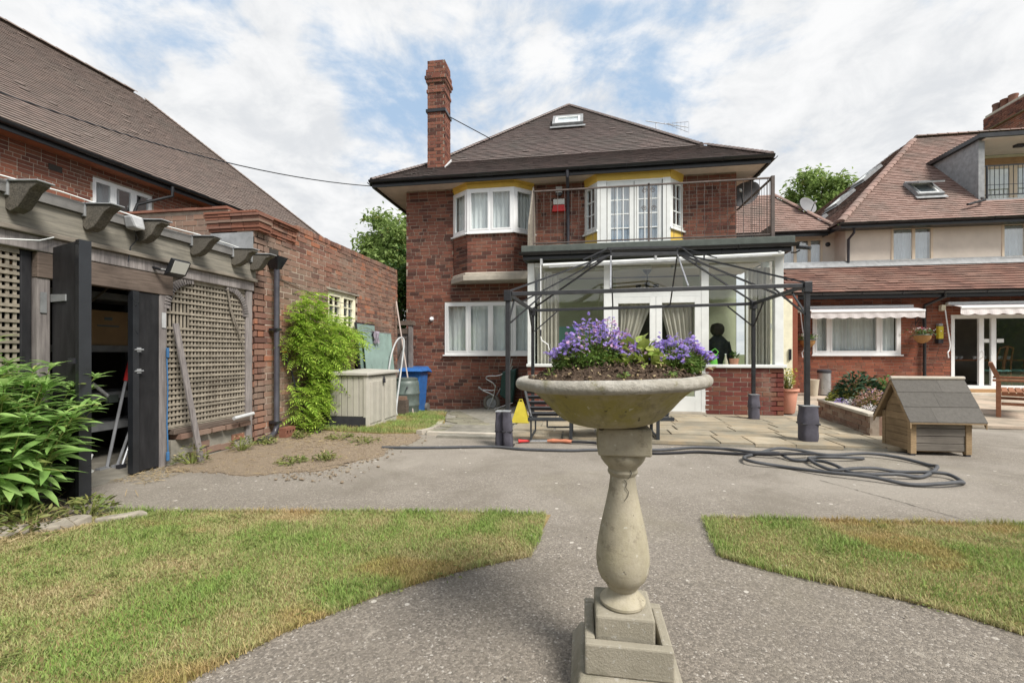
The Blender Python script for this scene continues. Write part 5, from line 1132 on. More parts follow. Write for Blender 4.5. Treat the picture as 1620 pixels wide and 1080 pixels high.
vn = tag(obj('dead_vine', MB().tube([(SX+.03,4.62,1.9),(SX+.02,4.68,1.65),(SX+.03,4.78,1.45),(SX+.03,4.88,1.2)], [.010,.012,.008,.004], 5).tube([(SX+.02,4.68,1.65),(SX+.03,4.72,1.5),(SX+.03,4.86,1.28)], [.008,.007,.003], 5), 'wood_grey'), 'dead vine stem twisting over the trellis top right', 'vine')

# ================================================================== LEFT HOUSE
LH = thing('neighbour_house', 'long neighbouring brick house with big plain tiled roof at far left', 'house', (-10,9,-.3)); LR = R(-4.3)
ex = lambda y: -9.93+(y-6.16)*.0755   # eave line
Ul = Vector((.0755,1,0)).normalized(); Nl = Vector((Ul.y,-Ul.x,0))
y0 = 3.0; wlO = Vector((ex(y0)-.40, y0, -.3)); WL = 12.2
wu0 = 7.74-y0; wins = [(4.82,6.05,4.52,5.22)]
brick_wall(LH, wlO+Z3*3.2, Ul, Nl, WL, 2.25, [(4.85,6.1,1.3,1.98)], 'brick_left', 230, .08, .235, bond='e', seed=80)
obj('lower_wall', MB().hexa([wlO-Nl*.25, wlO-Nl*.01, wlO-Nl*.01+Ul*WL, wlO-Nl*.25+Ul*WL, wlO-Nl*.25+Z3*3.2, wlO-Nl*.01+Z3*3.2, wlO-Nl*.01+Ul*WL+Z3*3.2, wlO-Nl*.25+Ul*WL+Z3*3.2]), 'brick_left', LH)
window(LH, wlO+Z3*4.50+Ul*4.85-Nl*.03, Ul, Nl, 1.25, .68, [.42,.84], cur=None, fr=.05, glass='glass_sky', roommat='interior_room')
curtain(LH, wlO+Z3*4.55+Ul*5.05-Nl*.25, Ul, Nl, .5, .6, 5, .02, 'curtain_white', seed=3)
obj('air_brick', MB().hexa([wlO+Ul*4.1+Z3*5.02+Nl*.012, wlO+Ul*4.32+Z3*5.02+Nl*.012, wlO+Ul*4.32+Z3*5.02+Nl*.016, wlO+Ul*4.1+Z3*5.02+Nl*.016, wlO+Ul*4.1+Z3*5.14+Nl*.012, wlO+Ul*4.32+Z3*5.14+Nl*.012, wlO+Ul*4.32+Z3*5.14+Nl*.016, wlO+Ul*4.1+Z3*5.14+Nl*.016]), 'interior_dark', LH)
e0, e1 = Vector((ex(0),0,5.2)), Vector((-9.3,15.3,5.2)); g0, g1 = Vector((-14.3,0,9.05)), Vector((-13.45,11.7,9.05))
rb = MB().quad(dn(e0), dn(e1), dn(g1), dn(g0)); e2 = Vector((-17.6,15.9,5.2)); rb.quad(e1, e2, g1); rb.quad(e2, Vector((-18.7,0,5.2)), g0, g1)
lroof = obj('roof', rb, 'tile_left', LH); tiled(LH, lroof, [e0, e1, g1, g0], 'tile_left', 220, .165, .1, 9)
bonnet(lroof, g0+Z3*.02, g1+Z3*.02, 'tile_left', .12, .33); bonnet(lroof, e1+Z3*.01, g1, 'tile_left', .085, .12, 'hip_tile')
so = MB().hexa([e0-Nl*.42-Z3*.14, e0-Nl*.03-Z3*.14, e1-Nl*.03-Z3*.14, e1-Nl*.42-Z3*.14, e0-Nl*.42-Z3*.12, e0-Nl*.03-Z3*.12, e1-Nl*.03-Z3*.12, e1-Nl*.42-Z3*.12]); obj('soffit', so, 'soffit_orange', LH)
fa = MB().hexa([e0-Nl*.028-Z3*.16, e0-Z3*.16, e1-Z3*.16, e1-Nl*.028-Z3*.16, e0-Nl*.028-Z3*.03, e0-Z3*.03, e1-Z3*.03, e1-Nl*.028-Z3*.03]); obj('fascia', fa, 'gutter_black', LH); gutter(LH, e0+Nl*.004-Z3*.02, e1+Nl*.004-Z3*.02, .062, Nl)
pj = wlO+Ul*6.2; pp = Vector((ex(9.15)+.06,9.15,5.1)); obj('downpipe', MB().tube([pp, pp-Z3*.22, pp-Z3*.30-Ul*.12-Nl*.12, pp-Z3*.55-Ul*.5-Nl*.40, pp-Z3*.75-Ul*.55-Nl*.42, pp-Z3*4.8-Ul*.55-Nl*.42], .034, 10), 'gutter_black', LH, smooth=50)

# ================================================================== RIGHT HOUSE
RH = thing('right_house', 'cream rendered house with red tiled roofs and brick ground floor on right', 'house', (9,14,0))
RY = 13.5; rx0 = 5.75
rholes = [(6.34-rx0,8.52-rx0,1.10,2.30),(9.72-rx0,12.9-rx0,.0,2.16)]
brick_wall(RH, (rx0,RY,.0), X3, FN, 7.6, 2.8, rholes, 'brick_right', 150, .08, .232, bond='r', seed=90, mortar='mortar_red')
obj('side_wall', MB().box(rx0-.0,rx0+.24,RY+.242,16,0,2.8), 'brick_right', RH); obj('brick_pilaster', MB().box(5.45,5.748,13.0,13.9,0,2.75), 'brick_right', RH)
window(RH, (6.34,RY-.03,1.10), X3, FN, 2.18, 1.2, [.42,1.66], cur='curtain_white', folds=26, fr=.07, mull=.07, curtains=[(0,.19,{}),(.2,.77,{}),(.78,1,{})])
# sliding doors
sd = obj('sliding_door', MB().box(9.72,9.80,RY-.02,RY+.1,.2,2.16).box(9.802,12.9,RY-.02,RY+.1,2.06,2.16).box(9.802,12.9,RY-.02,RY+.1,.2,.29), 'white_upvc', RH)
for x in (10.38,10.66,12.3): obj('stile', MB().box(x,x+.11,RY+.0,RY+.06,.292,2.058), 'white_upvc', sd)
obj('pane', MB().box(10.49,10.66,RY+.03,RY+.036,.29,2.06), 'glass', sd); obj('pane', MB().box(10.77,12.3,RY+.03,RY+.036,.29,2.06), 'glass_sky', sd); obj('handle', MB().tube([(10.43,RY-.01,1.02),(10.43,RY-.06,1.04),(10.43,RY-.06,1.18),(10.43,RY-.01,1.20)], .014, 6), 'white_upvc', sd)
for x in (10.47,10.80): obj('sticker', MB().box(x,x+.16,RY+.0235,RY+.0265,1.42,1.52), 'white_paint', sd)
obj('threshold', MB().box(9.7,13,RY-.12,RY+.1,.05,.198), 'wood_threshold', RH); obj('doorstep', MB().box(9.75,13,RY-.42,RY-.122,.05,.11), 'ledge_stone', RH)
rm = MB(); rm.quad((9.3,RY+3.2,.2),(13.3,RY+3.2,.2),(13.3,RY+3.2,2.4),(9.3,RY+3.2,2.4)); rm.quad((13.3,RY+3.2,.2),(13.3,RY+.26,.2),(13.3,RY+.26,2.4),(13.3,RY+3.2,2.4)); rm.quad((9.3,RY+.26,.2),(9.3,RY+3.2,.2),(9.3,RY+3.2,2.4),(9.3,RY+.26,2.4)); rm.quad((9.3,RY+.26,2.4),(9.3,RY+3.2,2.4),(13.3,RY+3.2,2.4),(13.3,RY+.26,2.4)); rm.quad((9.3,RY+.2,.2),(13.3,RY+.2,.2),(13.3,RY+3.2,.2),(9.3,RY+3.2,.2)); obj('room_lining', rm, 'dining_wall', RH)
# lower roof
L0, L1, L2, L3 = Vector((5.45,13.08,2.78)), Vector((14,13.08,2.78)), Vector((14,15.0,3.80)), Vector((6.1,15.0,3.80))
lr = obj('lower_roof', MB().quad(*[dn(p) for p in (L0,L1,L2,L3)]).quad(dn(L0), dn(L3), Vector((5.45,15.6,2.78))), 'tile_low', RH); tiled(RH, lr, [L0, L1, L2, L3], 'tile_low', 80, .3, .19, 13, lift=.03)
obj('fascia', MB().box(5.45,14,13.10,13.14,2.60,2.74), 'gutter_black', RH); gutter(RH, (5.4,13.095,2.75),(14,13.095,2.75), .06); obj('soffit', MB().box(5.45,14,13.142,RY,2.62,2.64), 'black_gloss', RH)
obj('lead_flashing', MB().hexa([(6.0,14.8,3.74),(14,14.8,3.74),(14,14.98,3.84),(6.0,14.98,3.84),(6.0,14.8,3.755),(14,14.8,3.755),(14,14.985,3.96),(6.0,14.985,3.96)]), 'lead', RH)
obj('downpipe', MB().tube([(9.28,13.06,2.7),(9.28,13.06,2.6),(9.05,13.40,2.42),(9.05,13.42,2.3),(9.05,13.42,.05)], .036, 10), 'gutter_black', RH, smooth=50)
# upper wall, render, with windows
for (X0, X1, Yw, hl) in ((7.98,14,15.0,[(9.22,10.33,3.90,4.93),(12.10,13.2,3.90,4.93)]),):
    mb = MB(); wall_back(mb, Vector((X0,Yw,3.3)), X3, FN, X1-X0, 1.85, [(a-X0,b-X0,c-3.3,d-3.3) for a, b, c, d in hl], .25); obj('render_wall', mb, 'render_cream', RH)
mb = MB(); wall_back(mb, Vector((5.6,15.6,3.0)), X3, FN, 2.6, 2.15, [(6.42-5.6,7.62-5.6,.92,1.82)], .25); obj('render_wall', mb, 'render_cream', RH)
obj('side_wall', MB().box(7.98,8.2,15.252,20,3.3,5.1), 'render_cream', RH)
for (x, y, z, w, h, dv) in ((9.22,14.98,3.90,1.11,1.03,[.60]),(12.10,14.98,3.90,1.1,1.03,[.6]),(6.42,15.58,3.92,1.2,.9,[.40,.82])):
    window(RH, (x,y,z), X3, FN, w, h, dv, mat='cream_frame', fr=.06, mull=.08, folds=9, glass='glass_sky', sill=False, sash=False); obj('stone_sill', MB().box(x-.1,x+w+.1,y-.06,y-.001,z-.08,z-.002), 'felt_grey', RH)
obj('downpipe', MB().tube([(8.05,14.7,4.95),(8.05,14.7,4.75),(8.02,14.92,4.6),(8.02,14.93,3.9)], .036, 10), 'pipe_grey', RH, smooth=50); obj('wall_vent', MB().lathe([(.075,0),(.07,.03),(.03,.05)], 16, (0,0,0)), 'black_gloss', RH, local=True); bpy.data.objects['wall_vent'].rotation_euler = (R(90),0,0); bpy.data.objects['wall_vent'].location = Vector((7.78,15.598,4.62))-wloc(RH)
# upper roof
E0, E1 = Vector((7.60,14.55,5.03)), Vector((19,14.55,5.03)); Rg0, Rg1 = Vector((12.35,18.75,9.2)), Vector((19,18.75,9.2)); Eb = Vector((7.60,24,5.03)); Rgb = Vector((12.35,19.9,9.2))
SP = lambda x, y: Vector((x, y, 5.01+(y-14.55)*.993)); XH = lambda y: 7.6+(y-14.55)*4.75/4.2
ur = obj('upper_roof', MB().quad(SP(7.6,14.55),SP(19,14.55),SP(19,15.2),SP(XH(15.2),15.2)).quad(SP(XH(15.2),15.2),SP(11.75,15.2),SP(11.75,17.04),SP(XH(17.04),17.04)).quad(SP(XH(17.04),17.04),SP(19,17.04),SP(19,18.75),SP(12.35,18.75)).quad(dn(Eb), dn(E0), dn(Rg0), dn(Rgb)), 'tile_right', RH)
Su = (Rg0-Vector((Rg0.x,14.55,5.03))).normalized(); Nu = X3.cross(Su)
tiled(RH, ur, [E0, E1, Rg1, Rg0], 'tile_right', 120, .18, .115, 15, holes=[(11.75-7.6,20,.85,3.5)]); tiled(RH, ur, [Eb, E0, Rg0, Rgb], 'tile_right', 0, .18, .115, 16)
bonnet(ur, E0+Z3*.02, Rg0+Z3*.02, 'tile_right', .13, .33, 'hip_tile'); bonnet(ur, Rg0+Z3*.02, Rg1+Z3*.02, 'tile_right', .13, .33)
obj('fascia', MB().box(7.62,14.5,14.57,14.61,4.86,4.99).box(7.62,7.66,14.612,22,4.86,4.99), 'gutter_black', RH); gutter(RH, (7.55,14.565,5.0),(14.5,14.565,5.0), .06); obj('soffit', MB().box(7.665,14.5,14.612,15,4.88,4.9), 'gutter_black', RH)
sk = skylight(RH, Vector((10.55,15.75,5.03+(15.75-14.55)*.993))+Nu*.03, X3, Su, Nu, .72, .85, name='skylight'); 
# the same skylight stands open: tilted sash
obj('open_sash', MB().hexa([(10.2,15.35,6.35),(10.9,15.35,6.35),(10.9,15.95,6.55),(10.2,15.95,6.55),(10.2,15.34,6.40),(10.9,15.34,6.40),(10.9,15.94,6.60),(10.2,15.94,6.60)]), 'lead', sk)
# skylights on the left hip slope
Sl = (Rg0-Vector((7.6,Rg0.y,5.03))).normalized(); Nll = (-Y3).cross(Sl)
for t_ in (.22,.5,.78): skylight(RH, Vector((7.6,17.6,5.03))+(Vector((12.35,17.6+0,9.2))-Vector((7.6,17.6,5.03)))*t_*.85+Vector((0,1.5*t_,0))+Nll*.03, -Y3, Sl, Nll, .8, .8)
# wing roof
w0, w1, w2, w3 = Vector((4.0,15.2,5.0)), Vector((7.9,15.2,5.0)), Vector((6.6,16.9,6.75)), Vector((4.0,16.9,6.75))
wr = obj('wing_roof', MB().quad(*[dn(p) for p in (w0,w1,w2,w3)]).quad(dn(w1), Vector((7.9,18.5,5)), dn(w2)), 'tile_right', RH); tiled(RH, wr, [w0, w1, w2, w3], 'tile_right', 30, .18, .115, 17); bonnet(wr, w1+Z3*.02, w2+Z3*.02, 'tile_right', .12, .33, 'hip_tile')
obj('fascia', MB().box(4.0,7.6,15.22,15.26,4.82,4.96), 'gutter_black', RH); gutter(RH, (4.0,15.215,4.98),(7.6,15.215,4.98), .06)
# dormer with recessed balcony
dx, dy0, dz0, dz1 = 11.8, 15.3, 5.75, 7.50; dyb = 14.55+(dz1-5.03)/.993
ck = obj('dormer_cheek', MB().slab([(dx,dy0,dz0),(dx,dyb,dz1),(dx,dy0,dz1)], (-1,0,0), .08), 'lead', RH); obj('corner_post', MB().box(dx-.1,dx+.06,dy0-.06,dy0+.06,dz0-.15,dz1), 'lead', ck)
obj('dormer_roof', MB().box(dx-.2,19,dy0-.25,dyb+.3,dz1+.002,dz1+.12), 'gutter_black', RH); obj('dormer_soffit', MB().box(dx-.02,19,dy0-.2,16.4,dz1-.03,dz1), 'render_cream', RH)
obj('dormer_back', MB().box(dx,19,16.4,16.5,dz0-.1,dz1-.04), 'cream_paint', RH); obj('dormer_beam', MB().box(dx+.01,19,16.36,16.398,7.15,7.36), 'wood_threshold', RH); obj('balcony_floor', MB().box(dx,19,15.2,16.4,5.62,5.72), 'lead', RH)
for k in range(3): window(RH, (dx+.05+k*.85,16.37,5.74), X3, FN, .82, 1.38, [], mat='cream_frame', fr=.09, sash=False, cur='curtain_white', folds=6, sill=False, room=False, name='balcony_door', glass='glass_sky')
br = obj('balcony_rail', MB().beam((dx+.05,dy0-.03,6.72),(15,dy0-.03,6.72),.03,.03).beam((dx+.05,dy0-.03,5.85),(15,dy0-.03,5.85),.02,.03).beam((dx+.05,dy0-.03,6.15),(15,dy0-.03,6.15),.012,.015).box(dx+.12,dx+.16,dy0-.05,dy0-.01,5.7,6.74), 'gutter_black', RH)
me = meshmat('rail_bar', *(lambda b: (b.v, b.f))(MB().tube([(0,0,0),(0,0,.87)], .009, 5)), 'gutter_black')
for i in range(22): inst('baluster', me, br, (dx+.22+i*.12,dy0-.03,5.85))
obj('soffit_lamp', MB().box(13.0,13.25,15.6,15.75,7.40,7.468), 'plastic_dark', RH); obj('dormer_pipe', MB().tube([(dx-.06,dy0-.12,5.75),(dx-.2,dy0-.4,5.6),(dx-.75,dy0-.55,5.45)], .035, 8), 'gutter_black', RH)
# chimney with pots
rc = obj('chimney', MB().box(16.5,19.4,19.5,21.0,8,10.85), 'mortar', RH)
def cst(x0, y0, x1, z0, z1, sd_):
    brick_wall(RH, (x0,y0,z0), X3, FN, x1-x0, z1-z0, [], 'brick_right', 10, .08, .232, wall=rc, seed=sd_); brick_wall(RH, (x0,21.0,z0), -Y3, -X3, 21.0-y0, z1-z0, [], 'brick_right', 10, .08, .232, wall=rc, seed=sd_+1)
cst(16.5,19.5,19.4,9,10.27,95); obj('chimney_band', MB().box(16.38,19.4,19.38,21.1,10.27,10.80), 'mortar', rc)
brick_wall(RH, (16.37,19.37,10.28), X3, FN, 2.8, .5, [], 'brick_house', 10, .08, .232, wall=rc, seed=97); brick_wall(RH, (16.37,21.1,10.28), -Y3, -X3, 1.7, .5, [], 'brick_house', 10, .08, .232, wall=rc, seed=98)
obj('chimney_cap', MB().box(16.4,19.4,19.4,21.05,10.81,10.88), 'ledge_stone', rc)
for k in range(5): obj('chimney_pot', MB().lathe([(.16,0),(.14,.1),(.13,.3),(.15,.34),(.15,.40),(.12,.40)], 16, (16.7+k*.02+(.45 if k > 2 else 0),20.9-k*.32+(.6 if k > 2 else 0),10.88)), 'tile_orange', rc, smooth=40)
dish('dark satellite dish on ridge of small wing roof', (7.35,16.0,6.0), .30, R(20))
cc = thing('cctv_camera', 'black security camera at right corner of conservatory roof', 'camera', (3.62,8.3,2.9)); obj('bracket', MB().tube([(3.56,8.3,2.88),(3.62,8.26,2.87),(3.67,8.22,2.90)], .012, 6), 'black_gloss', cc); obj('body', MB().tube([(3.63,8.25,2.96),(3.78,8.1,2.90)], .032, 10), 'black_gloss', cc)
# awnings over right house openings
def awning(label, x0, x1, z, y0=13.46):
    T = thing('window_awning', label, 'awning', ((x0+x1)/2,y0,z), 'awnings on the right house'); obj('cassette', MB().box(x0,x1,y0-.12,y0-.005,z-.02,z+.08), 'white_upvc', T, bevel=.02)
    mb = MB(); n = int((x1-x0)/.04); yb = y0-.5
    obj('canopy', MB().hexa([(x0,y0-.1,z+.0),(x1,y0-.1,z+.0),(x1,yb,z-.10),(x0,yb,z-.10),(x0,y0-.1,z+.012),(x1,y0-.1,z+.012),(x1,yb,z-.088),(x0,yb,z-.088)]), 'awning', T); obj('front_bar', MB().box(x0,x1,yb-.03,yb+.01,z-.135,z-.085), 'white_upvc', T, bevel=.006)
    for i in range(n+1):
        x = x0+(x1-x0)*i/n; mb.v += [(x, yb-.012, z-.13), (x, yb-.005+.008*math.sin(i*.9), z-.27-.035*abs(math.sin(i*.40)))]
    mb.f = [(2*i, 2*i+2, 2*i+3, 2*i+1) for i in range(n)]; obj('valance', mb, 'awning', T)
    return T
t_ = awning('pale scalloped awning over the wide curtained window', 6.05,8.75,2.36); t2 = awning('pale scalloped awning above the sliding glass doors', 9.55,13.2,2.42)
for T, x in ((t_,5.95),(t2,9.45)):
    obj('gearbox', MB().box(x-.04,x+.06,13.36,13.46,2.27,2.42), 'cream_paint', T); obj('crank', MB().tube([(x,13.3,2.28),(x+.08,13.25,1.35),(x+.06,13.25,1.22),(x-.0,13.22,1.16),(x+.02,13.22,1.02)], .014, 6), 'white_upvc', T)
wl_ = thing('wall_lantern', 'dull green lantern on brick wall left of sliding doors', 'lantern', (9.38,13.46,1.6)); obj('body', MB().box(9.33,9.45,13.34,13.45,1.52,1.86), 'yellow_plastic', wl_, bevel=.02); obj('base', MB().box(9.33,9.45,13.35,13.47,1.40,1.515), 'plastic_dark', wl_, bevel=.01); obj('cap', MB().box(9.34,9.44,13.35,13.46,1.862,1.93), 'lead', wl_, bevel=.01)

# ================================================================== URN PLANTER
UX, UY = .143, 1.622
U_ = thing('stone_urn', 'wide mossy stone urn on baluster pedestal in middle of the path', 'urn', (UX,UY,0))
st = 'urn_stone'
def sq(h, z0, z1, m, name, bev=.006): return obj(name, MB().box(UX-h,UX+h,UY-h,UY+h,z0,z1), m, U_, bevel=bev)
UB = UX; UX = UX+.008
mb = MB(); mb.prism([(UX-.19,UY-.19),(UX+.19,UY-.19),(UX+.19,UY+.19),(UX-.19,UY+.19)], -.02, .03); mb.hexa([(UX-.185,UY-.185,.031),(UX+.185,UY-.185,.031),(UX+.185,UY+.185,.031),(UX-.185,UY+.185,.031),(UX-.158,UY-.158,.088),(UX+.158,UY-.158,.088),(UX+.158,UY+.158,.088),(UX-.158,UY+.158,.088)]); obj('base', mb, 'urn_base', U_, bevel=.01)
h, q = .142, .108
fr = MB(); fr.box(UX-h,UX+h,UY-h,UY-q,.089,.192); fr.box(UX-h,UX+h,UY+q,UY+h,.089,.192); fr.box(UX-h,UX-q,UY-q+.0005,UY+q-.0005,.089,.192); fr.box(UX+q,UX+h,UY-q+.0005,UY+q-.0005,.089,.192); obj('plinth', fr, 'urn_base', U_, bevel=.006)
UX = UB
sq(.098, .10, .262, 'urn_base', 'footing_block', .008)
prof = [(.074,.262),(.079,.268),(.079,.276),(.072,.284),(.060,.292),(.050,.302),(.047,.314),(.053,.320),(.058,.326),(.060,.332),(.066,.34),(.079,.355),(.088,.378),(.0925,.41),(.0925,.435),(.088,.475),(.080,.52),(.069,.57),(.058,.62),(.049,.665),(.0445,.70),(.044,.715),(.050,.722),(.053,.73),(.050,.738),(.052,.745),(.064,.757),(.075,.772),(.080,.786),(.078,.798),(.072,.80)]
obj('baluster', MB().lathe(prof, 48, (UX,UY,0)), st, U_, smooth=35)
nb = obj('neck_block', MB().box(UX-.089,UX+.089,UY-.089,UY+.089,.80,.893), st, U_, bevel=.006); nb.data.transform(Matrix.Translation((0,0,0)))
bp = [(.085,.8935),(.125,.897),(.155,.905),(.182,.920),(.203,.938),(.222,.957),(.243,.980),(.264,1.0),(.285,1.016),(.305,1.026),(.315,1.029)]
bowl_ = obj('bowl', MB().lathe(bp, 72, (UX,UY,0), cap=True, wob=.012), 'urn_bowl', U_, smooth=45)
rp_ = []
for k in range(13): t = -math.pi*.55+k/12*math.pi*1.25; rp_.append((.328+.023*math.cos(t), 1.048+.021*math.sin(t)))
rp_ = [(.30,1.024)]+rp_+[(.302,1.056),(.292,1.04)]
rim_ = obj('rim', MB().lathe(rp_, 96, (UX,UY,0), cap=False, wob=.014), 'urn_rim', U_, smooth=60)
cr_ = MB()
for pts in ([(.02,.745),(.026,.735),(.020,.722),(.012,.715)], [(.0,.712),(.01,.70),(.006,.685),(.016,.67),(.012,.655),(.0,.64)]):
    for (a, z), (b, w) in zip(pts, pts[1:]):
        ra = .0535 if z > .712 else .047
        P = [Vector((UX+a, UY-math.sqrt(max(1e-5, (ra+.0015+max(0,(.70-z))*.16)**2-a*a)), z)), Vector((UX+b, UY-math.sqrt(max(1e-5, (ra+.0015+max(0,(.70-w))*.16)**2-b*b)), w))]; cr_.tube(P, .0011, 4)
obj('crack', cr_, 'joint_dark', U_)
for o in (bowl_, rim_):
    pv = Vector((0,0,.8935)); o.data.transform(Matrix.Translation(pv+Vector((-.040,-.004,.002))) @ Matrix.Rotation(R(-1.6), 4, 'Y') @ Matrix.Diagonal((.965,.965,1,1)) @ Matrix.Translation(-pv))
# soil mound
mb = MB(); nr, ns = 26, 110
for i in range(nr+1):
    r = .304*i/nr
    for k in range(ns):
        t = 2*math.pi*k/ns; x, y = r*math.cos(t), r*math.sin(t)
        z = 1.052+.062*(1-(i/nr)**3)+.010*noise.noise((x*22,y*22,1))+.009*noise.noise((x*55,y*55,2))+.006*noise.noise((x*130,y*130,7)); mb.v.append((UX+x, UY+y, z))
for i in range(nr):
    for k in range(ns): mb.f.append((i*ns+k, (i+1)*ns+k, (i+1)*ns+(k+1)%ns, i*ns+(k+1)%ns))
mb.v = [((x-UX)*.965+UX-.040, y, z+(x-UX)*.028) for x, y, z in mb.v]
so_ = tag(obj('soil_heap', mb, 'soil', smooth=70), 'heaped dark potting soil filling the stone urn', 'soil'); so_['kind'] = 'stuff'
rng = random.Random(3); M = []
for _ in range(1500):
    a = rng.uniform(0,6.28); r = .310*math.sqrt(rng.random()); z = 1.054+.062*(1-(r/.304)**3) if r < .304 else 1.068
    M.append(leaf_mtx((UX-.040+.96*r*math.cos(a),UY+r*math.sin(a),z+.028*r*math.cos(a)+rng.uniform(.0,.012)), rng.uniform(0,6.28), rng.uniform(-.5,.8), rng.uniform(-1.5,1.5), rng.uniform(.4,1.4)))
cube = MB().box(-.5,.5,-.5,.5,-.5,.5); chips = [([(x*.010,y*.004,z*.003) for x,y,z in cube.v], cube.f), ([(x*.007,y*.006,z*.005) for x,y,z in cube.v], cube.f)]
o = tag(obj('soil_crumbs', scatter_mesh(chips, M[:1280], 1), 'soil'), 'dark soil crumbs strewn on top of the urn soil', 'soil'); o['kind'] = 'stuff'
o = tag(obj('bark_chips', scatter_mesh(chips, M[1280:], 2), 'straw'), 'pale bark flecks scattered over the urn soil', 'bark'); o['kind'] = 'stuff'
# lobelia
def lobelia(label, cx, cy, rx, ry, h, nf, nl, seed, pink=.12):
    T = thing('lobelia', label, 'flower', (cx,cy,1.09), 'purple flowers in the urn'); rg = random.Random(seed); sm = MB(); Lf = []; Fp = []; Fk = []
    petal = []
    for k, (a, l) in enumerate(((-.5,1),(0,1.1),(.5,1),(2.5,.55),(-2.5,.55))):
        c, s = math.cos(a), math.sin(a); L = .0085*l; W = .0038
        petal.append(([(0,0,0),(L*.6*c-W*s,L*.6*s+W*c,.001),(L*c,L*s,-.001),(L*.6*c+W*s,L*.6*s-W*c,.001)], [(0,3,2,1)]))
    fv, ff = [], []
    for v, f in petal: o_ = len(fv); fv += v; ff += [tuple(i+o_ for i in x) for x in f]
    subs = [(lambda a, q: (math.cos(a)*q, math.sin(a)*q, rg.uniform(.78,1.12)))(rg.uniform(0,6.28), rg.random()**.5) for _ in range(22)]
    for i in range(nf):
        cxs, cys, ht = subs[rg.randrange(len(subs))]; x, y = cxs+rg.gauss(0,.13), cys+rg.gauss(0,.13); q = min(1.15, math.hypot(x, y)); a = math.atan2(y, x)
        top = h*ht*(1-.62*min(1,q*q))*rg.uniform(.72,1.05)*(1+.18*noise.noise((cx*9+x*2.5, y*2.5, seed)))
        if rg.random() < .10: top *= rg.uniform(.35,.8)
        top *= 1+.22*noise.noise((x*6+seed, y*6, 4.4))
        p = Vector((cx+x*rx*1.05, cy+y*ry*1.05, 1.10+top)); b = Vector((cx+x*rx*.45, cy+y*ry*.45, 1.085))
        if i % 3 == 0: sm.tube([b, (b+p)/2+Vector((x*.015,y*.015,.01)), p], [.0016,.0012,.0008], 4)
        m = leaf_mtx(p, a+rg.uniform(-1,1), rg.uniform(-.9,.9), rg.uniform(-.8,.8), rg.uniform(.75,1.25))
        (Fk if rg.random() < pink*(1+x) else Fp).append(m)
    for i in range(nl):
        a = rg.uniform(0,6.28); q = rg.random()**.5; z = h*(1-.6*q*q)*rg.random()**.85*.82
        Lf.append(leaf_mtx((cx+math.cos(a)*q*rx*.95, cy+math.sin(a)*q*ry*.95, 1.085+z), a+rg.uniform(-.9,.9), rg.uniform(-.2,1.2), rg.uniform(-1,1), rg.uniform(.6,1.3)))
    obj('stem', sm, 'stem_green', T); obj('foliage', scatter_mesh([leaf_mesh('l', .017, .005, 'x', .3, .2, 3)], Lf, 1), 'leaf_lobelia', T, kind='stuff')
    obj('blossom', scatter_mesh([(fv, ff)], Fp, 1), 'petal_purple', T, kind='stuff'); obj('pale_blossom', scatter_mesh([(fv, ff)], Fk, 1), 'petal_pink', T, kind='stuff')
lobelia('large purple lobelia mound on left of the urn', UX-.100, UY-.03, .150, .13, .155, 1100, 4200, 4, .22)
lobelia('smaller purple lobelia mound on right of the urn', UX+.165, UY-.02, .105, .10, .118, 680, 2000, 5, .08)
hc = clump('heuchera', 'pale yellow green leafy plant between the two lobelias', 'plant', (UX+.035,UY-.075,1.085), .09, .115, 190, 'leaf_heuchera', .034, .027, 6, up=.6, mat2='petal_pink', k2=.10, ob=120, L2=.012, W2=.01)
clump('brown_sprig', 'small withered brown sprig at right edge of urn flowers', 'plant', (UX+.25,UY-.05,1.08), .035, .08, 26, 'straw', .025, .008, 7, ob=20)
for i, (dx_, dy_) in enumerate(((-.25,-.12),(-.02,-.26),(.13,-.22))): clump('seedling', ('tiny green seedling at left edge of the urn soil','tiny green seedling at front of the urn soil','tiny green seedling at right front of urn soil')[i], 'seedling', (UX+dx_,UY+dy_,1.075), .02, .025, 12, 'leaf_lobelia', .014, .006, 40+i, 'seedlings in the urn')

# ================================================================== HOSE
def spline(P, n=6):
    P = [Vector(p) for p in P]; out = []
    for i in range(len(P)-1):
        a, b, c, d = P[max(0,i-1)], P[i], P[i+1], P[min(len(P)-1,i+2)]
        for k in range(n):
            t = k/n; out.append(.5*((2*b)+(c-a)*t+(2*a-5*b+4*c-d)*t*t+(3*b-a-3*c+d)*t**3))
    return out+[P[-1]]
hp = [(-2.37,5.0),(-2.02,5.04),(-1.65,5.11),(-1.21,5.22),(-1.0,5.24),(-.67,5.16),(-.15,5.18),(.14,5.26),(.8,5.36),(1.02,5.43),(1.34,5.59),(1.68,5.56),(1.89,5.35),(2.12,5.29),(2.2,5.09),(2.41,5.03),(2.46,4.83),(2.51,4.65),(2.59,4.53),(2.84,4.53),(3.03,4.56),(3.23,4.7),(3.42,4.91),(3.46,5.07),(3.34,5.31),(3.1,5.42),(2.69,5.4),(2.44,5.54),(2.22,5.54),(1.93,5.33),(1.71,5.06),(1.71,4.84),(2.0,4.76),(2.26,4.54),(2.53,4.42),(2.78,4.3),(3.0,4.29),(3.18,4.34),(3.29,4.44),(3.32,4.61),(3.23,4.66),(2.98,4.74),(2.79,4.77),(2.57,4.7),(2.4,4.71),(2.32,4.85),(2.35,5.07),(2.47,5.24),(2.59,5.2),(2.77,5.18),(2.98,5.28)]
hp = [(x, y, .018+(.03*(1+math.sin(i*2.1))/2 if i > 11 else 0)) for i, (x, y) in enumerate(hp)]
hs = thing('garden_hose', 'long dark grey hose trailing across yard into loose coil', 'hose', (2.5,5,0)); obj('tube', MB().tube(spline(hp), .0165, 8), 'hose', hs, smooth=60)
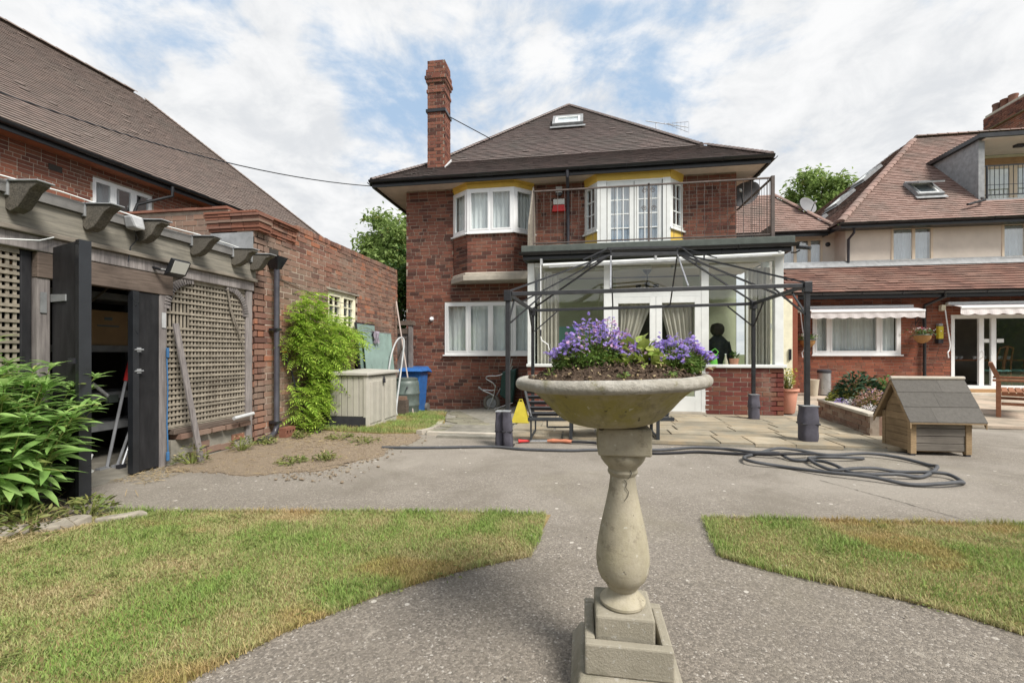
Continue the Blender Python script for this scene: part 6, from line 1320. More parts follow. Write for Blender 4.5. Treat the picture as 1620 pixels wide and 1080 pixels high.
hb = thing('spray_lance_hose', 'second dark hose ending in orange handled spray lance', 'hose', (-.3,5.6,0))
h2 = [(-.13,5.62,.03),(.15,5.60,.03),(.5,5.4,.02),(.74,5.19,.018),(1.07,5.26,.018),(1.31,5.34,.018),(1.69,5.30,.02),(2.04,5.21,.045),(2.25,5.2,.06),(2.5,5.3,.045)]
obj('tube', MB().tube(spline(h2), .016, 8), 'hose_black', hb, smooth=60); obj('lance', MB().tube([(-.66,5.60,.03),(-.40,5.64,.03)], .010, 8), 'bare_metal', hb); obj('grip', MB().tube([(-.44,5.64,.03),(-.36,5.645,.034),(-.28,5.65,.032),(-.2,5.645,.034),(-.12,5.63,.03)], [.016,.026,.02,.026,.018], 10), 'orange_plastic', hb, smooth=50); obj('nozzle', MB().tube([(-.80,5.565,.03),(-.76,5.575,.03),(-.66,5.60,.03)], [.026,.02,.012], 10), 'red_plastic', hb, smooth=40)

# ================================================================== SUN LOUNGER, SIGN, WHEELBARROW
lo = thing('sun_lounger', 'dark grey metal sun lounger with raised slatted back behind the urn', 'lounger', (.2,5.8,.05)); LM = 'lounger_metal'
def lp(x, off=0): return 5.68+x*.155+off
ldep = .55
for x, inset in ((-.64,0),(-.14,0),(.95,0)):
    for s in (0, ldep): obj('leg', MB().beam((x,lp(x,s),.052),(x,lp(x,s),.30),.028,.02 if x < -.5 else .04), LM, lo)
    obj('leg_brace', MB().beam((x,lp(x),.075),(x,lp(x,ldep),.075),.022,.022), LM, lo)
obj('low_rail', MB().beam((-.46,lp(-.46,.3),.16),(-.14,lp(-.14,.3),.16),.02,.02).beam((-.46,lp(-.46,.3),.16),(-.46,lp(-.46,.3),.29),.02,.02).beam((-.46,lp(-.46,.3),.28),(.9,lp(.9,.3),.28),.02,.02), LM, lo)
for s in (0, ldep): obj('side_rail', MB().beam((-.68,lp(-.68,s),.31),(1.15,lp(1.15,s),.31),.03,.045), LM, lo)
for k in range(14): x = -.25+k*.1; obj('seat_slat', MB().beam((x,lp(x,.02),.34),(x,lp(x,ldep-.02),.34),.085,.012), 'lounger_fabric', lo)
def bkp(u, t): return (-.64+u*.86-.12*t, lp(-.64+u*.86)+.01+.30*t, .335+.33*t)
bk = obj('backrest', MB().beam(bkp(0,0), bkp(0,1), .03, .03).beam(bkp(1,0), bkp(1,1), .03, .03).beam(bkp(0,1), bkp(1,1), .03, .03), LM, lo)
for k in range(5): t = .1+k*.2; obj('back_slat', MB().beam(bkp(.02,t), bkp(.98,t), .012, .058, (0,-.7,.7)), 'lounger_fabric', bk)
obj('mattress', MB().box(.25,1.1,5.86,6.34,.352,.40), 'lounger_fabric', lo, bevel=.02)
obj('backrest_stay', MB().tube([(-.62,lp(-.62,.02),.30),(-.66,lp(-.66,.02),.42)], .009, 6), 'bare_metal', lo)
obj('front_panel', MB().hexa([(-.66,lp(-.66)-.02,.30),(.2,lp(.2)-.02,.30),(.2,lp(.2)-.005,.30),(-.66,lp(-.66)-.005,.30),(-.66,lp(-.66)-.02,.33),(.2,lp(.2)-.02,.33),(.2,lp(.2)-.005,.33),(-.66,lp(-.66)-.005,.33)]), LM, lo)
ys = thing('yellow_caution_sign', 'yellow folding floor sign standing behind the sun lounger', 'sign', (-1.05,7.0,.03)); zz = gz(-1.05,7.0)+.037
zz = .05
for s in (-1, 1): obj('panel', MB().hexa([(-1.10,6.95+s*.09,zz+.004),(-.82,6.95+s*.09,zz+.004),(-.82,6.965+s*.09,zz+.004),(-1.10,6.965+s*.09,zz+.004),(-1.0,6.95,zz+.33),(-.92,6.95,zz+.33),(-.92,6.96,zz+.33),(-1.0,6.96,zz+.33)]), 'yellow_plastic', ys)
obj('grip', MB().tube([(-.99,6.955,zz+.32),(-.98,6.955,zz+.36),(-.94,6.955,zz+.36),(-.93,6.955,zz+.32)], .01, 6), 'yellow_plastic', ys)
wb = thing('wheelbarrow', 'dark green wheelbarrow tipped up against the brick wall', 'wheelbarrow', (-1.9,10.1,-.22)); gx, gy = -2.06, 10.0
wz = gz(gx,gy)+.24
wh = obj('wheel', MB().tube([(gx+.155*math.cos(t),gy,wz+.155*math.sin(t)) for t in [k/24*2*math.pi for k in range(24)]], .045, 8, True), 'rubber', wb, smooth=60); obj('hub', MB().lathe([(.115,-.03),(.12,0),(.115,.03)], 20), 'lead', wh, local=True); hbm = bpy.data.objects['hub']; hbm.rotation_euler = (R(90),0,0); hbm.location = Vector((gx,gy,wz))-wloc(wb); obj('axle', MB().tube([(gx,gy-.09,wz),(gx,gy+.09,wz)], .014, 8), 'bare_metal', wb)
tp = [(-1.80,9.86,.72),(-1.46,9.86,.80),(-1.46,10.25,.80),(-1.80,10.25,.72)]; bt_ = [(-1.86,9.92,.18),(-1.56,9.92,-.02),(-1.56,10.2,-.02),(-1.86,10.2,.18)]
obj('tray', MB().hexa(bt_+tp), 'barrow_green', wb, bevel=.03)
fr_ = MB()
for y in (9.88,10.22): fr_.tube(spline([(gx,y,wz),(-2.0,y-.0,.18),(-2.25,y,.30),(-1.98,y,.30),(-1.98,y,.44),(-2.16,y,.56),(-2.1,y,.62),(-1.85,y,.64),(-1.62,y,.80),(-1.56,y,1.02)], 5) if y < 10 else [(gx,y,wz),(-1.9,y,.3),(-1.6,y,.85)], .014, 8)
fr_.tube([(-2.14,9.9,-.18),(-1.98,9.88,.20),(-1.94,9.88,.42)], .013, 8); fr_.tube([(-2.0,9.88,-.14),(-1.55,9.88,.02)], .012, 8)
obj('tube_frame', fr_, 'bare_metal', wb, smooth=60); obj('grip', MB().tube([(-2.25,9.87,.30),(-2.34,9.87,.37)], .02, 8), 'lead', wb)

# ================================================================== STORAGE BOX, BINS, GATE, LEANING THINGS
sb = thing('storage_box', 'taupe plastic garden storage box with padlock beside garage wall', 'storage box', (-3.55,6.7,-.05)); b0x, b1x, b0y, b1y, zb = -3.86,-3.22,6.28,7.42,-.10
obj('body', MB().box(b0x+.03,b1x-.04,b0y+.03,b1y-.03,zb,.80), 'plastic_taupe', sb, bevel=.01); obj('plinth', MB().box(b0x,b1x-.02,b0y-.005,b0y+.028,zb,.17), 'plastic_dark', sb)
for k in range(6): x = b0x+.03+k*.095; obj('side_board', MB().box(x,x+.086,b0y+.008,b0y+.028,.18,.79), 'plastic_taupe', sb, bevel=.004)
obj('corner_post', MB().box(b1x-.06,b1x,b0y-.004,b0y+.06,zb,.80), 'plastic_taupe', sb, bevel=.006)
for (y0_, y1_) in ((b0y+.065,(b0y+b1y)/2-.004),((b0y+b1y)/2+.004,b1y-.03)):
    d_ = obj('door', MB().box(b1x-.037,b1x-.012,y0_,y1_,zb+.06,.78), 'plastic_taupe', sb, bevel=.006); w_ = (y1_-y0_-.1)/4
    for k in range(4): obj('door_board', MB().box(b1x-.011,b1x+.001,y0_+.05+k*w_+.006,y0_+.05+(k+1)*w_-.006,zb+.16,.70), 'plastic_taupe', d_, bevel=.004)
obj('lid', MB().hexa([(b0x,b0y-.03,.802),(b1x+.03,b0y-.03,.802),(b1x+.03,b1y,.802),(b0x,b1y,.802),(b0x,b0y-.03,.87),(b1x+.03,b0y-.03,.85),(b1x+.03,b1y,.85),(b0x,b1y,.87)]), 'plastic_taupe_top', sb, bevel=.012); obj('padlock', MB().box(b1x+.002,b1x+.025,6.82,6.87,.66,.73).tube([(b1x+.012,6.83,.73),(b1x+.012,6.835,.77),(b1x+.012,6.855,.77),(b1x+.012,6.86,.73)], .006, 6), 'plastic_dark', sb, bevel=.004)
wbn = thing('blue_wheelie_bin', 'blue wheelie bin standing against the house wall', 'bin', (-3.85,9.95,-.25)); zf = -.25
obj('body', MB().hexa([(-4.12,9.72,zf),(-3.72,9.72,zf),(-3.72,10.18,zf),(-4.12,10.18,zf),(-4.18,9.66,.72),(-3.66,9.66,.72),(-3.66,10.22,.72),(-4.18,10.22,.72)]), 'bin_blue', wbn, bevel=.03); obj('lid', MB().hexa([(-4.22,9.58,.722),(-3.58,9.58,.722),(-3.58,10.25,.722),(-4.22,10.25,.722),(-4.14,9.68,.80),(-3.68,9.68,.80),(-3.68,10.25,.83),(-4.14,10.25,.83)]), 'bin_blue', wbn, bevel=.02); obj('handle', MB().tube([(-4.2,10.29,.70),(-3.6,10.29,.70)], .018, 8), 'bin_blue', wbn)
for x in (-4.16,-3.68): obj('wheel', MB().tube([(x-.03,10.2,zf+.10),(x+.03,10.2,zf+.10)], .1, 16), 'rubber', wbn)
bu = thing('water_butt', 'grey green plastic water butt in front of the blue bin', 'water butt', (-3.95,9.2,-.2)); bp_ = [(.24,0),(.26,.02),(.265,.2),(.28,.22),(.28,.24),(.272,.26),(.275,.45),(.288,.47),(.288,.49),(.275,.51),(.268,.68),(.255,.74),(.235,.76)]
obj('barrel', MB().lathe(bp_, 32, (-3.80,9.22,-.21)), 'butt_green', bu, smooth=40); obj('lid', MB().lathe([(.24,.761),(.245,.80),(.20,.82),(.02,.825)], 32, (-3.80,9.22,-.21)), 'butt_green', bu, smooth=40); obj('tap', MB().tube([(-3.68,8.96,.42),(-3.66,8.91,.42),(-3.66,8.90,.38)], .015, 6), 'plastic_dark', bu)
gt = thing('side_gate', 'weathered dark timber gate in gap between garage and house', 'gate', (-4.2,9.9,-.25))
for k in range(5): x = -4.62+k*.125; obj('board', MB().box(x,x+.115,9.92,9.945,-.24,1.72-random.uniform(0,.04)), 'wood_post', gt)
obj('top_rail', MB().box(-4.65,-3.98,9.88,9.918,1.60,1.72), 'wood_brown', gt); obj('brace', MB().beam((-4.6,9.90,.3),(-4.1,9.90,1.5),.03,.09,(0,1,0)), 'wood_brown', gt); obj('gate_post', MB().box(-4.02,-3.94,9.86,9.96,-.25,1.80), 'wood_post', gt); obj('head_beam', MB().box(-4.75,-3.9,9.84,9.98,1.80,1.90), 'wood_brown', gt)
for i, (y0_, y1_, x, h_, m, l) in enumerate(((7.62,8.35,-4.10,1.80,'sheet_green','tall dark framed glass sheet leaning on garage wall'),(7.72,8.95,-4.02,1.66,'sheet_green','greenish glass sheet leaning on garage wall with rag on top'))):
    g = thing('glass_sheet', l, 'glass', (x,(y0_+y1_)/2,gz(-4,8)), 'glass sheets against the garage'); zf = gz(-4,8)+.02
    P = [(x+.14,y0_,zf),(x+.14,y1_,zf),(x+.148,y1_,zf),(x+.148,y0_,zf),(x-.03,y0_,zf+h_),(x-.03,y1_,zf+h_),(x-.022,y1_,zf+h_),(x-.022,y0_,zf+h_)]
    obj('sheet', MB().hexa(P), m, g); obj('edge_frame', MB().beam((x+.146,y0_-.02,zf),(x-.024,y0_-.02,zf+h_+.02),.03,.04,(1,0,0)).beam((x-.026,y0_,zf+h_+.012),(x-.026,y1_,zf+h_+.012),.018,.02) if i == 0 else MB().beam((x-.026,y0_,zf+h_+.006),(x-.026,y1_,zf+h_+.006),.014,.012), 'plastic_dark' if i == 0 else 'lead', g)
rg_ = thing('old_rag', 'mauve and white rag draped over leaning glass sheet', 'rag', (-4.0,8.1,1.5)); mb = MB()
for k in range(9):
    for i in range(7):
        t = k/8; mb.v.append((-4.035+.03*math.sin(t*3)+(.05 if t > .35 else 0)+.02*math.sin(i*2.1+k), 8.02+i*.035+.02*math.sin(k*1.3+i), 1.58-abs(t-.3)*.34+(.02*math.sin(i*1.7))))
for k in range(8):
    for i in range(6): a = k*7+i; mb.f.append((a,a+1,a+8,a+7))
obj('cloth', mb, 'rag', rg_, smooth=70)
tag(obj('leaning_pole', MB().tube([(-3.58,9.05,gz(-3.6,9.05)+.02),(-4.1,9.35,2.30)], .016, 8), 'pole_pinkish'), 'long thin pole leaning on garage end beside the bin', 'pole')
tag(obj('bent_pipe', MB().tube(spline([(-3.93,8.5,.5),(-3.92,8.7,1.1),(-3.9,8.95,1.42),(-3.82,9.08,1.46),(-3.78,9.0,1.2),(-3.72,8.6,.4),(-3.66,8.35,.0),(-3.60,8.3,gz(-3.6,8.3)+.03)], 5), .018, 8), 'lead_pale'), 'pale bent plastic pipe arching above the storage box', 'pipe')
tag(obj('loose_brick', MB().box(-3.75,-3.55,8.55,8.65,gz(-3.6,8.6)+.35,gz(-3.6,8.6)+.42), 'brick_bed', None), 'pale loose brick behind storage box corner', 'brick')
tag(obj('brick_stack', MB().box(-3.78,-3.53,8.52,8.68,gz(-3.6,8.6)+.02,gz(-3.6,8.6)+.349), 'wood_brown', None), 'dark block behind storage box corner carrying a brick', 'block')
# perforated brick by the downpipe and pipe bits
pb = thing('perforated_brick', 'orange perforated brick standing at foot of the downpipe', 'brick', (-3.95,5.4,0)); b_ = MB(); x0, y0_, w = -4.02, 5.38, .20
b_.box(x0,x0+.1,y0_,y0_+.2,.012,.05); b_.box(x0,x0+.1,y0_,y0_+.2,.10,.14)
for k in range(4): b_.box(x0,x0+.1,y0_+k*.06,y0_+k*.06+.02,.051,.099)
obj('clay', b_, 'tile_orange', pb)
tag(obj('pipe_offcut', MB().tube([(-4.02,4.6,.385),(-4.03,4.92,.40)], .022, 10), 'lead_pale'), 'short pale pipe offcut resting on the trellis ledge', 'pipe')
tag(obj('wall_hose', MB().tube(spline([(-4.1,5.62,1.05),(-4.06,5.68,.92),(-4.0,5.72,.6),(-3.93,5.8,.25),(-3.8,5.95,.03),(-3.7,5.8,.02)], 6), .013, 8), 'hose_black'), 'black hose hanging down garage wall from outdoor tap', 'hose')
tp_ = thing('outdoor_tap', 'small outdoor tap on garage wall beside the climber', 'tap', (-4.15,5.6,1.1)); obj('spout', MB().tube([(-4.16,5.6,1.14),(-4.08,5.6,1.14),(-4.07,5.61,1.06)], .014, 8), 'plastic_dark', tp_); obj('handle', MB().box(-4.12,-4.08,5.575,5.625,1.155,1.175), 'red_plastic', tp_)

# ================================================================== KENNEL
ke = thing('dog_kennel', 'small weathered timber kennel with grey felt roof on the concrete', 'kennel', (3.95,5.85,0))
def KP(u, v, z): c, s = math.cos(R(2.5)), math.sin(R(2.5)); return Vector((3.64+u*c-v*s, 5.60+u*s+v*c, z))
def kbox(u0, u1, v0, v1, z0, z1): return MB().hexa([KP(u0,v0,z0),KP(u1,v0,z0),KP(u1,v1,z0),KP(u0,v1,z0),KP(u0,v0,z1),KP(u1,v0,z1),KP(u1,v1,z1),KP(u0,v1,z1)])
KW, KD, KZ0, KE, KR = .62, .45, .05, .46, .80
for u in (.0,KW-.06):
    for v in (0,KD-.05): obj('corner_post', kbox(u,u+.06,v,v+.05,.02,KE), 'wood_kennel', ke, bevel=.004); obj('foot', kbox(u+.005,u+.05,v+.004,v+.045,.0,.019), 'plastic_dark', ke)
for k in range(4): z = KZ0+k*.085; obj('side_plank', kbox(.062,KW-.062,.012-.002*k+.004*(k%2),.035,z+.003,z+.083), 'wood_kennel_grey', ke, bevel=.004)
obj('side_plank', kbox(.062,KW-.062,.006,.035,KZ0+.342,KZ0+.40), 'wood_kennel', ke, bevel=.004)
for k in range(9):
    z0_ = KZ0+k*.083; z1_ = z0_+.080; f = lambda z: max(0, (z-KE)/(KR-KE))*KD/2
    a, b = f(z0_), f(z1_)
    if KD/2-b < .03: b = KD/2-.02
    for s, uu in ((0,.008),(1,KW-.03)):
        obj('gable_plank', MB().hexa([KP(uu,.052+a if a < .01 else a+.02,z0_),KP(uu+.022,.052+a if a < .01 else a+.02,z0_),KP(uu+.022,KD-(.052+a if a < .01 else a+.02),z0_),KP(uu,KD-(.052+a if a < .01 else a+.02),z0_),KP(uu,max(.052,b+.02) if b < .03 else b+.02,z1_),KP(uu+.022,max(.052,b+.02) if b < .03 else b+.02,z1_),KP(uu+.022,KD-(max(.052,b+.02) if b < .03 else b+.02),z1_),KP(uu,KD-(max(.052,b+.02) if b < .03 else b+.02),z1_)]), 'wood_kennel', ke)
obj('back_wall', kbox(.062,KW-.062,KD-.03,KD-.01,KZ0,KE), 'wood_kennel', ke); obj('floor', kbox(.03,KW-.03,.04,KD-.04,KZ0-.01,KZ0+.012), 'wood_kennel', ke)
# roof: deck boards and felt strips
sl = (KR+.02-KE)/(KD/2); ov = .07
def roofp(u, v, dz): # v measured from front eave outwards
    vv = v if v <= KD/2 else KD-v; return KP(u, v, KE+.015+vv*sl+dz)
for side in (0, 1):
    va, vb = (-ov, KD/2) if side == 0 else (KD+ov, KD/2); u0, u1 = -.045, KW+.085
    obj('roof_deck', MB().hexa([roofp(u0,va,0),roofp(u1,va,0),roofp(u1,vb,0),roofp(u0,vb,0),roofp(u0,va,.016),roofp(u1,va,.016),roofp(u1,vb,.016),roofp(u0,vb,.016)]), 'wood_kennel', ke)
    for k in range(3):
        a = va+(vb-va)*k/3; b = va+(vb-va)*((k+1)/3+(.02 if k < 2 else 0)); dz = .024-.0
        for (ua, ub) in (((u0-.012,.22+.1*k),(.222+.1*k,u1+.012))):
            obj('felt_strip', MB().hexa([roofp(ua,a,.0165),roofp(ub,a,.0165),roofp(ub,b,.0165),roofp(ua,b,.0165),roofp(ua,a,.028),roofp(ub,a,.028),roofp(ub,b,.0175),roofp(ua,b,.0175)]), 'felt_roof', ke)
    for u in (u0-.008,u1-.004): obj('barge_board', MB().hexa([roofp(u,va,-.05),roofp(u+.012,va,-.05),roofp(u+.012,vb,-.05),roofp(u,vb,-.05),roofp(u,va,.014),roofp(u+.012,va,.014),roofp(u+.012,vb,.014),roofp(u,vb,.014)]), 'wood_kennel', ke)
obj('ridge_cap', MB().tube([KP(-.06,KD/2,KE+.015+KD/2*sl+.022),KP(KW+.10,KD/2,KE+.015+KD/2*sl+.022)], .022, 8), 'ledge_stone', ke)

# ================================================================== RAISED BED
rb_ = thing('raised_flower_bed', 'low brick raised bed with stone coping in front of right house', 'flower bed', (4.6,7.5,.05))
O1 = Vector((4.12,8.55,.045)); O2 = Vector((3.78,6.55,.0)); Ub = (O2-O1); Ub.z = 0; Lb = Ub.length; Ub.normalize(); Nb = Vector((Ub.y,-Ub.x,0))
brick_wall(rb_, Vector((O1.x,O1.y,.0)), Ub, Nb, Lb, .30, [], 'brick_bed', 60, .075, .225, t=.1, name='bed_wall', seed=120, jit=.006); brick_wall(rb_, (4.115,8.56,0), X3, Y3*1, .02, .3, [], 'brick_bed', 0, t=.1, name='bed_wall')
obj('bed_wall', MB().box(4.14,5.4,8.45,8.56,0,.30).box(3.79,4.45,6.56,6.66,0,.3).hexa([(4.35,6.56,0),(4.45,6.56,0),(5.4,8.45,0),(5.3,8.45,0),(4.35,6.56,.3),(4.45,6.56,.3),(5.4,8.45,.3),(5.3,8.45,.3)]), 'brick_bed', rb_)
for k in range(5):
    a, b = O1+Ub*(Lb*k/5+.004), O1+Ub*(Lb*(k+1)/5-.004); obj('coping_stone', MB().hexa([Vector((p.x,p.y,0))+Nb*n_+Z3*z for z in (.302,.345) for p, n_ in ((a,.03),(b,.03),(b,-.13),(a,-.13))]), 'ledge_stone', rb_, bevel=.008)
obj('bed_soil', MB().prism([(4.2,8.46),(5.32,8.46),(4.40,6.65),(3.9,6.65)], .1, .29), 'soil', rb_)
clump('dark_shrub', 'dark blue green glossy shrub at back of raised bed', 'shrub', (4.55,8.2,.285), .36, .58, 800, 'leaf_dark', .09, .035, 50, ob=140)
clump('bright_shrub', 'mid green bushy shrub right of the dark one in bed', 'shrub', (4.98,8.15,.285), .36, .50, 900, 'leaf_mid', .08, .022, 51, ob=140)
clump('pink_spirea', 'pinkish bronze flowering shrub in front of raised bed', 'shrub', (4.35,7.5,.285), .24, .34, 900, 'leaf_pink', .04, .016, 52, mat2='petal_pink', k2=.35, ob=60)
clump('golden_shrub', 'yellow green shrub at left end of raised bed', 'shrub', (4.32,8.2,.285), .24, .28, 600, 'leaf_yellow', .045, .02, 53, ob=80)
clump('white_alyssum', 'white low flower cushion in middle of raised bed', 'flower', (4.22,7.75,.285), .15, .16, 420, 'petal_white', .016, .013, 54, stems=False, mat2='leaf_mid', k2=.25); clump('purple_alyssum', 'purple low flower cushion near left of raised bed', 'flower', (4.16,7.95,.285), .11, .15, 320, 'petal_purple', .016, .013, 55, stems=False, mat2='leaf_mid', k2=.25); clump('white_alyssum', 'white low flower cushion at right beside kennel roof', 'flower', (4.12,7.15,.285), .12, .13, 300, 'petal_white', .016, .013, 56, stems=False, mat2='leaf_mid', k2=.25)
po = thing('terracotta_pot', 'pink terracotta pot at right corner of conservatory', 'pot', (3.68,8.75,.05)); obj('pot', MB().lathe([(.10,0),(.115,.02),(.15,.32),(.16,.40),(.185,.41),(.185,.45),(.165,.45),(.155,.36)], 32, (3.70,8.75,.052)), 'terracotta', po, smooth=35); obj('soil', MB().lathe([(.155,.415),(.01,.42)], 24, (3.70,8.75,.052), cap=False), 'soil', po)
clump('potted_yellow_plant', 'straggly yellow flowering plant growing in the terracotta pot', 'plant', (3.70,8.75,.47), .17, .40, 170, 'leaf_yellow', .055, .025, 58, dome=False, mat2='petal_yellow', k2=.5, ob=90)
sbn = thing('steel_pedal_bin', 'tall steel bin with black lid against right house wall', 'bin', (6.25,12.6,.05)); obj('body', MB().lathe([(.15,0),(.15,.02),(.15,.56),(.15,.58)], 28, (6.2,12.6,.05)), 'steel', sbn, smooth=40); obj('lid', MB().lathe([(.158,.581),(.158,.64),(.12,.67),(.01,.68)], 28, (6.2,12.6,.05)), 'plastic_dark', sbn, smooth=40); obj('base', MB().lathe([(.156,-.0),(.156,.03)], 28, (6.2,12.6,.046)), 'plastic_dark', sbn)
bg_ = thing('beige_planter', 'tapered beige planter beside the steel bin', 'planter', (5.85,12.5,.05)); obj('pot', MB().lathe([(.11,0),(.12,.02),(.155,.40),(.165,.42),(.14,.42)], 24, (5.82,12.4,.05)), 'beige_pot', bg_, smooth=35); obj('soil', MB().lathe([(.145,.38),(.01,.385)], 20, (5.82,12.4,.05), cap=False), 'soil', bg_)
def basket(label, c, seed):
    T = thing('hanging_basket', label, 'hanging basket', c, 'hanging baskets on the right house'); c = Vector(c); rg = random.Random(seed)
    obj('liner', MB().lathe([(.02,-.22),(.10,-.19),(.17,-.10),(.19,0),(.18,.0)], 24, c), 'wicker', T, smooth=50); obj('rim', MB().tube([(c.x+.195*math.cos(t),c.y+.195*math.sin(t),c.z) for t in [k/24*6.283 for k in range(24)]], .012, 6, True), 'butt_green', T)
    for k in range(3): a = k*2.09; obj('chain', MB().tube([(c.x+.19*math.cos(a),c.y+.19*math.sin(a),c.z),(c.x,c.y,c.z+.5)], .004, 4), 'black_gloss', T)
    obj('wall_bracket', MB().tube([(c.x,c.y,c.z+.5),(c.x,c.y+.24,c.z+.52),(c.x,c.y+.24,c.z+.25)], .009, 5).tube([(c.x,c.y+.05,c.z+.5),(c.x,c.y+.24,c.z+.3)], .008, 5), 'black_gloss', T)
    def ms(n, r, z0, z1): return [leaf_mtx((c.x+rg.gauss(0,r),c.y+rg.gauss(0,r),c.z+rg.uniform(z0,z1)), rg.uniform(0,6.28), rg.uniform(-.3,1.2), rg.uniform(-1,1), rg.uniform(.6,1.3)) for _ in range(n)]
    obj('foliage', scatter_mesh([leaf_mesh('l', .06, .025, 'x')], ms(170,.11,-.02,.14), 1), 'leaf_mid', T, kind='stuff'); obj('white_flower', scatter_mesh([leaf_mesh('l', .03, .028, 'x')], ms(60,.12,.04,.18), 2), 'petal_white', T, kind='stuff'); obj('red_flower', scatter_mesh([leaf_mesh('l', .03, .028, 'x')], ms(30,.05,.08,.24), 3), 'petal_red', T, kind='stuff')
basket('hanging basket with red flowers left of the curtained window', (6.08,13.2,1.50), 1); basket('hanging basket with white and pink flowers beside black downpipe', (8.85,13.2,1.62), 2)
# bench
be = thing('garden_bench', 'reddish brown wooden bench at right edge of the patio', 'bench', (7.0,8.78,.05)); WBn = 'wood_bench'; be.rotation_euler = (0,0,R(-38.5))
for y in (8.78,10.2):
    obj('leg', MB().box(7.0,7.06,y,y+.05,.052,.66), WBn, be, bevel=.006); obj('leg', MB().box(7.54,7.60,y,y+.05,.052,.66), WBn, be, bevel=.006); obj('arm_rest', MB().box(6.96,7.64,y-.01,y+.06,.661,.70), WBn, be, bevel=.008); obj('back_post', MB().beam((7.03,y+.025,.70),(6.93,y+.025,.97),.05,.05), WBn, be); obj('stretcher', MB().box(7.062,7.538,y+.01,y+.04,.26,.31), WBn, be); obj('seat_rail', MB().box(7.062,7.538,y+.01,y+.04,.42,.47), WBn, be)
for k in range(6): obj('seat_slat', MB().box(7.07+k*.085,7.07+k*.085+.07,8.76,10.27,.472,.49), WBn, be)
obj('back_rail', MB().beam((6.93,8.8,.95),(6.93,10.22,.95),.04,.06).beam((7.0,8.83,.74),(7.0,10.2,.74),.04,.05), WBn, be)
for k in range(12): obj('back_slat', MB().beam((7.0,8.9+k*.112,.75),(6.94,8.9+k*.112,.93),.015,.04), WBn, be)
# dining set inside right house
tb_ = thing('dining_table', 'dark dining table with white crockery inside the right house', 'table', (11.4,15.2,.21)); obj('top', MB().box(10.5,12.6,14.6,15.7,.92,.96), 'wood_chair', tb_)
for x in (10.6,12.45):
    for y in (14.7,15.55): obj('leg', MB().box(x,x+.07,y,y+.07,.212,.918), 'wood_chair', tb_)
for k in range(9): tag(obj('cup', MB().lathe([(.03,0),(.05,.06),(.055,.09),(.05,.09)], 12, (10.62+k*.2,14.75+.1*(k%3),.962)), 'white_upvc', smooth=40), 'white cup on the dining table indoors, '+('nearest the open door','second from the open door','third from the open door','fourth along','in the middle of the row','sixth along','seventh along','second from the far end','at the far right end')[k], 'cup', 'crockery on dining table')
for i, (x, y, a, l) in enumerate(((10.12,14.35,-.5,'curved back dining chair nearest the open sliding door'),(10.2,15.1,-1.3,'curved back dining chair further inside the open door'),(11.3,14.2,.1,'dining chair seen through left part of large pane'),(12.0,14.25,.2,'dining chair seen through right part of large pane'))):
    c = thing('dining_chair', l, 'chair', (x,y,.205), 'dining chairs indoors'); ca, sa = math.cos(a), math.sin(a)
    def CP(u, v, z): return Vector((x+u*ca-v*sa, y+u*sa+v*ca, z))
    obj('seat', MB().hexa([CP(-.22,-.22,.64),CP(.22,-.22,.64),CP(.22,.22,.64),CP(-.22,.22,.64),CP(-.22,-.22,.69),CP(.22,-.22,.69),CP(.22,.22,.69),CP(-.22,.22,.69)]), 'interior_teal', c, bevel=.015)
    for u in (-.2,.2):
        obj('leg', MB().tube([CP(u,.2,.207),CP(u,.19,.64)], .02, 6), 'wood_chair', c); obj('back_leg', MB().tube([CP(u,-.24,.207),CP(u,-.2,.64),CP(u,-.22,.95),CP(u*.85,-.30,1.28)], .02, 6), 'wood_chair', c)
    obj('top_rail', MB().tube([CP(-.17,-.30,1.28),CP(0,-.32,1.33),CP(.17,-.30,1.28)], .025, 6), 'wood_chair', c); obj('splat', MB().tube([CP(0,-.21,.69),CP(0,-.24,.95),CP(0,-.32,1.31)], .035, 6), 'wood_chair', c)

# ================================================================== PLANTS
# lance leaved border plant in left foreground
rng = random.Random(12); PLc = Vector((-4.0,2.34,0)); PT = thing('border_plant', 'tall lush lance leaved green plant in left foreground', 'plant', PLc)
lm = [meshmat('lance_leaf', *leaf_mesh('l', L_, W_l, 'x', c_, .25, 6, base=.06), 'leaf_border') for L_, W_l, c_ in ((.21,.050,.45),(.19,.044,.65),(.17,.042,.30),(.23,.054,.7))]
protos = [leaf_mesh('l', .19, .046, 'x', .55, .25, 4, base=.06)]
sm = MB(); LM_ = []
for i in range(84):
    a = rng.uniform(0,6.28); q = math.sqrt(rng.random()); bx_0, by_0 = .28*q*math.cos(a), .28*q*math.sin(a); hh = rng.uniform(.92,1.24)*(1-.25*q*q)
    lean = Vector((.22*q*math.cos(a)+rng.uniform(-.08,.08), .34*q*math.sin(a)+rng.uniform(-.08,.08), 0)); base = PLc+Vector((bx_0,by_0,0)); P = [base+lean*t**1.6+Z3*hh*t for t in (0,.25,.5,.75,1)]
    sm.tube(P, [.007,.006,.005,.004,.002], 5)
    n = 21
    for k in range(n):
        t = .18+.82*k/(n-1); p = base+lean*t**1.6+Z3*hh*t; az = k*2.4+i; s = (.65+.45*math.sin(math.pi*min(1, t*1.05)))*rng.uniform(.75,1.15)
        LM_.append(leaf_mtx(p, az+rng.uniform(-.4,.4), rng.uniform(.1,.75)+.45*(t-.5), rng.uniform(-.5,.5), s))
    for k in range(5): LM_.append(leaf_mtx(P[-1]-Z3*.02, k*1.26+i, rng.uniform(.5,1.1), 0, rng.uniform(.45,.75)))
obj('stem', sm, 'stem_green', PT)
LM_.sort(key=lambda m: (m.to_translation()-CAM).length)
for k, m in enumerate(LM_[:300]): inst('leaf', lm[k % 4], PT, None, mtx=m)
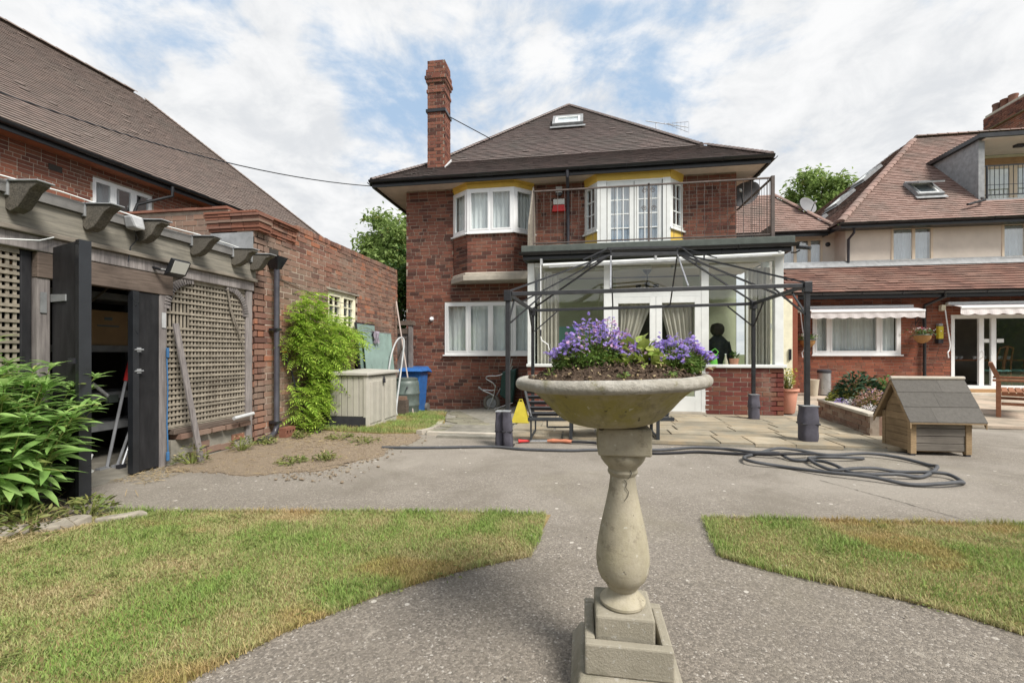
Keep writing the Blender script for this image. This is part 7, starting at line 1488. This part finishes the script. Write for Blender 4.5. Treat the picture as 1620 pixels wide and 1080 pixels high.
obj('foliage', scatter_mesh(protos, LM_[300:], 3), 'leaf_border', PT, kind='stuff')
blades('dry brown stalks and litter under the border plant', 'stalk_litter', lambda r: (r.gauss(-3.7,.2), r.gauss(2.36,.2)), 500, .12, .005, 'straw', 9, .5)
clump('low_weed', 'low green weed at the foot of the open black door', 'weed', (-3.45,2.62,.01), .14, .16, 120, 'leaf_weed', .05, .018, 90, 'weeds under the border plant'); clump('low_weed', 'low green weed beneath front of the border plant', 'weed', (-3.55,2.35,.01), .16, .14, 130, 'leaf_weed', .05, .018, 91, 'weeds under the border plant')
# edging rocks
for i, (x, y, w, d, h, l) in enumerate(((-3.62,2.22,.30,.16,.07,'flat grey edging rock at left picture edge'),(-3.38,2.42,.26,.17,.06,'pale jagged edging rock below the border plant'),(-3.15,2.60,.27,.13,.045,'grey slate edging rock near the open door'),(-3.95,1.98,.32,.2,.07,'half hidden edging rock at far left'))):
    mb = MB(); rg = random.Random(i); n = 11; ring = [(x+w/2*math.cos(t)*rg.uniform(.75,1.1), y+d/2*math.sin(t)*rg.uniform(.75,1.1)+.5*(w/2*math.cos(t))) for t in [k/n*6.283 for k in range(n)]]
    mb.prism(ring, -.02, lambda a, b: h*(.75+.5*noise.noise((a*9,b*9,i)))); tag(obj('edging_rock', mb, 'rock', bevel=.012), l, 'rock', 'edging rocks')
# climber on garage wall: pinnate leaves
rng = random.Random(21); CL = thing('climbing_wisteria', 'bright yellow green climber with feathery leaves on garage wall', 'climber', (-4.0,6.0,0))
def pinnate(n, L, lw, ll, droop):
    v, f = [], []
    for k in range(n):
        t = (k+1)/(n+1); x = L*t; z = -droop*L*t*t
        for s in (-1, 1):
            lv, lf = leaf_mesh('l', ll*(1-.35*t), lw, 'x', .4, .15, 3); ang = s*1.05; c, sn = math.cos(ang), math.sin(ang); o_ = len(v)
            v += [(x+a*c-b*sn, a*sn+b*c, z+cz_) for a, b, cz_ in lv]; f += [tuple(i+o_ for i in ff) for ff in lf]
    lv, lf = leaf_mesh('l', ll*.8, lw, 'x', .4, .15, 3); o_ = len(v); v += [(L+a, b, -droop*L+cz_) for a, b, cz_ in lv]; f += [tuple(i+o_ for i in ff) for ff in lf]
    for i in range(4): # rachis
        t0, t1 = i/4, (i+1)/4; o_ = len(v); v += [(L*t0,-.0015,-droop*L*t0*t0),(L*t0,.0015,-droop*L*t0*t0),(L*t1,.0015,-droop*L*t1*t1),(L*t1,-.0015,-droop*L*t1*t1)]; f.append((o_,o_+1,o_+2,o_+3))
    return v, f
pm = [pinnate(5,.20,.020,.062,.5), pinnate(6,.25,.021,.066,.7), pinnate(4,.16,.019,.058,.3)]; pmm = [meshmat('pinnate_leaf', *p, 'leaf_wisteria') for p in pm]
prof_ = [(.22,5.98,.20),(.42,6.1,.36),(.6,6.15,.40),(.8,6.3,.28),(1.0,6.45,.46),(1.15,6.5,.75),(1.3,6.6,.90),(1.45,6.6,.92),(1.6,6.4,.70),(1.75,6.1,.38),(1.9,6.0,.18)]
ML_ = []
for z, yc, hw in prof_:
    for _ in range(int(190*hw)+16):
        y = yc+rng.uniform(-1,1)*hw; dpt = rng.uniform(.03,.42)*(1-.45*abs(y-yc)/hw); ML_.append(leaf_mtx((-4.13+dpt, y-.12, z+rng.uniform(-.11,.11)), rng.gauss(-.25,.9), rng.uniform(-.5,.7), rng.uniform(-.6,.6), rng.uniform(.7,1.15)))
ML_.sort(key=lambda m: (m.to_translation()-CAM).length)
for k, m in enumerate(ML_[:280]): inst('leaf', pmm[k % 3], CL, None, mtx=m)
obj('foliage', scatter_mesh(pm, ML_[280:], 5), 'leaf_wisteria', CL, kind='stuff')
obj('stem', MB().tube(spline([(-3.98,5.95,0),(-4.08,6.0,.4),(-4.07,6.1,.8),(-4.1,6.3,1.2),(-4.1,6.5,1.5),(-4.1,6.9,1.6)], 4), .018, 7).tube(spline([(-4.07,6.1,.8),(-4.08,6.0,1.2),(-4.1,5.95,1.8)], 4), .01, 6), 'trunk', CL, smooth=60)
for k in range(3): obj('tendril', MB().tube(spline([(-3.8,6.7,1.4),(-3.7,7.0+.1*k,1.5+.08*k),(-3.7,7.35+.12*k,1.42+.12*k)], 5), .004, 4), 'stem_green', CL)
# trees
def tree(label, base, trunk_h, crown_c, rad, n, leaf, seed, group, ll=.16, nb=11):
    rg = random.Random(seed); T = thing('garden_tree', label, 'tree', base, group); b = Vector(base); cc_ = Vector(crown_c); r0 = .035*cc_.z
    P = [b, b+(cc_-b)*.35+Vector((.1,.1,0)), b+(cc_-b)*.75, cc_+Z3*rad[2]*.4]; tr_ = MB().tube(spline(P, 4), [r0*(1-.85*i/12) for i in range(13)], 9); M = []; limbs = []
    for k in range(nb):
        a = k*2.4+rg.uniform(-.3,.3); e = rg.uniform(-.3,1.0); tip = cc_+Vector((math.cos(a)*rad[0]*math.cos(e)*.8, math.sin(a)*rad[1]*math.cos(e)*.8, rad[2]*math.sin(e)*.85)); st_ = b+(cc_-b)*rg.uniform(.55,.95)
        mid = (st_+tip)/2+Vector((rg.uniform(-.2,.2),rg.uniform(-.2,.2),.25)); limbs.append((st_,mid,tip)); tr_.tube([st_,mid,tip], [r0*.4,r0*.22,r0*.06], 6)
    obj('trunk', tr_, 'trunk', T, smooth=60)
    cl = [tip for _, _, tip in limbs]+[m for _, m, _ in limbs]
    for _ in range(26):
        v = Vector((rg.gauss(0,1),rg.gauss(0,1),rg.gauss(0,1))).normalized()*rg.uniform(.55,1.0); cl.append(cc_+Vector((v.x*rad[0],v.y*rad[1],v.z*rad[2])))
    for i in range(n):
        c = cl[rg.randrange(len(cl))]; s = rad[0]*.24; v = Vector((rg.gauss(0,1),rg.gauss(0,1),rg.gauss(0,.75)))*s*.62
        M.append(leaf_mtx(c+v, rg.uniform(0,6.28), rg.uniform(-.9,.6), rg.uniform(-1,1), rg.uniform(.6,1.4)))
    obj('crown', scatter_mesh([leaf_mesh('l', ll, ll*.6, 'x', .3, .2, 2), leaf_mesh('l', ll*1.2, ll*.5, 'x', .3, .2, 2)], M, seed), leaf, T, kind='stuff')
tree('broad green tree rising behind garage left of main house', (-9.6,22,-.3), 3, (-9.6,22,6.2), (2.1,1.8,3.0), 11000, 'leaf_tree_pale', 1, 'trees beyond the houses', .2)
tree('lower green tree behind the garage roof at left', (-13.2,24,-.3), 3, (-12.6,24,5.0), (1.6,1.6,2.0), 6000, 'leaf_tree', 2, 'trees beyond the houses', .2)
tree('rounded green tree behind roofs on the right', (14.3,30,-.3), 5, (14.4,30,9.6), (2.4,2.2,2.5), 10000, 'leaf_tree_pale', 3, 'trees beyond the houses', .26)
tree('narrow green tree in gap beside house left corner', (-5.75,13.5,-.3), 2, (-5.75,13.5,2.4), (.8,.9,2.2), 6000, 'leaf_mid', 4, 'trees beyond the houses', .1)
# the hedge at the garden end, which the panes mirror
HG = thing('garden_hedge', 'long clipped green hedge at the garden end behind the viewer', 'hedge', (0,-12,-.3)); obj('twigs', MB().box(-24,52,-12.4,-11.6,-.3,4.4), 'leaf_dark', HG)
obj('foliage', scatter_mesh([leaf_mesh('l', .22, .12, 'x', .2, .2, 2)], [leaf_mtx((random.uniform(-24,52), -11.6+random.uniform(-.15,.15), random.uniform(-.3,4.5)), random.uniform(0,6.28), random.uniform(-1,1), random.uniform(-1,1)) for _ in range(30000)], 4), 'leaf_tree', HG, kind='stuff')
# overhead cable
tag(obj('overhead_cable', MB().tube([Vector((-9.6,3.0,5.35)).lerp(Vector((-4.93,9.85,5.10)), t)-Z3*(.5*4*t*(1-t)) for t in [k/24 for k in range(25)]], .011, 5), 'black_gloss'), 'black overhead cable sagging from left house to main house eaves', 'cable')
